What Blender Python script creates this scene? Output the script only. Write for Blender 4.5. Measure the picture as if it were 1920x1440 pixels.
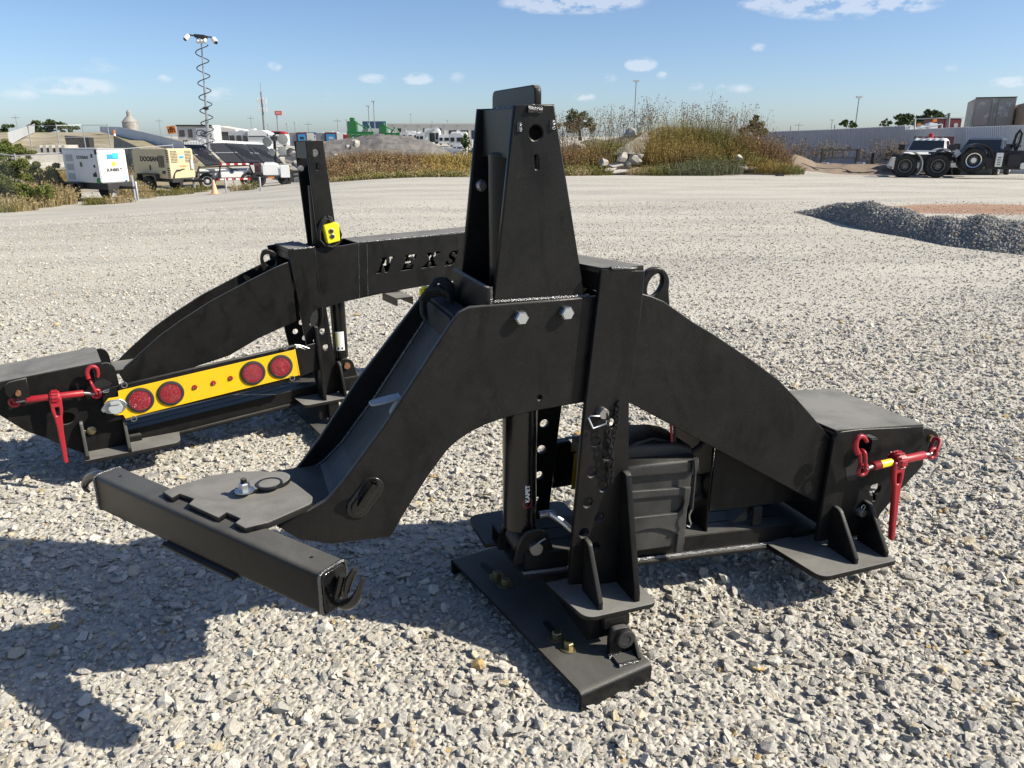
import bpy, bmesh, math, random
import numpy as np
from mathutils import Vector as V, Matrix, Euler
from math import sin, cos, tan, pi, radians, hypot, atan2, sqrt
for o in list(bpy.data.objects): bpy.data.objects.remove(o)
S = bpy.context.scene
COL = S.collection
random.seed(7); np.random.seed(7)

# ---------------------------------------------------------------- camera
H, PITCH, FPX = 1.6, radians(18.1), 1423.0
cam = bpy.data.cameras.new('camera'); co = bpy.data.objects.new('camera', cam); COL.objects.link(co)
co.location = (0, 0, H); co.rotation_euler = (radians(90) - PITCH, 0, 0)
cam.sensor_width = 36; cam.lens = 36 * FPX / 1920; cam.clip_start = .05; cam.clip_end = 4000
S.camera = co
# ---------------------------------------------------------------- sun, sky, exposure
SUN_AZ, SUN_EL = radians(100), radians(37.8)
sl = bpy.data.lights.new('sun', 'SUN'); sl.energy = 5.0; sl.angle = radians(.55); sl.color = (1, .935, .80)
so = bpy.data.objects.new('sun', sl); COL.objects.link(so)
sdir = V((sin(SUN_AZ) * cos(SUN_EL), cos(SUN_AZ) * cos(SUN_EL), sin(SUN_EL)))
so.rotation_euler = sdir.to_track_quat('Z', 'Y').to_euler(); so.location = (20, -4, 20)
S.view_settings.view_transform = 'Standard'; S.view_settings.look = 'None'
S.cycles.max_bounces = 5; S.cycles.diffuse_bounces = 3; S.cycles.glossy_bounces = 3
S.view_settings.exposure = 0.58; S.view_settings.gamma = 1
W = bpy.data.worlds.new('World'); S.world = W; W.use_nodes = True
def build_world():
    nt = W.node_tree; N = nt.nodes; Lk = nt.links; N.clear()
    out = N.new('ShaderNodeOutputWorld'); bg = N.new('ShaderNodeBackground'); bg.inputs[1].default_value = .1
    sky = N.new('ShaderNodeTexSky'); sky.sky_type = 'NISHITA'; sky.sun_disc = False
    sky.sun_elevation = SUN_EL; sky.sun_rotation = SUN_AZ; sky.air_density = .72; sky.dust_density = .8; sky.ozone_density = 3.8; sky.altitude = 100
    tc = N.new('ShaderNodeTexCoord')
    # small fair-weather clouds: flat puffs at the places where they hang in the sky
    def math_(op, a, b=None, c=None):
        m = N.new('ShaderNodeMath'); m.operation = op
        for i, x in enumerate((a, b, c)):
            if x is None: continue
            if isinstance(x, (int, float)): m.inputs[i].default_value = x
            else: Lk.new(x, m.inputs[i])
        return m.outputs[0]
    nz = N.new('ShaderNodeTexNoise'); nz.inputs['Scale'].default_value = 34; nz.inputs['Detail'].default_value = 6; nz.inputs['Roughness'].default_value = .62
    mp = N.new('ShaderNodeMapping'); mp.inputs['Scale'].default_value = (1, 1, 2.2)
    Lk.new(tc.outputs['Generated'], mp.inputs[0]); Lk.new(mp.outputs[0], nz.inputs['Vector'])
    total = None
    for (px, py, rw, rh, amp) in CLOUDS:
        d = ray(px, py).normalized()
        e1 = V((d.y, -d.x, 0)).normalized(); e2 = e1.cross(d)
        if e2.z < 0: e2 = -e2
        def dot(e, s):
            n = N.new('ShaderNodeVectorMath'); n.operation = 'DOT_PRODUCT'; n.inputs[1].default_value = e * s
            Lk.new(tc.outputs['Generated'], n.inputs[0]); return n.outputs['Value']
        a = dot(e1, FPX / rw); c = dot(e2, FPX / rh)
        k = math_('SUBTRACT', c, e2.dot(d) * FPX / rh)
        r2 = math_('ADD', math_('MULTIPLY', a, a), math_('MULTIPLY', k, k))
        front = math_('GREATER_THAN', dot(d, 1.0), .5)
        m = math_('MULTIPLY', math_('MULTIPLY', math_('SUBTRACT', 1.0, r2), amp), front)
        m = math_('MAXIMUM', m, 0)
        total = m if total is None else math_('MAXIMUM', total, m)
    body = math_('MULTIPLY', total, math_('MULTIPLY_ADD', nz.outputs['Fac'], 4.2, -1.65))
    cl = N.new('ShaderNodeClamp'); Lk.new(body, cl.inputs[0]); cl.inputs[2].default_value = .45
    mx = N.new('ShaderNodeMixRGB'); mx.inputs[2].default_value = (6.3, 6.5, 6.9, 1)
    Lk.new(cl.outputs[0], mx.inputs[0]); Lk.new(sky.outputs[0], mx.inputs[1])
    Lk.new(mx.outputs[0], bg.inputs[0]); Lk.new(bg.outputs[0], out.inputs[0])

# ---------------------------------------------------------------- picture-to-place helpers (1920x1440 photo pixels)
CP, SP = cos(PITCH), sin(PITCH); CAM = V((0, 0, H)); Z = V((0, 0, 1))
def ray(x, y):
    a, b = (x - 960) / FPX, -(y - 720) / FPX
    return V((a, CP + b * SP, -SP + b * CP))
def onplane(x, y, O, n):
    r = ray(x, y); return CAM + r * ((O - CAM).dot(n) / r.dot(n))
def onz(x, y, z): return onplane(x, y, V((0, 0, z)), Z)
def at(x, y, Y):
    r = ray(x, y); return CAM + r * (Y / r.y)
def sstep(a, b, x):
    t = min(1, max(0, (x - a) / (b - a))); return t * t * (3 - 2 * t)
def gz(x, y):
    """height of the yard: level, falling gently to the far left"""
    return -.8 * sstep(3, 16, -x) * sstep(6, 28, y) * (1 - sstep(50, 70, y)) + .45 * sstep(62, 110, y) - .34 * sstep(13.5, 18, x) * sstep(33.8, 36.5, y) * (1 - sstep(50, 60, y))
def G(px, py):
    r = ray(px, py); t = 1.0
    while t < 400:
        p = CAM + r * t
        if p.z <= gz(p.x, p.y): break
        t += .05
    return p
CLOUDS = [(1075, 4, 130, 20, 1.5), (1010, 10, 50, 14, 1.3), (1150, 2, 60, 14, 1.2), (1600, 4, 150, 26, 1.5), (1450, 6, 60, 12, 1.2), (1690, 10, 60, 14, 1.3),
          (140, 162, 75, 15, .9), (100, 160, 40, 10, .7), (1202, 121, 30, 13, 1.5), (783, 148, 30, 11, 1.1), (700, 147, 28, 9, .7), (1095, 182, 22, 8, 1.1),
          (514, 124, 14, 9, .8), (1423, 89, 14, 7, .9), (1241, 143, 11, 9, .7), (410, 176, 36, 12, .5), (1352, 167, 10, 9, .7), (1385, 166, 26, 9, .5), (1305, 163, 15, 8, .4),
          (1140, 147, 18, 8, .5), (310, 147, 13, 7, .6), (38, 177, 30, 9, .5), (1900, 154, 42, 9, 1.0), (190, 124, 34, 14, .35), (612, 180, 16, 7, .3), (858, 145, 15, 10, .3), (1785, 126, 12, 8, .25)]
build_world()

# ---------------------------------------------------------------- materials
MATS = {}
def material(name, col, rough=.5, metal=0., spec=.5, col2=None, nscale=6., bump=0., bscale=60., amt=.5, lo=.4, hi=.7, trans=0., emit=None, vary=0.):
    if name in MATS: return MATS[name]
    m = bpy.data.materials.new(name); m.use_nodes = True; nt = m.node_tree; N = nt.nodes; Lk = nt.links
    b = N['Principled BSDF']; b.inputs['Base Color'].default_value = (*col, 1); b.inputs['Roughness'].default_value = rough
    b.inputs['Metallic'].default_value = metal; b.inputs['Specular IOR Level'].default_value = spec
    if trans: b.inputs['Transmission Weight'].default_value = trans
    if emit: b.inputs['Emission Color'].default_value = (*emit[:3], 1); b.inputs['Emission Strength'].default_value = emit[3]
    tc = N.new('ShaderNodeTexCoord')
    if col2 is not None:
        n1 = N.new('ShaderNodeTexNoise'); n1.inputs['Scale'].default_value = nscale; n1.inputs['Detail'].default_value = 8; n1.inputs['Roughness'].default_value = .65
        Lk.new(tc.outputs['Object'], n1.inputs['Vector'])
        r = N.new('ShaderNodeMapRange'); r.inputs[1].default_value = lo; r.inputs[2].default_value = hi; r.inputs[4].default_value = amt
        Lk.new(n1.outputs['Fac'], r.inputs[0])
        mx = N.new('ShaderNodeMixRGB'); mx.inputs[1].default_value = (*col, 1); mx.inputs[2].default_value = (*col2, 1)
        Lk.new(r.outputs[0], mx.inputs[0]); src = mx.outputs[0]
        if vary:
            oi = N.new('ShaderNodeObjectInfo'); hv = N.new('ShaderNodeHueSaturation')
            rr = N.new('ShaderNodeMapRange'); rr.inputs[3].default_value = 1 - vary; rr.inputs[4].default_value = 1 + vary
            Lk.new(oi.outputs['Random'], rr.inputs[0]); Lk.new(rr.outputs[0], hv.inputs['Value']); Lk.new(src, hv.inputs['Color']); src = hv.outputs[0]
        Lk.new(src, b.inputs['Base Color'])
        rm = N.new('ShaderNodeMapRange'); rm.inputs[3].default_value = rough; rm.inputs[4].default_value = min(1, rough + .25)
        Lk.new(r.outputs[0], rm.inputs[0]); Lk.new(rm.outputs[0], b.inputs['Roughness'])
    if bump:
        n2 = N.new('ShaderNodeTexNoise'); n2.inputs['Scale'].default_value = bscale; n2.inputs['Detail'].default_value = 4
        Lk.new(tc.outputs['Object'], n2.inputs['Vector'])
        bp = N.new('ShaderNodeBump'); bp.inputs['Strength'].default_value = bump; bp.inputs['Distance'].default_value = .01
        Lk.new(n2.outputs['Fac'], bp.inputs['Height']); Lk.new(bp.outputs[0], b.inputs['Normal'])
    MATS[name] = m; return m
def black_paint(name, dust=.3, rough=.4, rub=True, base=(.0042, .0043, .0045), dust_sheen=.4, spec=.2):
    """powder-coated steel: dust film, rubbed and handled patches, fine scratches, orange peel"""
    m = bpy.data.materials.new(name); m.use_nodes = True; nt = m.node_tree; N = nt.nodes; Lk = nt.links
    b = N['Principled BSDF']; tc = N.new('ShaderNodeTexCoord')
    def noise(sc, det=6, ro=.6, dist=0, vec=None):
        n = N.new('ShaderNodeTexNoise'); n.inputs['Scale'].default_value = sc; n.inputs['Detail'].default_value = det; n.inputs['Roughness'].default_value = ro; n.inputs['Distortion'].default_value = dist
        Lk.new(vec or tc.outputs['Object'], n.inputs['Vector']); return n.outputs['Fac']
    def rng(x, a, c, d, e):
        r = N.new('ShaderNodeMapRange'); Lk.new(x, r.inputs[0])
        for i, k in enumerate((a, c, d, e)): r.inputs[i + 1].default_value = k
        return r.outputs[0]
    def op(o, a, c):
        k = N.new('ShaderNodeMath'); k.operation = o; k.use_clamp = True; Lk.new(a, k.inputs[0]); Lk.new(c, k.inputs[1]); return k.outputs[0]
    film = rng(noise(2.6, 8, .68, .8), .32, .72, .45 * dust, 1.1 * dust)
    if rub:
        mp0 = N.new('ShaderNodeMapping'); mp0.inputs['Rotation'].default_value = (.3, .5, .2); mp0.inputs['Scale'].default_value = (2.2, 2.2, 1); Lk.new(tc.outputs['Object'], mp0.inputs[0])
        film = op('MULTIPLY', film, rng(noise(3.4, 4, .62, 1.5, mp0.outputs[0]), .50, .66, 1., .35))
        film = op('MULTIPLY', film, rng(noise(24, 3, .6, .5), .35, .7, .75, 1.1))
    mp = N.new('ShaderNodeMapping'); mp.inputs['Rotation'].default_value = (.4, .7, .5); mp.inputs['Scale'].default_value = (1, 30, 30); Lk.new(tc.outputs['Object'], mp.inputs[0])
    mp2 = N.new('ShaderNodeMapping'); mp2.inputs['Rotation'].default_value = (1.1, -.6, -.4); mp2.inputs['Scale'].default_value = (1, 34, 34); Lk.new(tc.outputs['Object'], mp2.inputs[0])
    scr = op('ADD', rng(noise(5, 4, .6, 0, mp.outputs[0]), .64, .70, 0, .5 * dust), rng(noise(4, 4, .6, 0, mp2.outputs[0]), .66, .71, 0, .4 * dust))
    f = op('ADD', op('ADD', film, scr), rng(noise(150, 2, .5), .67, .72, 0, .6 * dust))
    # settled dust and sky sheen, both painted as paler colour on upward faces
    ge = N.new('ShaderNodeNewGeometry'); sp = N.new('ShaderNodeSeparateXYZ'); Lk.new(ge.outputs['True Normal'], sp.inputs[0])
    lvl = rng(sp.outputs[2], .35, .97, 0, dust_sheen); lvl = op('MULTIPLY', lvl, rng(noise(5, 6, .65, .6), .25, .7, .55, 1.15))
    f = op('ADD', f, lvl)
    mx = N.new('ShaderNodeMixRGB'); mx.inputs[1].default_value = (*base, 1); mx.inputs[2].default_value = (.215, .207, .19, 1)
    Lk.new(f, mx.inputs[0]); Lk.new(mx.outputs[0], b.inputs['Base Color'])
    Lk.new(rng(f, 0, .5, rough - .05, rough + .25), b.inputs['Roughness']); b.inputs['Specular IOR Level'].default_value = spec
    bp = N.new('ShaderNodeBump'); bp.inputs['Strength'].default_value = .16; bp.inputs['Distance'].default_value = .004
    Lk.new(noise(200, 2, .5), bp.inputs['Height']); Lk.new(bp.outputs[0], b.inputs['Normal'])
    MATS[name] = m; return m
PB = black_paint('black_paint', .05, .36, dust_sheen=.40)
PB2 = black_paint('black_paint_dust_sheen', .075, .42, dust_sheen=.95)  # strongest top paling: dust plus sun and sky sheen put into the colour
PBG = black_paint('black_paint_gloss', .02, .2, False, dust_sheen=.08, spec=.5)
WELD = material('painted_weld', (.11, .11, .112), .24, .75, bump=.5, bscale=180)
ZINC = material('zinc_steel', (.62, .64, .65), .32, 1., col2=(.42, .43, .42), nscale=40)
YZINC = material('yellow_zinc', (.30, .26, .15), .4, .9, col2=(.17, .14, .09), nscale=60)
STEEL = material('bare_steel', (.42, .41, .39), .38, 1., col2=(.22, .2, .17), nscale=50)
RUST = material('rusty_steel', (.22, .1, .045), .7, .3, col2=(.1, .05, .03), nscale=60)
RED = material('red_paint', (.36, .012, .024), .36, col2=(.17, .02, .02), nscale=30, amt=.7)
YEL = material('yellow_paint', (.74, .455, .004), .45, col2=(.56, .35, .02), nscale=9, amt=.55)
YPL = material('yellow_plastic', (.80, .68, .015), .4)
LENS = material('red_lens', (.30, .006, .016), .15, spec=.8, bump=.9, bscale=300)
RUB = material('rubber', (.012, .012, .012), .75, col2=(.05, .048, .043), nscale=14, amt=.5)
TIRE = material('tyre_rubber', (.017, .017, .017), .85, col2=(.07, .065, .058), nscale=9, amt=.6)
PLAS = material('black_plastic', (.016, .016, .016), .5, col2=(.075, .072, .066), nscale=5, amt=.65, bump=.25, bscale=400)
WHITE = material('white_label', (.78, .78, .76), .5)
GREYP = material('grey_plastic', (.36, .38, .39), .5, col2=(.26, .27, .27), nscale=20)
CHAIN = material('chain_steel', (.03, .03, .032), .3, .6)
INK = material('black_ink', (.01, .01, .01), .6)

# ---------------------------------------------------------------- mesh helpers
ORG = {}
def empty(name, loc, label=None, cat=None, group=None):
    o = bpy.data.objects.new(name, None); o.empty_display_size = .1; COL.objects.link(o); o.location = loc
    ORG[o.name] = V(loc)
    if label: o['label'] = label; o['category'] = cat
    if group: o['group'] = group
    return o
def put(name, me, mat, parent=None, org=None, smooth=None):
    """link a mesh whose vertices are in world space; they become relative to the thing's base"""
    o = bpy.data.objects.new(name, me); COL.objects.link(o)
    base = ORG[parent.name] if parent else (V(org) if org is not None else V((0, 0, 0)))
    if base.length: me.transform(Matrix.Translation(-base))
    if parent: o.parent = parent
    else: o.location = base
    ORG[o.name] = base
    if mat and not me.materials: me.materials.append(mat)
    if smooth:
        me.polygons.foreach_set('use_smooth', [True] * len(me.polygons))
        me.set_sharp_from_angle(angle=radians(smooth))
    return o
def tag(o, label, cat, group=None, kind=None):
    if label: o['label'] = label
    if cat: o['category'] = cat
    if group: o['group'] = group
    if kind: o['kind'] = kind
    return o
def mesh(vs, fs):
    me = bpy.data.meshes.new('m'); me.from_pydata([tuple(v) for v in vs], [], [tuple(f) for f in fs]); me.update(); return me
def bm_mesh(bm):
    me = bpy.data.meshes.new('m'); bm.normal_update(); bm.to_mesh(me); bm.free(); return me
class MB:
    """collects simple solids into one mesh"""
    def __init__(s): s.v = []; s.f = []
    def add(s, vs, fs):
        k = len(s.v); s.v += [V(v) for v in vs]; s.f += [tuple(i + k for i in f) for f in fs]; return s
    def obox(s, c, ex, ey, ez):
        c = V(c); vs = [c + ex * a + ey * b + ez * d for d in (-1, 1) for b in (-1, 1) for a in (-1, 1)]
        return s.add(vs, [(0, 2, 3, 1), (4, 5, 7, 6), (0, 1, 5, 4), (2, 6, 7, 3), (0, 4, 6, 2), (1, 3, 7, 5)])
    def box(s, x0, x1, y0, y1, z0, z1):
        return s.obox(((x0 + x1) / 2, (y0 + y1) / 2, (z0 + z1) / 2), V(((x1 - x0) / 2, 0, 0)), V((0, (y1 - y0) / 2, 0)), V((0, 0, (z1 - z0) / 2)))
    def tube(s, pts, r, n=8, cap=True):
        pts = [V(p) for p in pts]; rs = r if isinstance(r, (list, tuple)) else [r] * len(pts)
        t0 = (pts[1] - pts[0]).normalized(); up = V((0, 0, 1)) if abs(t0.z) < .9 else V((1, 0, 0))
        e1 = t0.cross(up).normalized(); rings = []
        for i, p in enumerate(pts):
            t = (pts[min(i + 1, len(pts) - 1)] - pts[max(i - 1, 0)]).normalized()
            e1 = (e1 - t * e1.dot(t)).normalized(); e2 = t.cross(e1)
            rings.append([p + (e1 * cos(2 * pi * k / n) + e2 * sin(2 * pi * k / n)) * rs[i] for k in range(n)])
        vs = [q for g in rings for q in g]; fs = []
        for i in range(len(pts) - 1):
            for k in range(n):
                a = i * n + k; b = i * n + (k + 1) % n; fs.append((a, b, b + n, a + n))
        if cap: fs.append(tuple(range(n))[::-1]); fs.append(tuple((len(pts) - 1) * n + k for k in range(n)))
        return s.add(vs, fs)
    def lathe(s, O, ax, prof, n=24, cap=True):
        """prof: list of (distance along ax, radius)"""
        ax = V(ax).normalized(); up = Z if abs(ax.z) < .9 else V((1, 0, 0)); e1 = ax.cross(up).normalized(); e2 = ax.cross(e1); O = V(O)
        vs = [O + ax * a + (e1 * cos(2 * pi * k / n) + e2 * sin(2 * pi * k / n)) * r for a, r in prof for k in range(n)]; fs = []
        for i in range(len(prof) - 1):
            for k in range(n):
                a = i * n + k; b = i * n + (k + 1) % n; fs.append((a, b, b + n, a + n))
        if cap: fs.append(tuple(range(n))[::-1]); fs.append(tuple((len(prof) - 1) * n + k for k in range(n)))
        return s.add(vs, fs)
    def torus(s, O, e1, e2, R, r, n=20, m=8, stretch=0.):
        e1 = V(e1).normalized(); e2 = V(e2).normalized(); e3 = e1.cross(e2); vs = []; fs = []
        for i in range(n):
            a = 2 * pi * i / n; d = e1 * cos(a) + e2 * sin(a); c = V(O) + d * R + e1 * (stretch if cos(a) > 0 else -stretch)
            for j in range(m):
                b = 2 * pi * j / m; vs.append(c + d * r * cos(b) + e3 * r * sin(b))
        for i in range(n):
            for j in range(m): fs.append((i * m + j, ((i + 1) % n) * m + j, ((i + 1) % n) * m + (j + 1) % m, i * m + (j + 1) % m))
        return s.add(vs, fs)
    def out(s, name, mat, parent=None, org=None, smooth=None, bev=0.):
        me = mesh(s.v, s.f)
        bm = bmesh.new(); bm.from_mesh(me); bmesh.ops.recalc_face_normals(bm, faces=bm.faces)
        if bev: bmesh.ops.bevel(bm, geom=[e for e in bm.edges if len(e.link_faces) == 2 and e.calc_face_angle(0) > .6], offset=bev, segments=2, affect='EDGES', clamp_overlap=True)
        bm.to_mesh(me); bm.free()
        return put(name, me, mat, parent, org, smooth)
def rnd(pts, r=0., n=5):
    """round polygon corners; a point may carry its own radius as a third value"""
    out = []; m = len(pts)
    for i in range(m):
        p = V(pts[i][:2]); rad = pts[i][2] if len(pts[i]) > 2 else r
        if rad <= 0: out.append(tuple(p)); continue
        a = V(pts[i - 1][:2]) - p; b = V(pts[(i + 1) % m][:2]) - p
        d = min(rad, a.length * .48, b.length * .48)
        q0 = p + a.normalized() * d; q1 = p + b.normalized() * d
        for k in range(n + 1):
            t = k / n; out.append(tuple(q0 * (1 - t) ** 2 + p * 2 * t * (1 - t) + q1 * t * t))
    return out
def circ(x, y, r, n=20): return [(x + r * cos(2 * pi * k / n), y + r * sin(2 * pi * k / n)) for k in range(n)]
def slab(name, parent, pts, O, E1, E2, D, t, mat, holes=(), bev=.0025, smooth=None, org=None):
    """flat plate: outline pts in (E1,E2) from O, thickness t towards D, holes cut through, bevelled rims"""
    cu = bpy.data.curves.new('c', 'CURVE'); cu.dimensions = '2D'; cu.fill_mode = 'BOTH'
    cu.extrude = t / 2 - bev; cu.bevel_depth = bev; cu.offset = -bev; cu.bevel_resolution = 1
    for poly in [pts] + list(holes):
        sp = cu.splines.new('POLY'); sp.points.add(len(poly) - 1); sp.use_cyclic_u = True
        for i, p in enumerate(poly): sp.points[i].co = (p[0], p[1], 0, 1)
    ob = bpy.data.objects.new('c', cu); me = bpy.data.meshes.new_from_object(ob)
    bpy.data.objects.remove(ob); bpy.data.curves.remove(cu)
    E1 = V(E1).normalized(); E2 = V(E2).normalized(); D = V(D).normalized(); N = E1.cross(E2); s = 1 if N.dot(D) > 0 else -1
    M = Matrix(((E1.x, E2.x, D.x, 0), (E1.y, E2.y, D.y, 0), (E1.z, E2.z, D.z, 0), (0, 0, 0, 1)))
    me.transform(Matrix.Translation(V(O) + D * t / 2) @ M)
    if s < 0: me.flip_normals()
    me.materials.clear()
    return put(name, me, mat, parent, org, smooth)
def text_mesh(body, size, O, E1, E2, ext=.0004, bold=0., sx=1.):
    cu = bpy.data.curves.new('t', 'FONT'); cu.body = body; cu.size = size; cu.extrude = ext; cu.align_x = 'CENTER'; cu.align_y = 'CENTER'; cu.offset = bold; cu.resolution_u = 3
    ob = bpy.data.objects.new('t', cu); me = bpy.data.meshes.new_from_object(ob); bpy.data.objects.remove(ob); bpy.data.curves.remove(cu)
    E1 = V(E1).normalized(); E2 = V(E2).normalized(); N = E1.cross(E2)
    me.transform(Matrix.Translation(V(O)) @ Matrix(((E1.x, E2.x, N.x, 0), (E1.y, E2.y, N.y, 0), (E1.z, E2.z, N.z, 0), (0, 0, 0, 1))) @ Matrix.Diagonal((sx, 1, 1, 1)))
    me.materials.clear(); return me
def text(name, parent, body, size, O, E1, E2, mat, bold=0., sx=1.):
    return put(name, text_mesh(body, size, O, E1, E2, bold=bold, sx=sx), mat, parent)
class Frame:
    """a machine's own axes: u along it, v across it (away from the camera), z up"""
    def __init__(s, az): s.u = V((sin(az), cos(az), 0)); s.v = V((-cos(az), sin(az), 0))
    def P(s, l, w, z): return s.u * l + s.v * w + Z * z
    def lw(s, p): return (p.dot(s.u), p.dot(s.v), p.z)
    def W(s, px, py, w):
        p = onplane(px, py, s.v * w, s.v); return (p.dot(s.u), p.z)
    def Wp(s, px, py, w): return onplane(px, py, s.v * w, s.v)
    def L(s, px, py, l):
        p = onplane(px, py, s.u * l, s.u); return (p.dot(s.v), p.z)
    def Zp(s, px, py, z):
        p = onz(px, py, z); return (p.dot(s.u), p.dot(s.v))
    def poly(s, pts, w):
        return [(*s.W(p[0], p[1], w), *p[2:]) for p in pts]
    def plateW(s, name, par, px, w, t, mat, holes=(), r=0., bev=.0025, raw=False):
        pts = rnd(px if raw else s.poly(px, w), r)
        return slab(name, par, pts, s.v * w, s.u, Z, s.v, t, mat, holes, bev)
    def plateZ(s, name, par, pts, z, t, mat, holes=(), r=0., px=False, bev=.0025):
        if px: pts = [(*s.Zp(p[0], p[1], z), *p[2:]) for p in pts]
        return slab(name, par, rnd(pts, r), Z * z, s.u, s.v, -Z, t, mat, holes, bev)
    def plateL(s, name, par, pts, l, t, mat, holes=(), r=0., bev=.0025):
        return slab(name, par, rnd(pts, r), s.u * l, s.v, Z, s.u, t, mat, holes, bev)
    def box(s, name, par, l0, l1, w0, w1, z0, z1, mat, bev=.004):
        return MB().obox(s.P((l0 + l1) / 2, (w0 + w1) / 2, (z0 + z1) / 2), s.u * (l1 - l0) / 2, s.v * (w1 - w0) / 2, Z * (z1 - z0) / 2).out(name, mat, par, bev=bev)
def bolt(par, O, ax, r, h, mat, washer=True, name='bolt'):
    """hex head with washer and domed top; O on the surface, ax outwards"""
    ax = V(ax).normalized(); b = MB()
    if washer: b.lathe(O, ax, [(0, r * 1.75), (r * .16, r * 1.75), (r * .2, r * 1.65)], 20)
    z0 = r * .2 if washer else 0
    b.lathe(V(O) + ax * z0, ax, [(0, r), (h * .82, r), (h, r * .82)], 6)
    return b.out(name, mat, par)
# ================================================================ ground
def ground_material():
    m = bpy.data.materials.new('gravel_yard'); m.use_nodes = True; nt = m.node_tree; N = nt.nodes; Lk = nt.links; b = N['Principled BSDF']
    geo = N.new('ShaderNodeNewGeometry'); pos = geo.outputs['Position']
    def noise(sc, det=6, ro=.6, vec=pos):
        n = N.new('ShaderNodeTexNoise'); n.inputs['Scale'].default_value = sc; n.inputs['Detail'].default_value = det; n.inputs['Roughness'].default_value = ro; Lk.new(vec, n.inputs['Vector']); return n.outputs['Fac']
    def rng(x, a, c, d, e):
        r = N.new('ShaderNodeMapRange'); Lk.new(x, r.inputs[0])
        for i, k in enumerate((a, c, d, e)): r.inputs[i + 1].default_value = k
        return r.outputs[0]
    def mix(f, a, c):
        k = N.new('ShaderNodeMixRGB')
        if isinstance(f, float): k.inputs[0].default_value = f
        else: Lk.new(f, k.inputs[0])
        for i, q in ((1, a), (2, c)):
            if isinstance(q, tuple): k.inputs[i].default_value = (*q, 1)
            else: Lk.new(q, k.inputs[i])
        return k.outputs[0]
    vo = N.new('ShaderNodeTexVoronoi'); vo.inputs['Scale'].default_value = 55; Lk.new(pos, vo.inputs['Vector'])
    vo2 = N.new('ShaderNodeTexVoronoi'); vo2.inputs['Scale'].default_value = 26; Lk.new(pos, vo2.inputs['Vector'])
    sep = N.new('ShaderNodeSeparateColor'); Lk.new(vo.outputs['Color'], sep.inputs[0])
    sep2 = N.new('ShaderNodeSeparateColor'); Lk.new(vo2.outputs['Color'], sep2.inputs[0])
    stone = mix(sep.outputs[0], (.33, .312, .275), (.56, .535, .475))
    stone = mix(rng(sep2.outputs[1], .0, 1., 0., .5), stone, (.25, .24, .222))
    stone = mix(rng(sep.outputs[2], .95, .97, 0, .6), stone, (.52, .38, .2))
    fines = mix(noise(60, 4, .7), (.43, .40, .345), (.565, .535, .465))
    mp = N.new('ShaderNodeMapping'); mp.inputs['Scale'].default_value = (.35, 1.3, 1); mp.inputs['Rotation'].default_value = (0, 0, .25); Lk.new(pos, mp.inputs[0])
    tracks = rng(noise(.55, 6, .65, mp.outputs[0]), .36, .58, .15, .9)
    grit = noise(170, 3, .75)
    fines = mix(rng(grit, .56, .70, 0, .55), fines, (.22, .21, .19))
    fines = mix(rng(grit, .30, .42, .5, 0), fines, (.66, .64, .59))
    col = mix(tracks, stone, fines)
    damp = rng(noise(.23, 4, .55, mp.outputs[0]), .5, .72, 0, .35)
    col = mix(damp, col, (.40, .36, .295))
    # rust-red dirt spread by the gravel heap
    sp = N.new('ShaderNodeSeparateXYZ'); Lk.new(pos, sp.inputs[0])
    def m2(op, a, c):
        k = N.new('ShaderNodeMath'); k.operation = op
        for i, q in enumerate((a, c)):
            if isinstance(q, (int, float)): k.inputs[i].default_value = q
            else: Lk.new(q, k.inputs[i])
        return k.outputs[0]
    rc = onz(1850, 392, 0)
    dx = m2('DIVIDE', m2('SUBTRACT', sp.outputs[0], rc.x), 3.3); dy = m2('DIVIDE', m2('SUBTRACT', sp.outputs[1], rc.y), 1.5)
    rr = m2('ADD', m2('MULTIPLY', dx, dx), m2('MULTIPLY', dy, dy))
    rr = m2('ADD', rr, m2('MULTIPLY', m2('SUBTRACT', noise(1.6, 6, .7, mp.outputs[0]), .5), 2.2))
    col = mix(rng(rr, .55, 1.0, .75, 0), col, (.30, .135, .06))
    Lk.new(col, b.inputs['Base Color']); b.inputs['Roughness'].default_value = .9; b.inputs['Specular IOR Level'].default_value = .2
    hgt = m2('ADD', m2('MULTIPLY', vo.outputs['Distance'], -1.0), m2('MULTIPLY', vo2.outputs['Distance'], -.8))
    hgt = m2('MULTIPLY', hgt, rng(tracks, 0, .85, 1, .45))
    hgt = m2('ADD', hgt, m2('MULTIPLY', noise(9, 4, .6), .6))
    bp = N.new('ShaderNodeBump'); bp.inputs['Strength'].default_value = .9; bp.inputs['Distance'].default_value = .016
    Lk.new(hgt, bp.inputs['Height']); Lk.new(bp.outputs[0], b.inputs['Normal'])
    return m
GM = ground_material()
def axis(vals):
    out = []
    for a, b, n in vals: out += [a + (b - a) * k / n for k in range(n)]
    return out + [vals[-1][1]]
xs = axis([(-900, -60, 10), (-60, -20, 10), (-20, 20, 50), (20, 44, 24), (44, 60, 4), (60, 900, 10)]); ys = axis([(-60, 0, 6), (0, 40, 50), (40, 120, 20), (120, 1500, 14)])
vs = [(x, y, gz(x, y)) for y in ys for x in xs]; nx = len(xs)
fs = [(j * nx + i, j * nx + i + 1, (j + 1) * nx + i + 1, (j + 1) * nx + i) for j in range(len(ys) - 1) for i in range(nx - 1)]
g = put('ground', mesh(vs, fs), GM, smooth=60); g['kind'] = 'structure'
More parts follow.
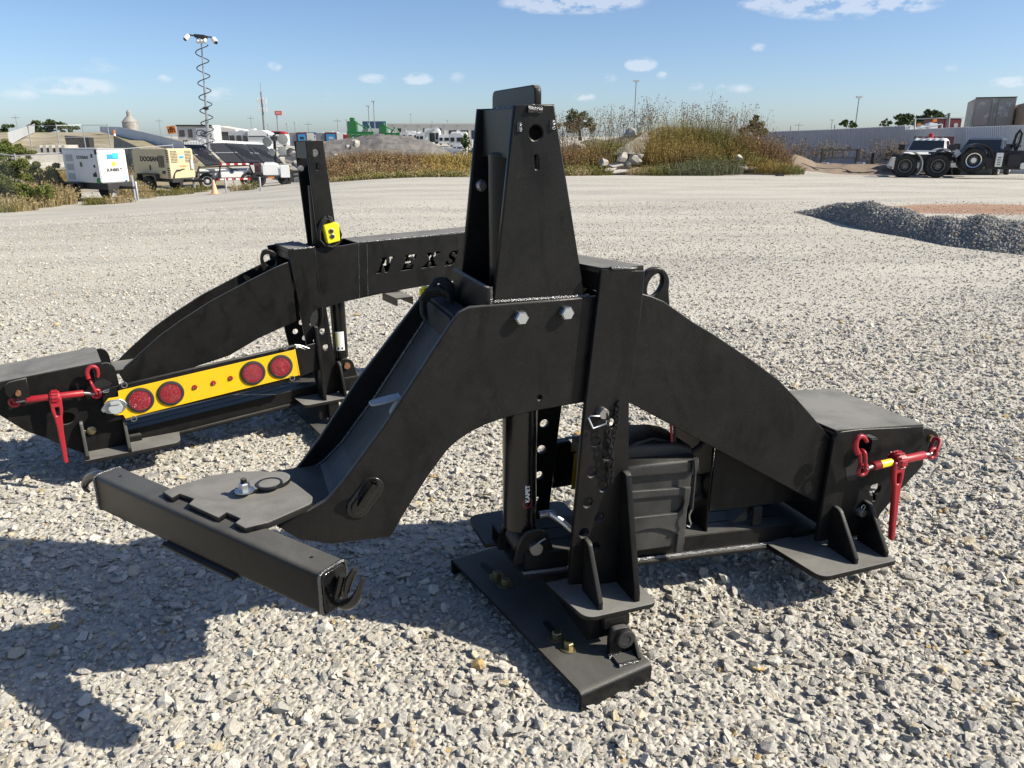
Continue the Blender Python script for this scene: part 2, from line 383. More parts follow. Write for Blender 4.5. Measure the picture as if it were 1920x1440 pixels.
# ---- loose crushed stone
def stone_material(name, ramp):
    m = bpy.data.materials.new(name); m.use_nodes = True; nt = m.node_tree; N = nt.nodes; Lk = nt.links; b = N['Principled BSDF']
    oi = N.new('ShaderNodeObjectInfo'); cr = N.new('ShaderNodeValToRGB'); Lk.new(oi.outputs['Random'], cr.inputs[0]); cr.color_ramp.interpolation = 'CONSTANT'
    el = cr.color_ramp.elements
    while len(el) > 1: el.remove(el[-1])
    for i, (p, c) in enumerate(ramp):
        e = el[0] if i == 0 else el.new(p); e.position = p; e.color = (*c, 1)
    tc = N.new('ShaderNodeTexCoord'); nz = N.new('ShaderNodeTexNoise'); nz.inputs['Scale'].default_value = 2.2; nz.inputs['Detail'].default_value = 6; nz.inputs['Roughness'].default_value = .7
    va = N.new('ShaderNodeVectorMath'); va.operation = 'ADD'; Lk.new(tc.outputs['Object'], va.inputs[0]); Lk.new(oi.outputs['Location'], va.inputs[1]); Lk.new(va.outputs[0], nz.inputs['Vector'])
    r = N.new('ShaderNodeMapRange'); r.inputs[3].default_value = .72; r.inputs[4].default_value = 1.25; Lk.new(nz.outputs['Fac'], r.inputs[0])
    mx = N.new('ShaderNodeMixRGB'); mx.blend_type = 'MULTIPLY'; mx.inputs[0].default_value = 1; Lk.new(cr.outputs[0], mx.inputs[1]); Lk.new(r.outputs[0], mx.inputs[2])
    Lk.new(mx.outputs[0], b.inputs['Base Color']); b.inputs['Roughness'].default_value = .85; b.inputs['Specular IOR Level'].default_value = .25
    bp = N.new('ShaderNodeBump'); bp.inputs['Strength'].default_value = .5; bp.inputs['Distance'].default_value = .2; Lk.new(nz.outputs['Fac'], bp.inputs['Height']); Lk.new(bp.outputs[0], b.inputs['Normal'])
    return m
SM = stone_material('limestone', [(0, (.51, .475, .41)), (.16, (.60, .565, .495)), (.32, (.43, .405, .36)), (.46, (.68, .64, .565)), (.6, (.55, .52, .46)), (.74, (.45, .43, .39)), (.84, (.71, .67, .585)), (.90, (.58, .515, .40)), (.962, (.60, .51, .355)), (.991, (.54, .38, .17))])
rocks = bpy.data.collections.new('stone_shapes')
def rock(seed, flat=.62, n=13):
    rs = random.Random(seed); bm = bmesh.new()
    ax = (1, rs.uniform(.62, .95), flat * rs.uniform(.75, 1.15))
    for _ in range(n):
        v = V((rs.gauss(0, 1), rs.gauss(0, 1), rs.gauss(0, 1))).normalized() * rs.uniform(.86, 1.04)
        bm.verts.new((v.x * ax[0], v.y * ax[1], v.z * ax[2]))
    r = bmesh.ops.convex_hull(bm, input=bm.verts)
    bmesh.ops.delete(bm, geom=[v for v in bm.verts if not v.link_faces], context='VERTS')
    bmesh.ops.dissolve_limit(bm, angle_limit=.22, verts=bm.verts, edges=bm.edges)
    bmesh.ops.recalc_face_normals(bm, faces=bm.faces)
    return bm_mesh(bm)
for i in range(14):
    me = rock(100 + i, .36 + .34 * (i % 3) / 2, 11 + i % 6); me.materials.append(SM)
    rocks.objects.link(bpy.data.objects.new('stone', me))
def scatter(name, P, S_, R, coll, lab=None):
    me = bpy.data.meshes.new(name); n = len(P); me.vertices.add(n); me.vertices.foreach_set('co', P.astype(np.float32).ravel())
    a = me.attributes.new('siz', 'FLOAT_VECTOR', 'POINT'); a.data.foreach_set('vector', S_.astype(np.float32).ravel())
    a = me.attributes.new('rot', 'FLOAT_VECTOR', 'POINT'); a.data.foreach_set('vector', R.astype(np.float32).ravel())
    o = bpy.data.objects.new(name, me); COL.objects.link(o)
    ng = bpy.data.node_groups.new(name, 'GeometryNodeTree'); ng.interface.new_socket('Geometry', in_out='INPUT', socket_type='NodeSocketGeometry'); ng.interface.new_socket('Geometry', in_out='OUTPUT', socket_type='NodeSocketGeometry')
    N = ng.nodes; gi = N.new('NodeGroupInput'); go = N.new('NodeGroupOutput'); ip = N.new('GeometryNodeInstanceOnPoints'); ci = N.new('GeometryNodeCollectionInfo')
    ci.inputs['Collection'].default_value = coll; ci.inputs['Separate Children'].default_value = True; ci.inputs['Reset Children'].default_value = True; ip.inputs['Pick Instance'].default_value = True
    na = N.new('GeometryNodeInputNamedAttribute'); na.data_type = 'FLOAT_VECTOR'; na.inputs[0].default_value = 'siz'
    nr = N.new('GeometryNodeInputNamedAttribute'); nr.data_type = 'FLOAT_VECTOR'; nr.inputs[0].default_value = 'rot'
    er = N.new('FunctionNodeEulerToRotation')
    Lk = ng.links; Lk.new(gi.outputs[0], ip.inputs['Points']); Lk.new(ci.outputs[0], ip.inputs['Instance']); Lk.new(na.outputs[0], ip.inputs['Scale']); Lk.new(nr.outputs[0], er.inputs[0]); Lk.new(er.outputs[0], ip.inputs['Rotation'])
    Lk.new(ip.outputs[0], go.inputs[0]); md = o.modifiers.new('scatter', 'NODES'); md.node_group = ng
    o['kind'] = 'stuff'
    if lab: o['label'] = lab[0]; o['category'] = lab[1]
    return o
def gz_np(x, y):
    def s(a, b, q):
        t = np.clip((q - a) / (b - a), 0, 1); return t * t * (3 - 2 * t)
    return -.8 * s(3, 16, -x) * s(6, 28, y)
def gravel_points():
    """stones thin out smoothly with distance and along old wheel tracks"""
    rg = np.random.default_rng(3); PX = []; SZ = []
    for y0 in np.concatenate([np.arange(1.2, 6, .3), np.arange(6, 14, .5), np.arange(14, 20, 1.0)]):
        st = .3 if y0 < 6 else (.5 if y0 < 14 else 1.0); y1 = y0 + st; yc = y0 + st / 2
        dens = 6200 / (1 + (yc / 4.3) ** 2.7); med = .0084 + .0003 * yc
        hw = .80 * y1 + 1.3; n = int(2 * hw * st * dens); x = rg.uniform(-hw, hw, n); y = rg.uniform(y0, y1, n)
        patch = .5 + .5 * np.sin(x * .5 + 1.3 * np.sin(y * .55) + .6) * np.sin(y * .9 + .8 * np.sin(x * .7))
        k = rg.uniform(0, 1, n) < 1 - (.2 + .5 * min(1, yc / 10)) * patch
        x, y = x[k], y[k]; PX.append(np.stack([x, y], 1)); SZ.append(np.clip(med * np.exp(rg.normal(-.02, .5, len(x))), .0035, .031 if yc < 7 else .02))
    P2 = np.concatenate(PX); s = np.concatenate(SZ); n = len(s)
    z = gz_np(P2[:, 0], P2[:, 1]) + s * rg.uniform(-.05, .55, n)
    P = np.column_stack([P2, z]); R = np.column_stack([rg.normal(0, .35, n), rg.normal(0, .35, n), rg.uniform(0, 6.28, n)])
    S_ = s[:, None] * rg.uniform(.8, 1.2, (n, 3)); return P, S_, R
P, S_, R = gravel_points(); print('gravel', len(P))
gr = scatter('gravel', P, S_, R, rocks, ('loose pale grey crushed limestone covering the yard', 'gravel'))
# ================================================================ near neck machine
A = Frame(radians(70))
NG = 'detachable trailer necks parked on the gravel'
m1 = empty('trailer_neck', A.P(.95, 2.1, 0), 'black steel trailer neck with sloping arm, pivoting cross bar and trapezoid tower', 'trailer neck')
WA, WP_, WC = 1.95, 1.925, 2.15            # arm plate, post plate and centre planes
WF, WFP = 2.35, 2.375
TA = .02
# --- sloping arm: two cheek plates with a recessed web between them
arm_px = [(500, 975), (545, 966), (580, 957), (610, 940), (628, 922), (645, 902), (720, 800), (848, 603), (862, 586), (882, 576), (1000, 566), (1128, 555),
          (1112, 752), (1060, 761), (1000, 772), (947, 784), (910, 797), (880, 812), (858, 827), (840, 843), (803, 893), (760, 960), (733, 1007), (620, 1021), (560, 1012)]
arm = A.poly(arm_px, WA)
A.plateW('side_plate', m1, arm, WA, TA, PB, [circ(*A.W(1012, 746, WA), .007)], bev=.004, raw=True)
far_top = [A.W(x, y, WF - TA) for x, y in [(525, 886), (545, 884.5), (556, 879), (566, 867), (600, 821), (672, 711), (787, 561), (797, 549), (812, 538), (830, 533)]]
A.plateW('side_plate', m1, far_top + arm[10:22] + [(.33, .47), (.20, .46), (.09, .50)], WF - TA, TA, PB, bev=.004, raw=True)
top = [A.W(x, y, WA) for x, y in [(590, 951), (612, 936), (645, 902), (720, 800), (826, 637)]]
lo = []
for i, p in enumerate(top):                 # web follows the top rim, set down between the cheeks
    a, b = V(top[max(i - 1, 0)]), V(top[min(i + 1, len(top) - 1)]); t = (b - a).normalized(); n = V((t.y, -t.x))
    lo.append(V(p) + n * .062)
def strip(name, par, fr, line, w0, w1, t, mat, bev=0):
    b = MB(); n = len(line)
    vs = []
    for i, p in enumerate(line):
        a, c = V(line[max(i - 1, 0)]), V(line[min(i + 1, n - 1)]); tt = (c - a).normalized(); nn = V((tt.y, -tt.x)) * t; p = V(p); q = p + nn
        vs += [fr.P(p.x, w0, p.y), fr.P(p.x, w1, p.y), fr.P(q.x, w1, q.y), fr.P(q.x, w0, q.y)]
    fs = [(0, 1, 2, 3), tuple(4 * (n - 1) + k for k in (3, 2, 1, 0))]
    for i in range(n - 1):
        k = 4 * i
        for j in range(4): fs.append((k + j, k + (j + 1) % 4, k + 4 + (j + 1) % 4, k + 4 + j))
    b.add(vs, fs); return b.out(name, mat, par, smooth=25)
lo2 = [tuple(p) for p in lo]; e = V(lo2[-1]); lo2 += [(e.x + .02, e.y + .012), (e.x + .035, e.y - .005), (e.x + .035, e.y - .12)]
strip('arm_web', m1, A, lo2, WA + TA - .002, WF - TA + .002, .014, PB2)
und = [A.W(x, y, WA) for x, y in [(733, 1000), (760, 953), (803, 885), (840, 834), (880, 802), (947, 773), (1000, 762), (1105, 745)]]
strip('arm_web', m1, A, und[::-1], WA + TA - .002, WF - TA + .002, .012, PB)
# weld beads along the web
def bead(par, pts, r=.006, name='weld_bead'):
    out = []
    for a, b in zip(pts[:-1], pts[1:]):
        n = max(2, int((b - a).length / .007)); out += [a.lerp(b, k / n) for k in range(n)]
    out.append(pts[-1])
    return MB().tube(out, [r * (.8 + .35 * random.random()) for _ in out], 6).out(name, WELD, par, smooth=50)
bead(m1, [A.P(p.x - .002, WF - TA, p.y + .003) for p in lo]); bead(m1, [A.P(p.x - .002, WA + TA, p.y + .003) for p in lo])
# oval lug recess on the near cheek
c0, c1 = A.Wp(672, 950, WA), A.Wp(698, 915, WA); d = (c1 - c0).normalized()
for rr, dp, mt, nm in ((.034, .006, PBG, 'slot_rim'), (.022, .012, PBG, 'slot_boss')):
    x0, x1 = A.lw(c0), A.lw(c1); ang = atan2(x1[2] - x0[2], x1[0] - x0[0])
    pl = [(x1[0] + rr * cos(ang + t), x1[2] + rr * sin(ang + t)) for t in [(-.5 + k / 10) * pi for k in range(11)]] + [(x0[0] + rr * cos(ang + t), x0[2] + rr * sin(ang + t)) for t in [(.5 + k / 10) * pi for k in range(11)]]
    slab(nm, m1, pl, A.v * (WA - dp), A.u, Z, A.v, dp + .004, mt, bev=.0028)
MB().tube([A.Wp(676, 948, WA - .012), A.Wp(700, 906, WA - .05), A.Wp(703, 910, WA - .012)], .011, 8).out('lug', PBG, m1, smooth=60)
# zinc bolts on the cheek
for px, py in ((972, 593), (1057, 584)):
    bolt(m1, A.Wp(px + 2, py + 1, WA), -A.v, .0205, .026, ZINC, False)
# gland socket with grey flap on the web
k = 3
wp = lambda t, w, h=0.: None
pa, pb = V(lo[2]), V(lo[3]); tt = (pb - pa).normalized(); nn = V((-tt.y, tt.x))
tq = A.u * tt.x + Z * tt.y; nq = A.u * nn.x + Z * nn.y
sc = A.P(*[(pa + tt * .235)[0], 2.06, (pa + tt * .235)[1]])
MB().lathe(sc, nq, [(0, .036), (.008, .036), (.010, .027), (.03, .026), (.032, .02)], 20).out('socket', GREYP, m1, smooth=40)
slab('socket_flange', m1, rnd([(-.04, -.034), (.04, -.034), (.04, .034), (-.04, .034)], .012), sc + nq * .001, tq, A.v, nq, .006, ZINC)
slab('socket_cover', m1, rnd([(-.024, 0), (.024, 0), (.027, .05), (.02, .088), (-.02, .088), (-.027, .05)], .012), sc + nq * .036 + tq * .03, A.v, (-tq * .75 + nq * .55 + A.v * .25).normalized(), (nq * .75 + tq * .55), .006, GREYP, bev=.002)
MB().tube([sc + nq * .034 + tq * .03 - A.v * .025, sc + nq * .034 + tq * .03 + A.v * .025], .007, 8).out('hinge', ZINC, m1, smooth=60)
# --- tip plate and swivel plate with pivoting cross bar
ZT = .622
A.plateZ('tip_plate', m1, [(505, 968), (560, 880), (640, 905), (690, 935), (610, 955)], ZT - .012, .02, PB, px=True) if False else None
tl = A.W(540, 950, WA)[0]
A.box('tip_plate', m1, .03, .20, WA + TA - .001, WF - TA + .001, .572, .590, PB)
sw_px = [(305, 922), (327, 912), (400, 890), (453, 883.5), (490, 882.5), (527, 886), (560, 910), (587, 931, .01), (585, 943, .01), (503, 979), (460, 990),
         (440, 980), (450, 972), (425, 960), (410, 970), (353, 945), (363, 935), (337, 925), (323, 933)]
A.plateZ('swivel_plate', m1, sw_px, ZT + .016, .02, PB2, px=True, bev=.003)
def Zq(px, py, z): return onz(px, py, z)
kz = ZT + .017
ka, kb = Zq(459, 922, kz), Zq(512, 905, kz); kd = (kb - ka).normalized(); kn = Z.cross(kd)
pl = [((kb - ka).length + .05 * cos(t), .05 * sin(t)) for t in [(-.5 + k / 12) * pi for k in range(13)]] + [(.026 * cos(t), .026 * sin(t)) for t in [(.5 + k / 10) * pi for k in range(11)]]
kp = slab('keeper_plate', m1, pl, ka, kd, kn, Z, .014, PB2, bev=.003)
cc = Zq(505, 907, kz + .014)
MB().torus(cc, kd, kn, .034, .0045, 24, 6).out('pin_ring', PBG, kp, smooth=60)
MB().lathe(cc, Z, [(0, .03), (.002, .03), (.0025, .027)], 20).out('pin_head', PB2, kp, smooth=30)
nb = Zq(459, 920, kz + .014)
bolt(kp, nb, Z, .0155, .022, ZINC, True, 'nut'); MB().lathe(nb + Z * .02, Z, [(0, .0085), (.016, .0085), (.018, .006)], 12).out('stud', PB, kp, smooth=40)
# cross bar: square tube with rounded edges
b0, b1 = onz(226, 873, ZT), onz(650, 1047, ZT); bd = (b1 - b0).normalized(); bn = V((bd.y, -bd.x, 0)).normalized()
if bn.y > 0: bn = -bn
BL = (b1 - b0).length; BD, BH, rr = .088, .118, .017
prof = rnd([(0, 0, rr), (BD, 0, rr), (BD, -BH, rr), (0, -BH, rr)], rr, 5)
bar = slab('cross_bar', m1, prof, b0 + bd * .006, bn, Z, bd, BL - .012, PB, bev=.001)
me = bar.data; me.polygons.foreach_set('use_smooth', [True] * len(me.polygons)); me.set_sharp_from_angle(angle=radians(28))
pin_ = rnd([(.006, -.006, rr), (BD - .006, -.006, rr), (BD - .006, -BH + .006, rr), (.006, -BH + .006, rr)], rr)
for s_, e_ in ((b0, 1), (b1, -1)):
    slab('end_cap', m1, pin_, s_ - bd * .002 * e_, bn, Z, bd * e_, .012, PBG, bev=.002)
    lp = [s_ + bn * p[0] + Z * p[1] + bd * .004 * e_ for p in rnd([(.001, -.001, rr), (BD - .001, -.001, rr), (BD - .001, -BH + .001, rr), (.001, -BH + .001, rr)], rr, 4)]
    bead(m1, lp + [lp[0]], .0045)
    MB().lathe(s_ + bd * .075 * e_ + bn * BD * .5 - Z * .0012, Z, [(0, .005), (.002, .005)], 10).out('drain_hole', INK, m1)
MB().obox((b0 + b1) / 2 + bn * .055 - Z * (BH + .009), bd * .16, bn * .04, Z * .006).out('bar_foot_plate', PB, m1, bev=.003)
# grab hooks welded on the bar ends
def grab_hook(px, O, thick=.02):
    pts = [onplane(x, y, O, bn) for x, y in px]; sm = []
    for i in range(len(pts) - 1):
        p0, p1, p2, p3 = pts[max(i - 1, 0)], pts[i], pts[i + 1], pts[min(i + 2, len(pts) - 1)]
        for k in range(4):
            t = k / 4; sm.append(.5 * ((2 * p1) + (p2 - p0) * t + (2 * p0 - 5 * p1 + 4 * p2 - p3) * t * t + (3 * p1 - p0 - 3 * p2 + p3) * t ** 3))
    sm.append(pts[-1]); n = len(sm)
    rs = [.009 + .006 * sin(pi * min(1, i / n * 1.25)) for i in range(n)]
    for i in range(n): rs[i] *= 1 - .55 * max(0, (i / n - .72) / .28)
    return MB().tube(sm, rs, 10).out('grab_hook', PBG, m1, smooth=60)
hO = b1 + bn * BD * .45
grab_hook([(642, 1078), (637, 1098), (632, 1116), (638, 1128), (650, 1133), (663, 1127), (671, 1114), (676, 1100), (681, 1084)], hO)
MB().tube([onplane(667, 1066, hO, bn), onplane(655, 1088, hO, bn), onplane(650, 1108, hO, bn)], [.008, .011, .009], 8).out('hook_shank', PBG, m1, smooth=60)
grab_hook([(222, 905), (200, 893), (182, 890), (168, 896), (160, 906), (160, 916), (167, 922)], b0 + bn * BD * .5)
# --- tower
tn = [(965, 197), (1040, 195), (1098, 562), (925, 570)]
TWN, TWF = 1.965, 2.30
tp = A.poly(tn, TWN)
hb = circ(*A.W(1005, 249, TWN), .019, 24); hs = rnd([A.W(1002, 291, TWN), A.W(1009, 291, TWN), A.W(1010, 317, TWN), A.W(1004, 317, TWN)], .006)
A.plateW('tower_plate', m1, tp, TWN, .02, PB, [hb, hs], raw=True, bev=.004)
A.plateW('tower_plate', m1, tp, TWF - .02, .02, PB, [hb], raw=True, bev=.004)
tl_ = tp[0][0]; ttop = tp[0][1]
def lat(z): # l of the tower's left rim at height z
    return tp[3][0] + (tp[0][0] - tp[3][0]) * (z - tp[3][1]) / (tp[0][1] - tp[3][1])
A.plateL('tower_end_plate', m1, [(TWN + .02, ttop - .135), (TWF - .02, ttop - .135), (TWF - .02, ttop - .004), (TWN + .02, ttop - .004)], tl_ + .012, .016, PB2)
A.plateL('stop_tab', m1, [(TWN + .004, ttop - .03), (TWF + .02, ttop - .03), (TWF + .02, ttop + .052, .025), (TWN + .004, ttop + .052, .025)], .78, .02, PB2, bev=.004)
bead(m1, [A.P(.778, TWN + .005, ttop - .002), A.P(.778, TWF - .0, ttop - .002)], .007)
bead(m1, [A.P(tl_ + .035, TWN - .002, ttop - .01), A.P(tl_ + .075, TWN - .002, ttop - .012)], .009)
A.box('tower_top_plate', m1, tl_ + .03, tp[1][0] - .004, TWN + .02, TWF - .02, ttop - .02, ttop - .006, PB)
for px, py in ((974, 238), (1036, 234)):
    q = A.Wp(px, py, TWN); bead(m1, [q - Z * .012, q + Z * .012], .009)
A.plateL('tower_back_plate', m1, [(TWN + .02, 1.15), (TWF - .02, 1.15), (TWF - .02, ttop - .02), (TWN + .02, ttop - .02)], .80, .012, PB)
MB().lathe(A.P(.775, 2.15, 1.10), Z, [(0, .062), (.45, .062), (.455, .05)], 28).out('lift_ram', PB, m1, smooth=40)
MB().lathe(A.P(.73, TWF - .02, ttop - .22), -A.v, [(0, .018), (.004, .018), (.0045, .012), (.016, .012)], 16).out('tower_bolt', ZINC, m1, smooth=40)
A.plateL('tower_foot_plate', m1, [(TWN - .005, 1.10), (TWF + .0, 1.10), (TWF + .0, 1.205, .01), (TWN - .005, 1.205, .004)], tp[3][0] - .022, .014, PB2)
bead(m1, [A.P(tp[3][0] - .008, TWN + .004, 1.205), A.P(tp[3][0] - .006, TWN + .004, 1.15)], .009)
bead(m1, [A.P(tp[3][0], TWN - .003, 1.163), A.P(tp[2][0] + .01, TWN - .003, 1.160)], .006)
# --- portal posts with rows of pin holes
post_px = [(1128, 505), (1210, 508), (1199, 620), (1180, 757), (1178, 1093), (1068, 1097), (1075, 1000), (1098, 760)]
hp = [(1127, 772), (1117, 830), (1110, 886), (1102, 943), (1095, 1000)]; hp2 = [(1146, 795), (1139, 855), (1131, 913), (1124, 970), (1116, 1027)]
post = A.poly(post_px, WP_); hl = [circ(*A.W(x, y, WP_), .0165, 20) for x, y in hp[1:] + hp2]
A.plateW('post', m1, post, WP_, .02, PB, hl, raw=True, bev=.003)
fpp = [(1050, 540), (1080, 540), (1062, 700), (1050, 790), (1040, 870), (1026, 990), (999, 994), (1004, 870), (1009, 770), (1024, 650)]
A.plateW('post', m1, fpp, WFP - .02, .02, PB, [circ(*A.W(x, y, WFP - .02), .0165, 20) for x, y in ((1021, 795), (1016, 843), (1011, 892), (1007, 938))])
zt = post[0][1]; pl0, pl1 = post[0][0], post[1][0]
A.plateZ('portal_cap', m1, [(pl0 + .002, WP_ + .004), (pl1 - .004, WP_ + .004), (pl1 - .16, WFP - .004), (pl0 - .13, WFP - .004)], zt + .004, .018, PB2)
slab('portal_flange', m1, [(0, 0), (.44, 0), (.44, -.055), (0, -.055)], A.P(pl0 + .01, WP_ + .022, zt - .014), (A.v * .44 - A.u * .13), Z, A.u, .01, PB)
bead(m1, [A.P(pl0 + .03, WP_ + .002, zt + .002), A.P(pl1 - .03, WP_ + .002, zt - .004)], .007)
for (a, b, c, dd) in ((.02, .16, -.2, 1), ):
    pass
# gusset of the post towards +l and the near outer gusset
def gus(par, l, t, px):           # plate in an l-plane traced from the photo
    return A.plateL('gusset', par, [A.L(x, y, l) + tuple(r) for x, y, *r in px], l, t, PB)
zf = .205
gl = A.W(1170, 1085, WP_)[0]
A.plateL('gusset', m1, [(WP_ - .002, zf), (1.80, zf), (1.80, zf + .03), (WP_ - .03, .605, .01), (WP_ - .002, .605)], gl - .03, .02, PB)
A.plateL('gusset', m1, [(WP_ - .002, zf), (1.80, zf), (1.80, zf + .025), (WP_ - .035, .392, .012), (WP_ - .002, .392)], gl - .155, .016, PB)
# pin with wire lock and chain
pc = A.Wp(1127, 772, WP_); MB().lathe(pc + A.v * .03, -A.v, [(0, .0165), (.052, .0165), (.054, .015)], 24).out('lock_pin', STEEL, m1, smooth=40)
q = lambda x, y, o=.03: A.Wp(x, y, WP_ - o)
MB().tube([q(1124, 780), q(1107, 780), q(1103, 783), q(1112, 803), q(1137, 794), q(1137, 788)], .0028, 6).out('pin_clip', ZINC, m1, smooth=50)
def chain(par, pts, L=.020, r=.0026, name='chain', mat=CHAIN):
    b = MB(); path = []
    for a, c in zip(pts[:-1], pts[1:]):
        n = max(1, int((c - a).length / (L * .75))); path += [a.lerp(c, k / n) for k in range(n)]
    path.append(pts[-1])
    for i in range(len(path) - 1):
        d = (path[i + 1] - path[i]).normalized(); s = d.cross(A.v).normalized(); s2 = d.cross(s)
        e2 = s if i % 2 else s2
        b.torus((path[i] + path[i + 1]) / 2, d, e2, L * .3, r, 10, 5, L * .22)
    return b.out(name, mat, par, smooth=60)
chain(m1, [q(1160, 753, .008), q(1157, 790, .012), q(1150, 830, .012), q(1147, 872, .012), q(1146, 905, .012), q(1148, 860, .02), q(1143, 820, .02), q(1137, 775, .02)])
# --- base: three tubes side by side with open ends, on a bed plate
def pz(l): return .268 - (l - 1.19) * .084     # the bed falls towards the rear
L0, L1 = .775, 1.88; NW, TWd = 2.035, .078
def tube_run(l0, l1, w0, w1, h, t):
    b = MB(); vs = []; fs = []
    for l in (l0, l1):
        zt_ = pz(l)
        for (w, z) in ((w0, zt_ - h), (w1, zt_ - h), (w1, zt_), (w0, zt_), (w0 + t, zt_ - h + t), (w1 - t, zt_ - h + t), (w1 - t, zt_ - t), (w0 + t, zt_ - t)): vs.append(A.P(l, w, z))
    for j in range(4):
        k = (j + 1) % 4
        fs += [(j, k, 8 + k, 8 + j), (4 + j, 12 + j, 12 + k, 4 + k), (j, 4 + j, 4 + k, k), (8 + j, 8 + k, 12 + k, 12 + j)]
    return b.add(vs, fs)
for i in range(3):
    tube_run(L0 + .01 - .018 * i, L1, NW + i * TWd, NW + (i + 1) * TWd - .001, .068, .007).out('base_tube', PB, m1, bev=.0025)
b = MB(); vs = []
for l in (L0 - .004, L1 + .03):
    z = pz(l) - .069
    for w, zz in ((NW - .022, z), (NW + 3 * TWd + .02, z), (NW + 3 * TWd + .02, z - .014), (NW - .022, z - .014)): vs.append(A.P(l, w, zz))
b.add(vs, [(0, 1, 2, 3), (7, 6, 5, 4), (0, 4, 5, 1), (1, 5, 6, 2), (2, 6, 7, 3), (3, 7, 4, 0)]).out('bed_plate', PB, m1, bev=.002)
bead(m1, [A.P(L0, NW - .006, pz(L0) - .066), A.P(L1, NW - .006, pz(L1) - .066)], .009)
# feet of the portal, near and far
A.plateZ('foot_plate', m1, [(.845, 2.0), (.885, 1.775, .04), (1.135, 1.775, .03), (1.125, 2.0)], zf, .016, PB2, r=0)
A.plateZ('foot_plate', m1, [(.735, 2.30), (.735, 2.53, .05), (1.135, 2.53, .04), (1.135, 2.30)], zf, .016, PB, r=0)
A.plateL('gusset', m1, [(WFP + .002, zf), (2.50, zf), (2.50, zf + .03), (WFP + .03, .392), (WFP + .002, .392)], gl - .155, .016, PB)
# ram with clevis
R0 = A.P(.80, 2.125, .36)
MB().lathe(R0, Z, [(-.012, .03), (0, .052), (.004, .056), (.42, .056), (.46, .056)], 36).out('cylinder', PBG, m1, smooth=40)
cy = A.P(.80, 2.125, .31)
for w in (2.045, 2.195):
    c = .825
    A.plateW('clevis_plate', m1, [(c - .075, .262), (c + .075, .262), (c + .055, .335, .04), (c + .03, .375, .03), (c - .03, .375, .03), (c - .055, .335, .02)], w, .016, PB, raw=True)
MB().lathe(A.P(.825, 2.028, .315), A.v, [(0, .021), (.003, .0225), (.19, .0225)], 24).out('clevis_pin', STEEL, m1, smooth=40)
MB().tube([A.P(.825, 2.03, .335), A.P(.842, 2.03, .345), A.P(.855, 2.032, .348)], .003, 6).out('cotter', STEEL, m1, smooth=50)
MB().lathe(A.P(.80, 2.125, .30), A.v, [(-.05, .034), (.05, .034)], 20).out('cylinder_eye', PB, m1, smooth=40)
hz = A.P(.86, 2.10, .40)
MB().tube([hz, hz + A.u * .03, hz + A.u * .045 - Z * .003], [.013, .013, .012], 8).out('hose_fitting', ZINC, m1, smooth=50)
hp_ = [A.P(.90, 2.10, .40), A.P(.935, 2.07, .375), A.P(.975, 2.05, .335)]
MB().tube(hp_, .0125, 10).out('hose_ferrule', ZINC, m1, smooth=50)
MB().tube([hp_[-1], A.P(1.02, 2.06, .31), A.P(1.10, 2.09, .29), A.P(1.3, 2.12, .29)], .011, 10).out('hose', RUB, m1, smooth=60)
# maker's label printed on the ram
def wrap(me, c, r, ref):
    """bend a flat decal (x = round the barrel, y = up) on to the barrel"""
    for v in me.vertices:
        a = ref + v.co.x / r; h_ = v.co.y; rr_ = r + v.co.z
        v.co = c + V((cos(a) * rr_, sin(a) * rr_, h_))
    return me
def flat_text(s, size, ox, oy, rot, bold=.0):
    me = text_mesh(s, size, V((0, 0, 0)), V((1, 0, 0)), V((0, 1, 0)), ext=.0003, bold=bold)
    me.transform(Matrix.Translation((ox, oy, 0)) @ Matrix.Rotation(rot, 4, 'Z')); return me
def ring2d(x, y, r0, r1, a0, a1, n=24):
    vs = []; fs = []
    for k in range(n + 1):
        a = a0 + (a1 - a0) * k / n; vs += [V((x + r0 * cos(a), y + r0 * sin(a), .0002)), V((x + r1 * cos(a), y + r1 * sin(a), .0002))]
    for k in range(n): fs.append((2 * k, 2 * k + 1, 2 * k + 3, 2 * k + 2))
    return mesh(vs, fs)
lc = A.P(.80, 2.125, 0); toc = (CAM - lc); ref = atan2(toc.y, toc.x)
lz = .50
put('label', wrap(flat_text('KAPET', .021, .028, lz, pi / 2, .0007), lc, .0565, ref), WHITE, m1)
put('label', wrap(ring2d(.028, lz - .033, .0145, .0175, pi * .72, pi * 2.28), lc, .0565, ref), RED, m1)
# --- pivoting shoe on the ground
s0, s1, s2 = onz(1091, 1300, .07), onz(845, 1046, .07), onz(1230, 1246, .07)
sd = (s1 - s0); SLn = sd.length; sd.normalize(); sx = V((sd.y, -sd.x, 0)); SW = .262
if sx.dot(s2 - s0) < 0: sx = -sx
ln = [(0, -.066), (0, -.03)] + [(.02 - .02 * cos(a), -.02 + .02 * sin(a)) for a in [k * pi / 12 for k in range(7)]] + [(SLn - .02 + .02 * sin(a), -.02 + .02 * cos(a)) for a in [k * pi / 12 for k in range(7)]] + [(SLn, -.03), (SLn, -.066)]
b = MB(); n = len(ln); vs = []
for i, p in enumerate(ln):
    a, c = V(ln[max(i - 1, 0)]), V(ln[min(i + 1, n - 1)]); t = (c - a).normalized(); nn_ = V((t.y, -t.x)) * .013; p = V(p); q_ = p + nn_
    for (g, wv) in ((p, 0), (p, SW), (q_, SW), (q_, 0)): vs.append(s0 + sd * g.x + Z * g.y + sx * wv)
fs = [(0, 1, 2, 3), tuple(4 * (n - 1) + k for k in (3, 2, 1, 0))]
for i in range(n - 1):
    for j in range(4): fs.append((4 * i + j, 4 * i + (j + 1) % 4, 4 * i + 4 + (j + 1) % 4, 4 * i + 4 + j))
b.add(vs, fs).out('shoe_plate', PB, m1, smooth=30)
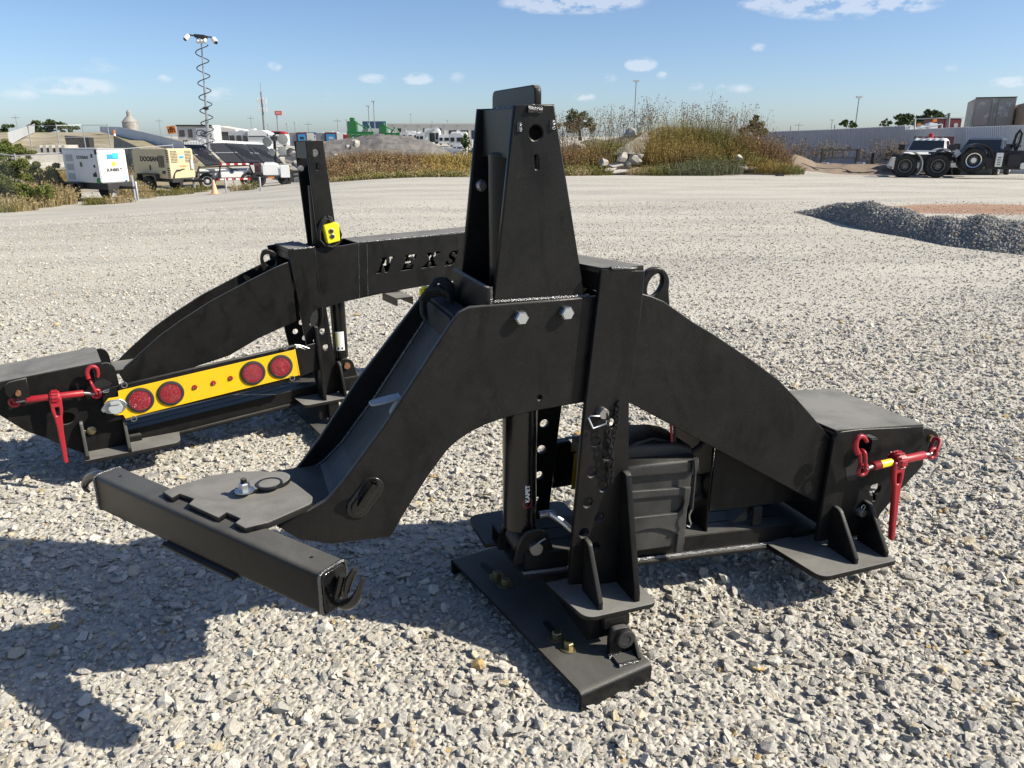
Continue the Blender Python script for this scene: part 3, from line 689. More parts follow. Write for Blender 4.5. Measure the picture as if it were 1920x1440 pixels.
for px, py in ((932, 1082), (948, 1096), (1044, 1196), (1066, 1215)):
    bolt(m1, onz(px, py, .0705), Z, .0165, .02, YZINC, True, 'shoe_bolt')
for (xa, ya, xb, yb) in ((906, 1058, 924, 1074), (1024, 1168, 1036, 1182)):
    p, r_ = onz(xa, ya, .071), onz(xb, yb, .071); d_ = (r_ - p); l_ = d_.length; d_.normalize(); e_ = Z.cross(d_)
    pl = [(l_ + .011 * cos(t), .011 * sin(t)) for t in [(-.5 + k / 8) * pi for k in range(9)]] + [(.011 * cos(t), .011 * sin(t)) for t in [(.5 + k / 8) * pi for k in range(9)]]
    slab('shoe_slot', m1, pl, p, d_, e_, Z, .0012, INK, bev=.0002)
# carrier beam under the bed and its pivot
cl = .955
b = MB(); c_a, c_b = A.P(cl, 1.80, .145), A.P(cl, 2.50, .145); b.obox((c_a + c_b) / 2, A.u * .05, A.v * .35, Z * .043).out('carrier_beam', PB, m1, bev=.003)
A.box('pivot_block', m1, .945, 1.035, 1.77, 1.80, .150, .190, PBG, .004)
A.plateW('pivot_lug', m1, [(.955, .069), (1.04, .069), (1.04, .125, .02), (1.02, .165, .035), (.965, .165, .03), (.955, .135)], 1.745, .022, PB, raw=True)
A.plateW('pivot_lug', m1, [(.955, .069), (1.04, .069), (1.04, .15), (.955, .15)], 2.44, .022, PB, raw=True)
MB().lathe(A.P(1.005, 1.75, .128), -A.v, [(0, .031), (.016, .031), (.019, .028), (.0192, .015), (.017, .014), (.017, .001)], 28).out('pivot_cap', RUB, m1, smooth=35)
A.plateL('gusset', m1, [(1.745, .069), (1.70, .069), (1.70, .078), (1.738, .13, .008), (1.745, .13)], 1.03, .012, PB, bev=.002)
bead(m1, [A.P(.95, 1.742, .073), A.P(1.045, 1.742, .073)], .008)
A.box('weld_pad', m1, .958, 1.028, 1.695, 1.745, .069, .079, PB, .003); bead(m1, [A.P(.96, 1.694, .075), A.P(1.025, 1.694, .075)], .007)
# --- rear arm, tapering down to the tail
rear_px = [(1150, 545), (1206, 551), (1221, 555), (1245, 565), (1272, 584), (1300, 604), (1339, 627), (1410, 675), (1460, 712), (1493, 746), (1522, 779), (1543, 804), (1560, 826), (1537, 946), (1180, 755), (1150, 741)]
ra = A.poly(rear_px, WA + .005)
A.plateW('rear_plate', m1, ra, WA + .005, .014, PB, raw=True, bev=.003)
A.plateW('rear_plate', m1, ra, WF - .019, .014, PB, raw=True, bev=.003)
lowline = [ra[13], ra[14], ra[15]]
strip('rear_web', m1, A, [(p[0], p[1] + .012) for p in lowline], WA + .02, WF - .02, .012, PB)
upl = [(p[0] - .0, p[1] - .05) for p in ra[1:12]]
strip('rear_web', m1, A, upl[:5], WA + .02, WF - .02, .012, PB)
# lifting eye
eo = A.W(1228, 530, WC)
pl = [(eo[0] - .07, eo[1] - .08), (eo[0] + .06, eo[1] - .10), (eo[0] + .048, eo[1] - .03), (eo[0] + .05, eo[1] + .015, .03), (eo[0] + .02, eo[1] + .052, .04), (eo[0] - .03, eo[1] + .052, .04), (eo[0] - .065, eo[1] + .0, .03)]
A.plateW('lifting_eye', m1, pl, WC - .012, .024, PB, [[(eo[0] - .005 + .026 * cos(t) + .01 * sin(t), eo[1] - .005 + .036 * sin(t)) for t in [k * pi / 10 for k in range(20)]]], raw=True, bev=.005)
# --- tail with cheeks, deck plate, ears and feet
TW0, TW1 = 1.93, 2.37
tail_px = [(1574, 810), (1612, 805), (1700, 801), (1731, 799), (1736, 830), (1731, 873), (1690, 918), (1650, 965), (1640, 1000), (1531, 1016), (1548, 920), (1564, 825)]
tc_ = A.poly(tail_px, TW0); tc_[0] = (*tc_[0], .02)
kh = [A.W(1641, 918, TW0)]; key = circ(*kh[0], .027, 22)
kx, kz_ = kh[0]; key = [(kx + .027 * cos(t), kz_ + .024 * sin(t)) for t in [(-.34 + 1.68 * k / 20) * pi - pi * .12 + 0 for k in range(21)]]
key = [(kx + .027 * cos(t), kz_ + .024 * sin(t)) for t in [(-.42 * pi + 1.84 * pi * k / 22) for k in range(23)]] + [(kx - .002, kz_ - .048), (kx + .012, kz_ - .048)]
A.plateW('tail_cheek', m1, rnd(tc_), TW0, .018, PB, [key], raw=True, bev=.003)
A.plateW('tail_cheek', m1, rnd(tc_), TW1 - .018, .018, PB, raw=True, bev=.003)
A.plateL('tail_bulkhead', m1, [(TW0 + .018, .19), (TW1 - .018, .19), (TW1 - .018, .56), (TW0 + .018, .56)], tc_[0][0] + .06, .014, PB)
zd = .612
dk = [A.Zp(1590, 803.5, zd), A.Zp(1512, 757, zd), A.Zp(1590, 755.5, zd), A.Zp(1735, 797, zd)]
lA, lB = A.W(1585, 806, TW0)[0], A.W(1733, 799, TW0)[0]; zB = A.W(1733, 799, TW0)[1]; zA = A.W(1600, 804, TW0)[1]
b = MB(); b.add([A.P(lA - .04, TW0 + .002, zA + .004), A.P(lA - .09, TW1 - .002, zA + .010), A.P(lB - .02, TW1 - .002, zB + .012), A.P(lB, TW0 + .002, zB + .006)] + [A.P(lA - .04, TW0 + .002, zA - .008), A.P(lA - .09, TW1 - .002, zA - .002), A.P(lB - .02, TW1 - .002, zB), A.P(lB, TW0 + .002, zB - .006)],
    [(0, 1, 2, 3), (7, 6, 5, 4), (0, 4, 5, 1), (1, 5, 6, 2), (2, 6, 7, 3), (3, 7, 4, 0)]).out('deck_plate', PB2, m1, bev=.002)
for w in (2.31, 2.355):
    A.plateW('tail_ear', m1, [(lA - .05, zA - .03), (lA + .05, zA - .03), (lA + .05, zA + .02, .01), (lA - .03, zA + .03, .03), (lA - .06, zA + .01, .02)], w, .012, PB, raw=True)
ear = [(lB - .05, zB - .10), (lB - .05, zB - .004), (lB + .05, zB - .02, .03), (lB + .105, zB - .055, .05), (lB + .095, zB - .115, .04), (lB + .03, zB - .115)]
for w in (TW0 + .012, TW0 + .075, TW1 - .09, TW1 - .03):
    A.plateW('tail_ear', m1, rnd(ear), w, .014, PB, raw=True, bev=.003)
MB().lathe(A.P(lB + .055, TW0, zB - .06), A.v, [(0, .013), (.11, .013)], 16).out('ear_pin', RUST, m1, smooth=40)
pp = A.Wp(1610, 958, TW0); MB().lathe(pp + A.v * .03, -A.v, [(0, .016), (.052, .016), (.055, .014)], 20).out('cheek_pin', STEEL, m1, smooth=40)
MB().torus(pp - A.v * .018 + Z * .024, A.u, Z, .008, .0022, 12, 5).out('cheek_pin_ring', ZINC, m1, smooth=60)
zp = .160
padN = [A.Zp(1530, 1075, zp), A.Zp(1682, 1050, zp), A.Zp(1440, 1018, zp)]
A.plateZ('foot_plate', m1, [(padN[2][0] - .01, 2.04), (padN[0][0] + .0, padN[1][1], .04), (padN[1][0], padN[1][1], .012), (padN[1][0] + .01, 1.95), (padN[1][0] - .02, 2.04)], zp, .02, PB2)
A.plateZ('foot_plate', m1, [(padN[2][0] - .01, 2.27), (padN[0][0] + .0, 2.53, .04), (padN[1][0], 2.53, .04), (padN[1][0] - .02, 2.27)], zp, .02, PB)
A.box('tail_bed', m1, L1 - .02, padN[1][0] - .01, 2.02, 2.29, zp - .012, zp + .02, PB)
for l_, in ((A.W(1553, 1010, TW0)[0],), (A.W(1608, 1000, TW0)[0],)):
    A.plateL('gusset', m1, [(TW0 + .002, zp - .001), (TW0 - .135, zp - .001), (TW0 - .135, zp + .022), (TW0 - .03, zp + .165, .02), (TW0 + .002, zp + .165)], l_, .018, PB, bev=.004)
    A.plateL('gusset', m1, [(TW1 - .002, zp - .001), (TW1 + .135, zp - .001), (TW1 + .135, zp + .022), (TW1 + .03, zp + .165, .02), (TW1 - .002, zp + .165)], l_, .018, PB, bev=.004)
# inner boards and brackets of the base
A.plateW('inner_panel', m1, [(1344, 832), (1330, 958), (1425, 948), (1530, 932), (1530, 890), (1420, 838)], 2.045, .008, PB)
A.plateL('inner_plate', m1, [(2.05, .24), (2.30, .24), (2.30, .58), (2.05, .58)], A.W(1322, 1000, 2.05)[0], .01, PB)
tb = A.W(1417, 985, 2.05); A.box('bracket', m1, tb[0] - .02, tb[0] + .02, 2.045, 2.055, tb[1], tb[1] + .075, PB2, .002)
b = MB(); b0_ = A.W(1368, 985, 2.07)[0]; b.add([A.P(b0_, 2.06, .25), A.P(b0_ + .06, 2.06, .25), A.P(b0_ + .13, 2.08, .33), A.P(b0_ + .02, 2.14, .25), A.P(b0_ + .07, 2.14, .25), A.P(b0_ + .13, 2.12, .33)], [(0, 1, 2), (5, 4, 3), (0, 3, 4, 1), (1, 4, 5, 2), (2, 5, 3, 0)]).out('brace', PB, m1)
# light board at the far side: only its end is seen
lb = A.W(1046, 838, 2.42)[0]
A.plateW('light_board', m1, [(1042, 837), (1092, 829), (1092, 846), (1042, 850)], 2.43, .02, YEL)
A.plateW('light_board', m1, [(1077, 850), (1094, 848), (1088, 914), (1071, 918)], 2.425, .004, YEL)
A.plateW('light_board_back', m1, [(1040, 850), (1110, 840), (1104, 905), (1036, 916)], 2.456, .02, PB)
A.box('light_board_arm', m1, lb - .03, lb + .04, 2.385, 2.43, .36, .52, PB, .004)
MB().tube([A.P(lb + .02, 2.40, .53), A.P(lb + .06, 2.38, .535), A.P(lb + .09, 2.37, .55)], .006, 6).out('light_board_clip', ZINC, m1, smooth=50)
# --- strapped battery box
bx = empty('battery_box', A.P(1.24, 2.1, .268), 'ribbed black plastic battery box strapped on the base tubes beside drilled post', 'battery box')
WB = 1.985
def bpz(x, y): return A.W(x, y, WB)
bl0, bl1 = bpz(1140, 940)[0], bpz(1299, 887)[0]
A.plateW('box_body', bx, [(1140, 885), (1300, 878), (1296, 905), (1290, 950), (1286, 1000), (1284, 1022), (1140, 1042)], WB + .012, .25, PLAS, r=.004, bev=.006)
lid = [(bl0 - .005, bpz(1173, 893)[1]), (bpz(1308, 882)[0], bpz(1308, 882)[1]), (bpz(1308, 860)[0], bpz(1308, 860)[1] + .003), (bl0 - .005, bpz(1173, 871)[1])]
A.plateW('box_lid', bx, lid, WB - .012, .30, PLAS, raw=True, bev=.008)
lz0 = (lid[2][1] + lid[3][1]) / 2
hump = [(1140, 868), (1304, 858), (1300, 838, .02), (1270, 832), (1180, 836), (1140, 838)]
A.plateW('lid_dome', bx, [(a[0], a[1], .012) for a in A.poly(hump, WB + .04)], WB + .045, .20, PLAS, raw=True, bev=.012)
# raised front frame with window and arched foot
fo = [(1140, 928), (1180, 922), (1296, 914), (1292, 945), (1285, 968), (1281, 1036), (1267, 1039), (1271, 1003), (1255, 995), (1236, 991), (1212, 993), (1190, 999), (1178, 1004), (1140, 1012)]
wi = rnd(A.poly([(1150, 940), (1276, 929), (1284, 936), (1281, 952), (1272, 962), (1150, 975)], WB), .018)
A.plateW('front_frame', bx, fo, WB, .014, PLAS, [wi], bev=.003)
st = MB()
for w_ in (WB - .018,):
    p = [A.Wp(1302, 862, w_), A.Wp(1303, 885, w_), A.Wp(1299, 930, w_), A.Wp(1297, 955, w_)]
    st.obox((p[0] + p[1]) / 2, A.u * .009, A.v * .002, Z * .03); st.tube(p, .006, 6)
st.out('strap', RUB, bx, smooth=40)
MB().tube([A.Wp(1297, 955, WB - .02), A.Wp(1292, 966, WB - .02), A.Wp(1293, 975, WB - .02), A.Wp(1296, 981, WB - .02), A.Wp(1293, 988, WB - .02), A.Wp(1287, 985, WB - .02)], .0032, 6).out('strap_hook', ZINC, bx, smooth=60)
for k in range(2):
    y0 = 850 - 4 * k
    MB().tube([A.P(bl0 + .05 * k, WB + .03 + .03 * k, lz0 + .02), A.P(bl0 + .12 + .03 * k, WB + .05 + .03 * k, lz0 + .055), A.P(bl0 + .2 + .02 * k, WB + .08 + .03 * k, lz0 + .05), A.P(bl1 + .01, WB + .06 + .04 * k, lz0 + .01)], .007, 8).out('cable', RUB, bx, smooth=60)
MB().tube([A.P(bl1, WB + .05, lz0 - .02), A.P(bl1 + .06, WB + .06, lz0 + .0), A.P(bl1 + .10, WB + .09, lz0 + .02)], .010, 8).out('cable', RUB, bx, smooth=60)
for i, mt in enumerate((RED, RUB)):
    MB().tube([A.P(bl1 - .05 + .012 * i, WB + .06, lz0 + .02), A.P(bl1 - .06 + .012 * i, WB + .06, lz0 + .10), A.P(bl1 - .07 + .012 * i, WB + .08, lz0 + .2)], .005, 6).out('lead', mt, bx, smooth=60)
for k in range(3):
    MB().torus(A.P(bl1 + .07 + .012 * k, 2.10, .40), V((0, .3, 1)), A.u, .045, .006, 16, 6).out('hose_loop', RUB, bx, smooth=60)
# --- pendant control with its lead, tucked on top of the arm
pd = empty('pendant_control', A.P(.50, 2.31, 1.14), 'yellow push-button pendant control tucked behind the sloping arm', 'remote control')
c = A.Wp(798, 552, 2.36)
MB().obox(c, A.u * .018, A.v * .02, Z * .026).out('housing', YPL, pd, bev=.008)
def loop(pts): return pts
pts = [A.Wp(x, y, 2.25) for x, y in [(800, 560), (808, 540), (818, 526), (828, 524), (840, 536), (848, 556), (850, 580)]]
MB().tube(pts, .010, 8).out('lead', RUB, pd, smooth=60)
MB().tube([A.Wp(830, 525, 2.25), A.Wp(840, 534, 2.25), A.Wp(846, 545, 2.25)], [.014, .015, .014], 8).out('strain_relief', RUB, pd, smooth=60)
for k in range(3):
    pts = [A.Wp(x + 3 * k, y + 5 * k, 2.18 + .02 * k) for x, y in [(792, 590), (790, 560), (800, 545), (822, 541), (840, 550), (846, 580), (846, 640)]]
    MB().tube(pts, .007, 7).out('lead', RUB, pd, smooth=60)
A.box('bracket', m1, A.W(800, 560, 2.3)[0], A.W(845, 560, 2.3)[0], 2.02, 2.33, .95, 1.12, RUB, .01)
# --- ratchet load binders
def binder(label, fr, w, bar0, bar1, gear, hand, ring, link, hook, far, org, cheek_w):
    t = empty('load_binder', org, label, 'load binder')
    p0, p1, g = fr.Wp(*bar0, w), fr.Wp(*bar1, w), fr.Wp(*gear, w); d = (p1 - p0).normalized()
    MB().tube([p0, p0 + d * .004, p1 - d * .004, p1], [.013, .0155, .0155, .013], 16).out('barrel', RED, t, smooth=40)
    b = MB(); b.lathe(g - d * .02, d, [(0, .027), (.006, .03), (.034, .03), (.04, .027)], 24)
    e1 = d.cross(fr.v).normalized(); e2 = d.cross(e1)
    for k in range(14):
        a = 2 * pi * k / 14; r_ = e1 * cos(a) + e2 * sin(a); b.obox(g + r_ * .031, d * .012, r_ * .004, d.cross(r_) * .0035)
    b.out('ratchet', RED, t)
    h0 = fr.Wp(*gear, w - .01); h1 = fr.Wp(*hand, w - .03); hd = (h1 - h0); L_ = hd.length; hd.normalize(); side = hd.cross(fr.v).normalized()
    ou = [(.0, -.026), (.06, -.024), (.10, -.016), (.16, -.0125), (L_, -.009), (L_, .009), (.16, .0125), (.10, .016), (.06, .024), (0, .026)]
    sl_ = rnd([(.045, -.009), (.085, -.006), (.085, .006), (.045, .009)], .006)
    slab('handle', t, rnd(ou, .01), h0 - fr.v * .014, hd, side, fr.v, .02, RED, [sl_], bev=.005)
    r0 = fr.Wp(*ring, w); MB().tube([p0 if (p0 - r0).length < (p1 - r0).length else p1, r0], .008, 8).out('screw', STEEL, t, smooth=50)
    MB().torus(r0, d, Z, .019, .0075, 18, 8).out('eye', RED, t, smooth=60)
    l0 = fr.Wp(*link, w - .004); ld = (l0 - r0).normalized(); MB().torus((l0 + r0) / 2, ld, fr.v, .013, .0065, 18, 8, max(.006, (l0 - r0).length / 2 - .01)).out('chain_link', RED, t, smooth=60)
    hk = [fr.Wp(x, y, w - .006) for x, y in hook]
    sm = []
    for i in range(len(hk) - 1):
        a0, a1, a2, a3 = hk[max(i - 1, 0)], hk[i], hk[i + 1], hk[min(i + 2, len(hk) - 1)]
        for k in range(4):
            q_ = k / 4; sm.append(.5 * ((2 * a1) + (a2 - a0) * q_ + (2 * a0 - 5 * a1 + 4 * a2 - a3) * q_ * q_ + (3 * a1 - a0 - 3 * a2 + a3) * q_ ** 3))
    sm.append(hk[-1]); MB().tube(sm, [.011 - .004 * i / len(sm) for i in range(len(sm))], 10).out('hook', RED, t, smooth=60)
    f0 = fr.Wp(*far[0], w); other = p1 if (p1 - f0).length < (p0 - f0).length else p0
    MB().tube([other, f0], .008, 8).out('screw', STEEL, t, smooth=50)
    MB().torus(f0, d, Z, .018, .0075, 18, 8).out('eye', RED, t, smooth=60)
    f1 = fr.Wp(*far[1], w + .02); fd = (f1 - f0); MB().torus((f0 + f1) / 2, fd.normalized(), fr.v, .014, .0075, 18, 8, max(.005, fd.length / 2 - .012)).out('shackle', RED, t, smooth=60)
    return t, p0, p1, d
t, p0, p1, d = binder('red ratchet load binder with yellow sticker on the tail beside the battery box', A, 1.875, (1637, 874), (1733, 853), (1683, 863), (1669, 1011), (1618, 881), (1617, 846),
    [(1608, 850), (1604, 838), (1606, 825), (1613, 818), (1620, 820), (1625, 828)], [(1748, 850), (1758, 824)], A.P(2.05, 1.875, .4), TW0)
mid = p0.lerp(p1, .22); e1 = (CAM - mid); e1 = (e1 - d * e1.dot(d)).normalized(); e2 = d.cross(e1); vs = []; fs = []
for k in range(7):
    a = -.9 + 1.8 * k / 6; rr_ = (e1 * cos(a) + e2 * sin(a)) * .0162; vs += [mid - d * .022 + rr_, mid + d * .028 + rr_]
for k in range(6): fs.append((2 * k, 2 * k + 1, 2 * k + 3, 2 * k + 2))
put('sticker', mesh(vs, fs), YPL, t)
hk0 = A.Wp(1622, 828, TW0); MB().obox(hk0 - A.v * .02, A.u * .016, A.v * .022, Z * .028).out('hook_plate', PB, m1, bev=.004)
hx = [(kx_ * .038 + A.W(1600, 880, TW0)[0], kz2 * .045 + A.W(1600, 880, TW0)[1]) for kx_, kz2 in ((-1, .2), (-.3, 1), (.9, 1), (1, -.3), (.3, -1), (-.6, -.9))]
slab('hex_opening', m1, hx, A.v * (TW0 - .0015), A.u, Z, A.v, .002, INK, bev=.0002)
# ================================================================ second neck machine, behind
B = Frame(radians(58))
W2 = 3.98
m2 = empty('trailer_neck', B.P(1.2, 4.1, 0), 'black steel trailer neck with yellow light board and letters cut through its beam', 'trailer neck')
FW = .24                                        # width between its cheeks
# --- rear arm
r2 = [(224, 702), (240, 684), (263, 662), (299, 630), (336, 603), (391, 567), (458, 531), (513, 503), (545, 489), (556, 602), (486, 634), (430, 667), (330, 700), (236, 722)]
rp = B.poly(r2, W2 + .01)
B.plateW('rear_plate', m2, rp, W2 + .01, .014, PB, raw=True, bev=.003)
B.plateW('rear_plate', m2, rp, W2 + FW - .03, .014, PB, raw=True, bev=.003)
strip('rear_web', m2, B, [(p[0] + .0, p[1] - .07) for p in rp[2:9]], W2 + .02, W2 + FW - .03, .012, PB)
B.box('cross_plate', m2, rp[0][0] - .02, rp[0][0] + .15, W2 + .02, W2 + FW - .04, rp[0][1] + .0, rp[0][1] + .02, PB2, .002)
# --- post pair, cap, beam
p2 = [(540, 471), (591, 462), (600, 540), (612, 576), (631, 690), (638, 733), (600, 746), (574, 642), (555, 545)]
ho = [(587, 608), (605, 621), (593, 639), (611, 651), (599, 669)]
pp2 = B.poly(p2, W2); hh = [circ(*B.W(x, y, W2), .0165, 18) for x, y in ho]
B.plateW('post', m2, pp2, W2, .018, PB, hh, raw=True, bev=.003)
fp = [(x - .035, z) for x, z in pp2]; hf = [circ(*B.W(561, 621, W2 + FW), .0165, 18)]
B.plateW('post', m2, fp, W2 + FW + .02, .018, PB, [circ(h_[0][0] - .0165 - .035, h_[0][1], .0165, 18) for h_ in hh], raw=True, bev=.003)
zc = pp2[0][1]; la, lb_ = pp2[0][0], pp2[1][0]
B.box('portal_cap', m2, la + .004, lb_ - .004, W2 + .003, W2 + FW + .03, zc - .012, zc + .010, PB2, .003)
B.box('portal_flange', m2, la + .006, la + .018, W2 + .02, W2 + FW + .018, zc - .05, zc - .014, PB2, .002)
bead(m2, [B.P(la + .03, W2 + .001, zc + .006), B.P(lb_ - .01, W2 + .001, zc + .010)], .006)
WBm = W2 + .012
bm_px = [(586, 468), (640, 461), (672, 455.5), (863, 437), (1010, 422), (1010, 494), (854, 526), (723, 549), (640, 567), (612, 577), (596, 560)]
bpoly = B.poly(bm_px, WBm)
# letters cut through the beam: slanted slab-serif capitals
GL = {'N': [(0, 0), (.34, 0), (.34, .13), (.27, .13), (.27, .58), (.62, 0), (.84, 0), (.84, .87), (.94, .87), (.94, 1), (.60, 1), (.60, .87), (.68, .87), (.68, .45), (.33, 1), (0, 1), (0, .87), (.10, .87), (.10, .13), (0, .13)],
      'E': [(0, 0), (.86, 0), (.86, .32), (.70, .32), (.66, .15), (.33, .15), (.33, .44), (.5, .44), (.5, .34), (.62, .34), (.62, .68), (.5, .68), (.5, .58), (.33, .58), (.33, .85), (.64, .85), (.68, .70), (.84, .70), (.84, 1), (0, 1), (0, .87), (.12, .87), (.12, .13), (0, .13)],
      'X': [(0, 0), (.38, 0), (.38, .13), (.32, .13), (.47, .36), (.62, .13), (.55, .13), (.55, 0), (.95, 0), (.95, .13), (.86, .13), (.60, .52), (.82, .87), (.92, .87), (.92, 1), (.56, 1), (.56, .87), (.61, .87), (.49, .68), (.36, .87), (.42, .87), (.42, 1), (.03, 1), (.03, .87), (.12, .87), (.36, .51), (.09, .13), (0, .13)],
      'S': [(0, 0), (.14, 0), (.18, .08), (.38, 0), (.66, .04), (.80, .2), (.76, .42), (.56, .56), (.32, .66), (.27, .78), (.40, .88), (.58, .82), (.64, .67), (.78, .67), (.78, 1), (.66, 1), (.62, .94), (.42, 1), (.18, .95), (.05, .78), (.12, .55), (.36, .42), (.56, .32), (.58, .2), (.42, .12), (.24, .18), (.14, .34), (0, .34)]}
hl2 = []
for ch, bx0, tx0 in (('N', (706, 513), (737, 484)), ('E', (751, 508), (782, 478)), ('X', (791, 503), (825, 474)), ('S', (834, 499), (860, 470))):
    o_ = B.W(*bx0, WBm); e_ = B.W(*tx0, WBm); wd = (e_[0] - o_[0]) * .80; ht = .085; sl_ = .035
    hl2.append([(o_[0] + g_[0] * wd + g_[1] * sl_, o_[1] + .03 * g_[0] * wd + g_[1] * ht) for g_ in GL[ch]])
B.plateW('neck_beam_plate', m2, bpoly, WBm, .014, PB, hl2, raw=True, bev=.0018)
B.plateW('neck_beam_plate', m2, bpoly, WBm + FW - .014, .014, PB, [[(x + .13, z) for x, z in h_] for h_ in hl2[:3]], raw=True, bev=.0018)
ba, bb = bpoly[2], bpoly[4]
strip('neck_top_plate', m2, B, [ba, bpoly[3], bb], WBm + .004, WBm + FW - .004, .012, PB2)
bead(m2, [B.P(ba[0], WBm + .004, ba[1] + .001), B.P(bb[0], WBm + .004, bb[1] + .001)], .005)
bo = [bpoly[5], bpoly[6], bpoly[7], bpoly[8]]
strip('neck_bottom_plate', m2, B, [(p[0], p[1] + .012) for p in bo], WBm + .014, WBm + FW - .014, .012, PB)
for x in (672, 688):
    a_, b_ = B.Wp(x, 457 - (x - 672) * .1, WBm - .0005), B.Wp(x + 2, 560 - (x - 672) * .2, WBm - .0005)
    MB().tube([a_, b_], .0018, 5).out('plate_seam', WELD, m2)
# step bracket under the beam
c1_, c2_ = B.Wp(728, 551, W2 - .02), B.Wp(768, 557, W2 - .14)
l_, w_, z_ = B.lw(B.Wp(745, 550, W2 - .05))
b = MB(); b.obox(B.P(l_, W2 - .05, z_ - .01), B.u * .05, B.v * .10, Z * .004); b.obox(B.P(l_ - .047, W2 - .05, z_ - .03), B.u * .003, B.v * .10, Z * .02); b.obox(B.P(l_ + .047, W2 - .05, z_ - .03), B.u * .003, B.v * .10, Z * .02)
b.out('step_bracket', PB2, m2)
# beyond the tower of the near machine the beam carries its own nose block
B.box('nose_block', m2, bb[0] - .012, bb[0] + .10, WBm + .02, WBm + FW - .02, bb[1] - .27, bb[1] - .02, PB)
# lifting eye
ec = B.W(505, 484, W2 + FW / 2)
pl = [(ec[0] - .035, ec[1] - .12), (ec[0] + .13, ec[1] - .12), (ec[0] + .06, ec[1] - .05, .02), (ec[0] + .035, ec[1] + .035, .03), (ec[0] - .03, ec[1] + .055, .03), (ec[0] - .05, ec[1] + .0, .02)]
B.plateW('lifting_eye', m2, rnd(pl), W2 + FW / 2 - .01, .02, PB, [[(ec[0] + .03 * cos(t) - .012 * sin(t), ec[1] - .012 + .034 * sin(t)) for t in [k * pi / 9 for k in range(18)]]], raw=True, bev=.004)
# --- tower
WT = W2 + .02
tpx = [(573, 265), (606, 262), (636, 470), (600, 476)]
t2 = B.poly(tpx, WT)
B.plateW('tower_plate', m2, t2, WT, .016, PB, [circ(*B.W(592, 286, WT), .018, 20), rnd([B.W(592, 306, WT), B.W(597, 306, WT), B.W(598, 319, WT), B.W(593, 319, WT)], .005)], raw=True, bev=.003)
B.plateW('tower_plate', m2, t2, WT + .19, .016, PB, [circ(*B.W(592, 286, WT), .018, 20)], raw=True, bev=.003)
B.plateL('tower_end_plate', m2, [(WT + .016, t2[0][1] - .085), (WT + .19, t2[0][1] - .085), (WT + .19, t2[0][1] - .003), (WT + .016, t2[0][1] - .003)], t2[0][0] + .004, .014, PB2)
B.plateL('tower_back_plate', m2, [(WT + .016, t2[2][1] + .02), (WT + .19, t2[2][1] + .02), (WT + .19, t2[1][1] - .1), (WT + .016, t2[1][1] - .1)], t2[1][0] - .01, .012, PB)
B.box('tower_top_plate', m2, t2[0][0] + .02, t2[1][0] - .004, WT + .016, WT + .19, t2[0][1] - .02, t2[0][1] - .008, PB)
MB().lathe(B.P(t2[0][0] + .02, WT + .19, t2[0][1] - .14), -B.v, [(0, .016), (.006, .016), (.0065, .011), (.02, .011)], 14).out('tower_bolt', ZINC, m2, smooth=40)
MB().lathe(B.P(t2[0][0] + .07, WT + .1, 1.0), Z, [(0, .045), (.35, .045)], 24).out('lift_ram', PB, m2, smooth=40)
# --- lower ram and clevis
rc0, rc1 = B.Wp(641, 668, W2 + .10), B.Wp(634, 576, W2 + .10)
l1_, _, z1_ = B.lw(rc0); 
MB().lathe(B.P(l1_ - .005, W2 + .10, z1_), Z, [(-.01, .03), (0, .042), (.42, .042)], 28).out('cylinder', PBG, m2, smooth=40)
lc2 = B.P(l1_ - .005, W2 + .10, 0); tv = CAM - lc2; rf = atan2(tv.y, tv.x)
def patch2d(x0, x1, y0, y1, n=6):
    vs = []; fs = []
    for k in range(n + 1):
        x = x0 + (x1 - x0) * k / n; vs += [V((x, y0, .0004)), V((x, y1, .0004))]
    for k in range(n): fs.append((2 * k, 2 * k + 2, 2 * k + 3, 2 * k + 1))
    return mesh(vs, fs)
zl = B.W(637, 640, W2 + .06)[1]
put('sticker', wrap(patch2d(-.025, .025, zl - .055, zl + .055), lc2, .0424, rf), WHITE, m2)
put('sticker_stripe', wrap(patch2d(-.0245, -.014, zl - .03, zl + .05), lc2, .0430, rf), YPL, m2)
for x_ in (-.011, .011): put('sticker_print', wrap(patch2d(x_ - .005, x_ + .005, zl - .048, zl - .036), lc2, .0428, rf), INK, m2)
l3, _, z3 = B.lw(B.Wp(648, 684, W2 + .06))
for wv in (W2 + .045, W2 + .14):
    B.plateW('clevis_plate', m2, rnd([(l3 - .06, z3 - .07), (l3 + .06, z3 - .07), (l3 + .04, z3 + .02, .02), (l3 + .012, z3 + .04, .02), (l3 - .025, z3 + .04, .02), (l3 - .045, z3 + .0, .02)]), wv, .015, PB, raw=True)
MB().lathe(B.P(l3, W2 + .03, z3), B.v, [(0, .018), (.15, .018)], 20).out('clevis_pin', RUST, m2, smooth=40)
B.box('clevis_block', m2, l3 - .09, l3 + .09, W2 + .03, W2 + .20, z3 - .15, z3 - .07, PB, .004)
# --- base tubes
def pz2(l): return .262 + (l - 1.15) * .075
def run2(l0, l1, w0, w1, dz0, dz1, name, mat):
    vs = []
    for l in (l0, l1):
        z = pz2(l)
        for w, zz in ((w0, z + dz0), (w1, z + dz0), (w1, z + dz1), (w0, z + dz1)): vs.append(B.P(l, w, zz))
    return MB().add(vs, [(3, 2, 1, 0), (4, 5, 6, 7), (0, 1, 5, 4), (1, 2, 6, 5), (2, 3, 7, 6), (3, 0, 4, 7)]).out(name, mat, m2, bev=.003)
for i in range(3): run2(.16, 1.36, W2 + .05 + .07 * i, W2 + .119 + .07 * i, -.07, 0, 'base_tube', PB)
run2(.14, 1.38, W2 + .03, W2 + .28, -.088, -.071, 'bed_plate', PB)
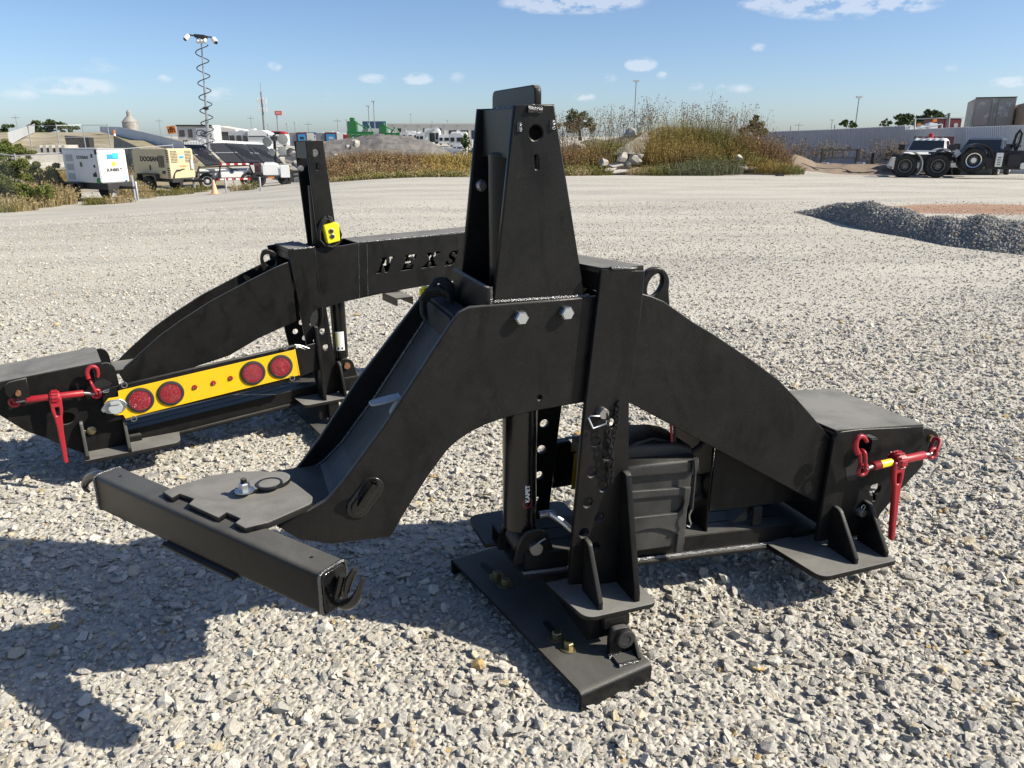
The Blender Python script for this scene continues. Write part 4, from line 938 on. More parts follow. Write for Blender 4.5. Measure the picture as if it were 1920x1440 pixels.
# foot of the post, gussets
zf2 = .215
f_a, f_b = B.Zp(574, 760, zf2), B.Zp(653, 741, zf2)
B.plateZ('foot_plate', m2, [(f_a[0] - .02, W2 + .06), (f_a[0] - .01, f_a[1], .03), (f_b[0], f_a[1] + .005, .03), (f_b[0], W2 + .06)], zf2, .018, PB2)
B.plateL('gusset', m2, [(W2 + .001, zf2), (f_a[1] + .02, zf2), (f_a[1] + .02, zf2 + .03), (W2 - .035, .62, .008), (W2 + .001, .62)], f_a[0] + .105, .018, PB)
B.plateL('gusset', m2, [(W2 + .001, zf2), (f_a[1] + .02, zf2), (f_a[1] + .02, zf2 + .025), (W2 - .03, .40, .015), (W2 + .001, .40)], f_b[0] - .03, .016, PB)
# shoe under it
B.box('carrier_beam', m2, f_a[0] + .08, f_a[0] + .18, f_a[1] + .05, W2 + .42, .10, zf2 - .02, PB, .003)
shl = f_a[0] + .03
b = MB(); b.obox(B.P(shl + .13, W2 + .1, .064), B.u * .125, B.v * .42, Z * .006); b.obox(B.P(shl + .13, W2 - .317, .035), B.u * .125, B.v * .006, Z * .035); b.obox(B.P(shl + .13, W2 + .517, .035), B.u * .125, B.v * .006, Z * .035)
b.out('shoe_plate', PB, m2, bev=.002)
B.box('pivot_lug', m2, shl + .10, shl + .16, f_a[1] + .02, f_a[1] + .045, .068, zf2 - .018, PBG, .003)
# hook-shaped lug and its slot on the post
MB().tube([B.Wp(x, y, W2 - .012) for x, y in [(603, 575), (604, 590), (603, 608)]], .006, 7).out('lug', PBG, m2, smooth=50)
sl_o = [B.W(x, y, W2) for x, y in [(582, 610), (581, 597), (586, 586), (594, 581), (598, 588), (596, 600), (590, 612), (585, 624)]]
slab('slot_opening', m2, sl_o, B.v * (W2 - .0012), B.u, Z, B.v, .002, INK, bev=.0002)
# --- tail
TC = W2 - .01
ck = [(205, 679, .03), (216, 690, .03), (224, 722), (232, 800), (240, 845), (153, 849), (121, 838), (87, 822), (47, 808), (0, 779), (-22, 760), (-24, 735), (0, 719), (43, 711)]
cp = B.poly(ck, TC)
hx0 = B.W(122, 785, TC)
B.plateW('tail_cheek', m2, rnd(cp), TC, .016, PB, [[(hx0[0] + .042 * cos(t), hx0[1] + .03 * sin(t)) for t in [k * pi / 11 for k in range(22)]]], raw=True, bev=.003)
B.plateW('tail_cheek', m2, rnd([(x, z) if len(r_) < 1 else (x, z, r_[0]) for x, z, *r_ in cp]), TC + .30, .016, PB, raw=True, bev=.003)
d0, d1 = B.W(190, 680, TC), B.W(0, 718, TC)
sl2 = (d0[1] - d1[1]) / (d0[0] - d1[0]); dz = lambda l: d0[1] + (l - d0[0]) * sl2
vs = []
for l in (d1[0] - .03, d0[0]):
    for w, o_ in ((TC - .002, .006), (TC + .30, .010), (TC + .30, -.002), (TC - .002, -.006)): vs.append(B.P(l, w, dz(l) + o_))
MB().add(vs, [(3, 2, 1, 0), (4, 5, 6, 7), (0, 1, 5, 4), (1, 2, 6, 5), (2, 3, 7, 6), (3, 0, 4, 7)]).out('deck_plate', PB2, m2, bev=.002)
B.plateL('tail_bulkhead', m2, [(TC + .016, .2), (TC + .30, .2), (TC + .30, .5), (TC + .016, .5)], cp[2][0] - .06, .014, PB)
for wv in (TC - .035, TC - .10):
    e0 = B.W(35, 715, wv); e_l = B.W(33, 728, wv)
    B.plateW('tail_ear', m2, rnd([(e_l[0] - .045, e_l[1] + .03, .03), (e_l[0] + .04, e_l[1] + .04), (e_l[0] + .04, e_l[1] - .05), (e_l[0] - .01, e_l[1] - .055, .02), (e_l[0] - .05, e_l[1] - .03, .03)]), wv, .018, PB, raw=True, bev=.003)
ee = B.Wp(34, 729, TC - .04); MB().lathe(ee - B.v * .085, B.v, [(0, .011), (.12, .011)], 14).out('ear_pin', RUST, m2, smooth=40)
zp2 = .145
q0, q1 = B.Zp(160, 864, zp2), B.Zp(338, 827, zp2)
B.plateZ('foot_plate', m2, [(q0[0] - .01, TC + .05), (q0[0], q0[1], .004), (q1[0], q0[1] + .01, .04), (q1[0] + .02, TC + .05)], zp2, .02, PB2)
B.plateZ('foot_plate', m2, [(q0[0] - .01, TC + .24), (q0[0], TC + .46, .04), (q1[0], TC + .46, .04), (q1[0] + .02, TC + .24)], zp2, .02, PB)
for l_ in (q0[0] + .004, q0[0] + .185):
    B.plateL('gusset', m2, [(TC + .001, zp2 - .001), (q0[1] + .004, zp2 - .001), (q0[1] + .004, zp2 + .02), (TC - .035, zp2 + .16, .01), (TC + .001, zp2 + .16)], l_, .016, PB2, bev=.003)
B.box('tail_bed', m2, q0[0], .3, TC + .02, TC + .27, zp2 - .018, zp2 + .03, PB)
ch = B.Wp(171, 806, TC); MB().lathe(ch + B.v * .01, -B.v, [(0, .021), (.022, .021), (.024, .018)], 20).out('cheek_pin', YZINC, m2, smooth=40)
MB().torus(ch - B.v * .015 - B.u * .034, B.u, Z, .009, .0022, 12, 5).out('cheek_pin_ring', ZINC, m2, smooth=60)
hxl = [(a * .045 + B.W(190, 722, TC)[0], c_ * .028 + B.W(190, 722, TC)[1]) for a, c_ in ((-1, -.3), (-.5, .8), (.3, 1), (1, .1), (.6, -.8), (-.3, -1))]
slab('hex_opening', m2, hxl, B.v * (TC - .0015), B.u, Z, B.v, .002, INK, bev=.0002)
# --- yellow light board
WL = W2 - .085
ld = empty('light_board', B.P(.6, WL, .3), 'yellow tail light board with four round red lamps on the lettered neck', 'light board')
yb = [(221, 733), (551, 656), (560, 704), (235, 785), (231, 778), (216, 779), (198, 768), (195, 757), (203, 747), (222, 744)]
ypl = B.poly(yb, WL)
B.plateW('board', ld, rnd(ypl, .004), WL, .004, YEL, raw=True, bev=.0012)
bk = B.poly([(190, 731), (553, 648), (563, 712), (200, 793, .02)], WL + .012)
B.plateW('backing', ld, rnd(bk), WL + .010, .03, PB, raw=True, bev=.003)
B.plateW('return_flange', ld, [(551, 656), (553.5, 655), (563, 704), (560, 704)], WL - .0005, .03, YEL)
B.plateW('mount_arm', ld, [(552, 655), (596, 642), (606, 690), (561, 708)], WL + .045, .012, PB)
def lamp(px, py, rpx, par):
    c_ = B.Wp(px, py, WL); rr_ = (B.Wp(px + rpx, py, WL) - c_).length * .97; n_ = -B.v
    g_ = MB().lathe(c_, n_, [(0, rr_), (.007, rr_), (.010, rr_ * .93), (.010, rr_ * .80), (.004, rr_ * .79)], 36, cap=False).out('lamp', RUB, par, smooth=35)
    MB().lathe(c_, n_, [(.003, rr_ * .80), (.008, rr_ * .79), (.0095, rr_ * .6), (.0095, rr_ * .2), (.0105, rr_ * .18), (.0105, .0005)], 36, cap=True).out('lens', LENS, g_, smooth=40)
    b_ = MB()
    for rad, n in ((.58, 10), (.30, 5)):
        for k in range(n):
            a = 2 * pi * k / n + rad; q_ = c_ + (B.u * cos(a) + Z * sin(a)) * rr_ * rad
            b_.lathe(q_, n_, [(.0085, .006), (.0112, .005), (.0118, .001)], 8)
    b_.out('lens_dots', LENS, g_, smooth=40)
for a in ((263, 750, 27), (320, 737, 26), (474, 699, 24), (526, 687, 23)): lamp(*a, ld)
for x, y in ((365, 726), (400, 718), (432, 709)):
    c_ = B.Wp(x, y, WL); MB().lathe(c_, -B.v, [(0, .0125), (.004, .0125), (.005, .009), (.009, .008), (.0105, .003)], 14).out('marker_light', LENS, ld, smooth=40)
for x, y in ((233, 722), (535, 651), (251, 785), (548, 709)):
    MB().torus(B.Wp(x, y, WL - .004), B.u, Z, .0125, .0028, 16, 6).out('eyelet', ZINC, ld, smooth=60)
sk = B.Wp(216, 763, WL); 
slab('socket_flange', ld, rnd([(-.065, -.005), (-.03, .038), (.03, .038), (.06, .005), (.03, -.03), (-.03, -.03)], .012), sk, B.u, Z, -B.v, .006, ZINC)
MB().lathe(sk, -B.v, [(.005, .032), (.02, .032), (.022, .03), (.022, .001)], 8).out('socket', GREYP, ld)
MB().obox(sk - B.v * .022 + Z * .026, B.u * .022, B.v * .006, Z * .010).out('socket_hinge', GREYP, ld, bev=.003)
for k, x in enumerate((-.052, .048)):
    bolt(ld, sk - B.v * .005 + B.u * x + Z * (-.01 + .02 * k), -B.v, .006, .005, ZINC, False, 'screw')
MB().tube([B.Wp(x, y, WL - .01) for x, y in [(186, 737), (195, 733), (205, 730), (204, 734), (194, 736)]], .003, 6).out('wire_clip', ZINC, ld, smooth=60)
MB().tube([B.Wp(x, y, WL - .01) for x, y in [(553, 646), (566, 648), (580, 653), (572, 655), (560, 650)]], .0035, 6).out('wire_clip', ZINC, ld, smooth=60)
# --- pendant control hung on the tower
pd2 = empty('pendant_control', B.Wp(620, 455, WT - .03), 'yellow two-button pendant control hung on the narrow tower by its looped lead', 'remote control')
pc2 = [(607, 424, .008), (629, 416, .008), (636, 420, .006), (638, 452, .008), (615, 458, .01)]
pq = B.poly(pc2, WT - .05)
B.plateW('housing', pd2, rnd(pq, .006), WT - .05, .045, YPL, raw=True, bev=.005)
for x, y in ((621, 433), (623, 443)):
    c_ = B.Wp(x, y, WT - .05); bt = MB().lathe(c_, -B.v, [(0, .0135), (.004, .0135), (.005, .010), (.003, .009)], 18, cap=False).out('button_ring', STEEL, pd2, smooth=40)
    MB().lathe(c_, -B.v, [(0, .009), (.005, .008), (.006, .002)], 14).out('button', INK, bt, smooth=40)
for k in range(3):
    pts = [B.Wp(x + k * 1.5, y + k * 2, WT - .02 - .006 * k) for x, y in [(618, 418), (616, 408), (610, 406), (604, 414), (597, 430), (597, 446), (606, 456), (620, 459), (632, 452), (637, 436), (632, 424)]]
    MB().tube(pts, .0055, 7).out('lead', RUB, pd2, smooth=60)
MB().tube([B.Wp(622, 417, WT - .03), B.Wp(621, 409, WT - .03), B.Wp(614, 406, WT - .03)], .008, 8).out('strain_relief', RUB, pd2, smooth=60)
# --- its load binder
binder('red ratchet load binder on the tail beside the yellow light board', B, TC - .055, (47, 750), (157, 737), (103, 745), (124, 867), (181, 738), (170, 716),
    [(166, 710), (163, 700), (166, 691), (173, 687), (181, 690), (184, 700), (183, 707)], [(27, 754), (19, 735)], B.P(-.05, TC - .055, .3), TC)
hk2 = B.Wp(176, 698, TC); MB().obox(hk2 - B.v * .03, B.u * .006, B.v * .032, Z * .03).out('hook_plate', PB, m2, bev=.003)
# ================================================================ background
def lin(a, b, t): return a + (b - a) * t
def mat(name, col, rough=.6, metal=0., **k): return material(name, col, rough, metal, **k)
M_WHITE = mat('white_enamel', (.74, .74, .73), .35, col2=(.6, .59, .56), nscale=2, amt=.5)
M_TAN = mat('tan_enamel', (.60, .50, .30), .4, col2=(.5, .42, .26), nscale=2, amt=.5)
M_DARK = mat('dark_steel', (.018, .018, .019), .55, col2=(.06, .055, .05), nscale=4, amt=.4)
M_GLASS = mat('dark_glass', (.012, .015, .018), .06, spec=.8)
M_GALV = mat('galvanised', (.42, .43, .44), .45, .7, col2=(.3, .3, .31), nscale=5)
M_CONC = mat('concrete', (.46, .44, .40), .9, spec=.2, col2=(.3, .285, .26), nscale=1.6, amt=.8, bump=.4, bscale=14)
M_ROCK = mat('broken_concrete', (.42, .39, .345), .9, spec=.2, col2=(.22, .205, .18), nscale=2.2, amt=.9, bump=.8, bscale=9, vary=.25)
M_WALL = mat('grey_sheet_metal', (.60, .605, .62), .55, col2=(.50, .505, .52), nscale=.5, amt=.6)
M_SHEET = mat('pale_sheet_metal', (.55, .57, .58), .45, .3, col2=(.42, .43, .43), nscale=.6)
M_RED = mat('red_enamel', (.36, .02, .02), .4); M_ORANGE = mat('orange_enamel', (.70, .20, .02), .5, col2=(.55, .18, .03), nscale=3)
M_BLUE = mat('blue_enamel', (.03, .28, .55), .4); M_GREEN = mat('green_enamel', (.02, .16, .045), .45, col2=(.03, .1, .03), nscale=3)
M_NAVY = mat('navy_enamel', (.03, .06, .13), .3); M_STEELB = mat('blue_grey_body', (.08, .10, .135), .25, spec=.7)
M_ALU = mat('aluminium', (.70, .70, .69), .3, .95); M_GRIM = mat('grimy_sheet', (.38, .345, .29), .7, col2=(.62, .59, .53), nscale=1.3, amt=.9, lo=.52, hi=.6)
M_RIM = mat('dusty_rim', (.13, .125, .115), .6); M_GREY = mat('mid_grey', (.22, .23, .24), .6); M_LGREY = mat('light_grey', (.45, .46, .47), .5)
M_SIL = mat('weathered_zinc', (.36, .35, .33), .6, .3, col2=(.22, .17, .13), nscale=1.1, amt=.7)
M_CELL = mat('solar_cell', (.03, .03, .034), .35, spec=.3); M_BUFF = mat('buff_wall', (.60, .57, .52), .7)
M_BARK = mat('bark', (.09, .07, .05), .9); M_WOOD = mat('grey_timber', (.26, .245, .22), .9, col2=(.15, .14, .12), nscale=3, amt=.8)
def leafmat(name, c1, c2, nscale=.9):
    m = material(name, c1, .75, spec=.15, col2=c2, nscale=nscale, amt=1., lo=.36, hi=.64)
    return m
L_DRY = leafmat('dry_grass', (.25, .185, .085), (.33, .27, .15)); L_RUST = leafmat('rust_brown_weed', (.17, .095, .045), (.22, .15, .08))
L_OLIVE = leafmat('olive_weed', (.20, .165, .05), (.11, .12, .035)); L_GOLD = leafmat('golden_weed', (.32, .215, .065), (.22, .17, .055)); L_GREEN = leafmat('green_leaves', (.05, .085, .022), (.09, .12, .035))
L_DKGREEN = leafmat('dark_green_leaves', (.05, .075, .03), (.085, .105, .045)); L_GREYG = leafmat('grey_green_leaves', (.105, .12, .06), (.15, .15, .085)); L_STALK = leafmat('seed_stalks', (.12, .085, .055), (.2, .15, .1))
class Loc:
    """frame of one object: x along azimuth az, y to its left, z up"""
    def __init__(s, O, az): s.O = V(O); s.x = V((sin(az), cos(az), 0)); s.y = V((-cos(az), sin(az), 0)); s.b = None
    def P(s, x, y, z): return s.O + s.x * x + s.y * y + Z * z
    def box(s, mb, x0, x1, y0, y1, z0, z1): return mb.obox(s.P((x0 + x1) / 2, (y0 + y1) / 2, (z0 + z1) / 2), s.x * (x1 - x0) / 2, s.y * (y1 - y0) / 2, Z * (z1 - z0) / 2)
    def part(s, name, par, m, boxes, bev=.0):
        b = MB()
        for q in boxes: s.box(b, *q)
        return b.out(name, m, par, bev=bev)
    def prism(s, name, par, m, prof, y0, y1, bev=.0):
        n = len(prof); vs = [s.P(x, y0, z) for x, z in prof] + [s.P(x, y1, z) for x, z in prof]
        return MB().add(vs, [tuple(range(n))[::-1], tuple(range(n, 2 * n))] + [(i, (i + 1) % n, n + (i + 1) % n, n + i) for i in range(n)]).out(name, m, par, bev=bev)
    def text(s, par, body, size, x, y, z, e1, m=INK, bold=.0): return text('lettering', par, body, size, s.P(x, y, z), e1, Z, m, bold)
def wheel(par, c, ax, r, w, rim_mat=M_ALU, holes=0, rimr=.6, n=28):
    """tyre (part) with rim as a sub-part; ax points outwards"""
    ax = V(ax).normalized(); c = V(c)
    t = MB().lathe(c - ax * w, ax, [(0, r * .62), (0, r * .9), (w * .12, r * .98), (w * .25, r), (w * .8, r), (w * .92, r * .97), (w, r * .88), (w * .98, r * .66), (w * .85, r * rimr)], n, cap=True).out('wheel', TIRE, par, smooth=35)
    MB().lathe(c, ax, [(-w * .3, r * (rimr + .02)), (-.0 * w, r * (rimr + .02)), (-w * .02, r * (rimr - .05)), (-w * .28, r * (rimr - .09)), (-w * .30, r * .32), (-w * .12, r * .22), (-w * .05, r * .2), (-w * .05, .001)], n, cap=False).out('rim', rim_mat, t, smooth=35)
    if holes:
        up = Z; e1 = ax.cross(up).normalized(); b = MB(); e2 = ax.cross(e1)
        for k in range(holes):
            a = 2 * pi * k / holes; q = c + (e1 * cos(a) + e2 * sin(a)) * r * (rimr - .17)
            b.lathe(q - ax * w * .29, ax, [(0, r * .055), (w * .012, r * .055)], 8)
        b.out('rim_holes', INK, t)
        b = MB()
        for k in range(10):
            a = 2 * pi * k / 10 + .2; q = c + (e1 * cos(a) + e2 * sin(a)) * r * .28; b.lathe(q - ax * w * .22, ax, [(0, r * .03), (w * .08, r * .03)], 6)
        b.out('lug_nuts', STEEL, t)
    return t
# ---------------------------------------------------------------- white towable generator
O = G(197, 379); g1 = Loc(O, radians(-62))
t = empty('generator_trailer', O, 'white towable generator with three grey louvre vents standing in dry grass', 'generator')
zb, zt_, LN, WD = .70, 1.92, 2.15, 1.18
g1.part('enclosure', t, M_WHITE, [(0, LN, -WD, 0, zb, zt_)], .03)
g1.part('roof', t, M_LGREY, [(-.01, LN + .01, -WD - .01, .01, zt_ + .001, zt_ + .03)], .01)
for z in (.80, 1.14, 1.48): g1.part('louvre_vent', t, M_LGREY, [(LN - .62, LN - .20, -.0, .012, z, z + .24)] + [(LN - .6, LN - .22, .012, .02, z + .03 * k, z + .03 * k + .014) for k in range(1, 8)])
g1.part('access_door', t, M_WHITE, [(.12, 1.28, .0, .012, zb + .06, zt_ - .1)], .004)
g1.part('control_panel', t, M_GLASS, [(.98, 1.12, .013, .02, 1.28, 1.45)]); g1.part('latch', t, M_DARK, [(.30, .38, .013, .03, 1.62, 1.75)]); g1.part('latch', t, M_DARK, [(.22, .30, .013, .03, 1.26, 1.36)]); g1.part('latch', t, M_DARK, [(.2, .42, .013, .022, .92, 1.05)]); g1.part('latch', t, M_DARK, [(.22, .3, .013, .022, 1.02, 1.1)])
g1.text(t, 'DOOSAN', .16, .92, .016, 1.62, -g1.x, INK, .006); g1.part('placard', t, M_DARK, [(.02, .16, .0, .012, 1.74, 1.9)])
yf = -g1.y
g1.part('emblem', t, M_BLUE, [(-.012, .001, -.82, -.36, 1.56, 1.74)], .003); g1.part('emblem', t, mat('cyan_print', (.05, .5, .55), .5), [(-.016, .001, -.84, -.6, 1.60, 1.78)], .003)
MB().lathe(g1.P(-.001, -.6, 1.38), -g1.x, [(0, .09), (.006, .09)], 16).out('emblem', YPL, t)
g1.text(t, 'SUNBELT', .16, -.008, -.60, 1.16, yf, INK, .006)
MB().torus(g1.P(-.004, -1.02, .84), g1.y, Z, .085, .012, 16, 5).out('round_sticker', mat('cyan_print', (.05, .5, .55)), t)
MB().lathe(g1.P(.16, .001, .78), g1.y, [(0, .11), (.014, .11)], 16).out('round_sticker', mat('green_print', (.03, .22, .04), .5), t)
g1.part('chassis', t, M_DARK, [(-.25, LN - .2, -WD + .05, -.05, .45, zb - .002), (-1.0, -.2, -WD / 2 - .06, -WD / 2 + .06, .48, .58)], .01)
g1.part('fender', t, M_DARK, [(LN - .95, LN - .05, -.06, .22, .66, .70), (LN - .98, LN - .94, -.06, .22, .45, .70), (LN - .06, LN - .02, -.06, .22, .45, .70)], .01)
wheel(t, g1.P(LN - .5, .2, .33), g1.y, .33, .2, M_WHITE, 6); wheel(t, g1.P(LN - .5, -WD - .16, .33), -g1.y, .33, .2, M_WHITE)
g1.part('jack', t, M_GALV, [(-.28, -.20, -WD + .02, -WD + .1, .0, .95)], .01); g1.part('jack', t, M_GALV, [(-.2, -.15, -.5, -.45, .0, .6)], .01)
# ---------------------------------------------------------------- tan towable compressor
O = G(325, 363); g2 = Loc(O, radians(-62))
t = empty('compressor_trailer', O, 'tan towable air compressor with black fender beside the solar panels', 'compressor')
zb, zt_, LN, WD = .62, 1.86, 2.35, 1.28
g2.prism('enclosure', t, M_TAN, [(0, zb), (LN, zb), (LN, zt_ - .1), (LN - .1, zt_ - .02), (.06, zt_), (0, zt_ - .06)], -WD, 0, .02)
g2.part('lid', t, M_TAN, [(.4, LN - .02, -WD - .01, .012, zt_ - .13, zt_ - .10)], .006)
g2.part('access_door', t, M_TAN, [(.55, LN - .1, .0, .012, zb + .2, zt_ - .2)], .004)
g2.text(t, 'DOOSAN', .27, 1.25, .018, 1.42, -g2.x, INK, .012)
g2.part('control_window', t, M_GLASS, [(.32, .68, .013, .024, 1.08, 1.56)], .006); g2.part('latch', t, M_DARK, [(1.2, 1.28, .013, .03, .96, 1.16)]); g2.part('plate', t, M_DARK, [(.3, .5, .0, .012, .82, .94)])
b = []
for c0 in (-.42, -1.16):
    for i in range(5):
        for j in range(8): b.append((-.010, .002, c0 + i * .068, c0 + i * .068 + .042, 1.28 + j * .064, 1.28 + j * .064 + .036))
g2.part('grille_slots', t, M_DARK, b)
b = [(-.001 + .03 * 0, .16, -.002, .010, zb + .05 + k * .09, zb + .09 + k * .09) for k in range(13) if k not in (5, 6)]
g2.part('side_slots', t, M_DARK, b)
g2.part('emblem_plate', t, M_TAN, [(-.014, .001, -.82, -.46, 1.34, 1.70)], .004); g2.part('emblem', t, M_BLUE, [(-.02, -.012, -.76, -.52, 1.46, 1.54)], .002); g2.part('emblem', t, WHITE, [(-.02, -.012, -.76, -.52, 1.545, 1.59)], .002)
g2.part('meter_box', t, M_LGREY, [(-.06, .001, -1.22, -1.06, .98, 1.4)], .01)
MB().tube([g2.P(-.012, y, z) for y, z in ((-.12, .66), (-.2, .84), (-.34, .96), (-.5, .96), (-.62, 1.0), (-.78, 1.01))], [.05, .03, .045, .035, .03, .01], 6).out('tree_decal', INK, t)
g2.text(t, 'SUNBELT', .10, -.010, -.72, 1.12, yf, M_ORANGE)
g2.part('chassis', t, M_DARK, [(-.02, LN, -WD + .02, -.02, .48, zb - .002), (-1.3, 0, -WD / 2 - .06, -WD / 2 + .06, .48, .58), (-.06, -.021, -WD, 0, .45, .62)], .01)
g2.part('fender', t, M_DARK, [(.75, 1.85, -.05, .26, .78, .82), (.72, .76, -.05, .26, .5, .82), (1.84, 1.88, -.05, .26, .5, .82)], .01)
wheel(t, g2.P(1.3, .24, .36), g2.y, .36, .24, M_DARK); wheel(t, g2.P(1.3, -WD - .1, .36), -g2.y, .36, .24, M_DARK); 
g2.part('jack', t, M_GALV, [(-.6, -.54, -WD / 2 - .03, -WD / 2 + .03, .0, .7)], .01); g2.part('jack', t, M_GALV, [(.0, .05, -WD + .05, -WD + .1, .0, .5)], .01)
# ---------------------------------------------------------------- solar camera trailer with mast
O = G(432, 353); t = empty('solar_trailer', O, 'solar powered camera trailer with raised mast and coiled black cable', 'solar trailer')
YS = O.y
panels = [((344, 271), (381, 271), (418, 308), (384.5, 310)), ((384.5, 268.6), (420.5, 268), (458, 304.5), (422, 304.5)), ((421.5, 268), (458, 270), (492.5, 304), (459, 304.5)), ((459.5, 270), (496, 271), (529, 304.5), (493.5, 305))]
for i, q in enumerate(panels):
    dy = (.0, .35, .37, .42)[i]
    c = [at(*q[0], YS + dy + 1.35), at(*q[1], YS + dy + 1.35), at(*q[2], YS + dy - .1), at(*q[3], YS + dy - .1)]
    n = (c[1] - c[0]).cross(c[3] - c[0]).normalized(); n = -n if n.z < 0 else n
    pn = MB().add(c + [p - n * .04 for p in c], [(0, 1, 2, 3), (7, 6, 5, 4), (0, 4, 5, 1), (1, 5, 6, 2), (2, 6, 7, 3), (3, 7, 4, 0)]).out('solar_panel', M_CELL, t)
    b = MB()
    def uv(a, d): return (c[0] * (1 - a) + c[1] * a) * (1 - d) + (c[3] * (1 - a) + c[2] * a) * d + n * .004
    for k in range(1, 8): b.add([uv(k / 8 - .008, .02), uv(k / 8 + .008, .02), uv(k / 8 + .008, .98), uv(k / 8 - .008, .98)], [(0, 1, 2, 3)])
    b.out('cell_lines', M_GREY, pn)
    MB().add([uv(.02, .485), uv(.98, .485), uv(.98, .515), uv(.02, .515)], [(0, 1, 2, 3)]).out('mid_rail', M_SHEET, pn)
s1 = Loc(O, radians(64))
s1.part('battery_case', t, M_WHITE, [(-1.25, 1.1, .35, 1.1, .42, .85)], .04); s1.part('front_case', t, M_WHITE, [(-.35, .85, .1, .34, .45, .8)], .03)
MB().lathe(s1.P(.15, .098, .74), -s1.y, [(0, .1), (.006, .1)], 12).out('badge', M_NAVY, t)
s1.part('chassis', t, M_DARK, [(-1.6, 1.4, .2, 1.2, .34, .42)], .01)
b = MB()
for x0, z0, x1, z1 in ((-1.45, .42, -1.2, 1.0), (-.45, .42, -.3, 1.05), (-.2, 1.0, .9, .6), (.95, 1.02, 1.15, .42), (-1.2, .95, .9, 1.0)): b.tube([s1.P(x0, .15, z0), s1.P(x1, .15, z1)], .035, 6)
b.out('support_frame', M_DARK, t)
for z, x0, x1, y in ((1.02, -.35, 1.35, -.12), (.36, -.5, 1.35, -.02)):
    o_ = s1.part('reflector_bar', t, M_RED, [(x0, x1, y, y + .05, z, z + .09)]); s1.part('reflector_tape', o_, WHITE, [(x0 + .1 + .34 * k, x0 + .27 + .34 * k, y - .006, y - .001, z + .008, z + .082) for k in range(int((x1 - x0) / .34))])
wheel(t, s1.P(-.95, .05, .33), -s1.y, .36, .22, M_LGREY, 5); wheel(t, s1.P(.85, .05, .33), -s1.y, .36, .22, M_LGREY, 5)
s1.part('fender', t, M_DARK, [(-1.35, -.55, -.15, .2, .72, .76), (-1.38, -1.34, -.15, .2, .5, .76)], .01)
s1.part('jack', t, M_GALV, [(.15, .2, -.05, 0, 0, .42)])
YM = YS + 1.1; m0, m1_ = at(393, 300, YM), at(377, 74, YM)
def ml(k): return m0.lerp(m1_, k)
for a, c, r_ in ((0, .35, .075), (.35, .62, .055), (.62, 1, .034)): MB().tube([ml(a), ml(c)], r_, 8).out('mast', M_GALV, t, smooth=40)
pts = []
for k in range(300):
    f = k / 299; g_ = f ** 1.0; turns = 9.0; zf_ = .03 + .93 * g_; a = 2 * pi * turns * (g_ ** .8) + .5; rr_ = .27 if g_ > .06 else .2 + g_; pts.append(ml(zf_) + V((cos(a) * rr_, sin(a) * rr_, 0)))
MB().tube(pts, .022, 5).out('coiled_cable', RUB, t, smooth=60)
hd = ml(1)
MB().obox(hd + V((0, 0, .12)), V((.24, 0, -.02)), V((0, .2, 0)), V((0, 0, .07))).out('head_plate', M_DARK, t, bev=.02)
for sgn, dx, dz in ((-1, .62, .16), (1, .62, -.06)):
    MB().tube([hd + V((.1 * sgn, 0, .14)), hd + V((dx * sgn, 0, .10 + dz * .6))], .035, 6).out('head_arm', M_DARK, t)
    cm = MB().lathe(hd + V((dx * sgn, -.05, -.02 + dz * .6)), V((sgn * .5, -.3, -.6)), [(-.16, .06), (-.12, .11), (.08, .12), (.1, .09)], 12).out('camera', M_WHITE, t, smooth=40)
    MB().lathe(hd + V((dx * sgn, -.05, -.02 + dz * .6)), V((sgn * .5, -.3, -.6)), [(.09, .085), (.16, .06)], 10).out('camera_lens', M_GLASS, cm, smooth=40)
for dx in (-.12, .06, .2): MB().lathe(hd + V((dx, -.1, -.05)), V((.2 - dx, -.6, -.5)), [(-.1, .06), (.1, .09), (.14, .04)], 10).out('camera', M_WHITE, t, smooth=40)
q = ml(.155); MB().tube([q, q + V((-.42, -.05, .1))], .04, 6).out('camera_bracket', M_WHITE, t); MB().obox(q + V((-.3, -.08, .08)), V((.2, 0, -.06)), V((0, .07, 0)), V((.02, 0, .07))).out('camera', M_WHITE, t, bev=.02)
q = ml(.44); MB().obox(q, V((.09, 0, 0)), V((0, .09, 0)), V((0, 0, .06))).out('mast_clamp', M_DARK, t)
# ---------------------------------------------------------------- light tower trailer
O = G(508, 349); t = empty('light_tower_trailer', O, 'white rounded light tower trailer with four flood lamps', 'light tower'); s2 = Loc(O, radians(75))
s2.prism('hood', t, M_WHITE, [(-.35, .40), (.62, .40), (.52, .72), (.40, .92), (.2, 1.0), (-.25, 1.0), (-.35, .88)], .0, .95, .08)
s2.part('radiator_grille', t, mat('maroon_panel', (.10, .035, .04), .6), [(-.62, -.36, .05, .9, .42, .95)], .02)
s2.part('grille_slots', t, INK, [(-.58 + .05 * i, -.555 + .05 * i, .035, .05, .5 + .08 * j, .545 + .08 * j) for i in range(4) for j in range(5)])
s2.part('chassis', t, M_DARK, [(-.7, .75, .0, 1.0, .34, .42), (.75, 2.4, .45, .55, .36, .43)], .01)
s2.part('fender', t, M_WHITE, [(.45, .85, -.05, .0, .35, .9)], .02)
wheel(t, s2.P(-.5, .02, .3), -s2.y, .32, .2, M_DARK); wheel(t, s2.P(.62, .3, .3), -s2.y, .32, .2, M_DARK)
s2.part('reflector', t, M_ORANGE, [(-.1, .18, -.01, .0, .33, .40)])
pm = MB().tube([at(517, 312, O.y + .6), at(514, 252, O.y + .6)], .06, 6).out('mast', M_DARK, t)
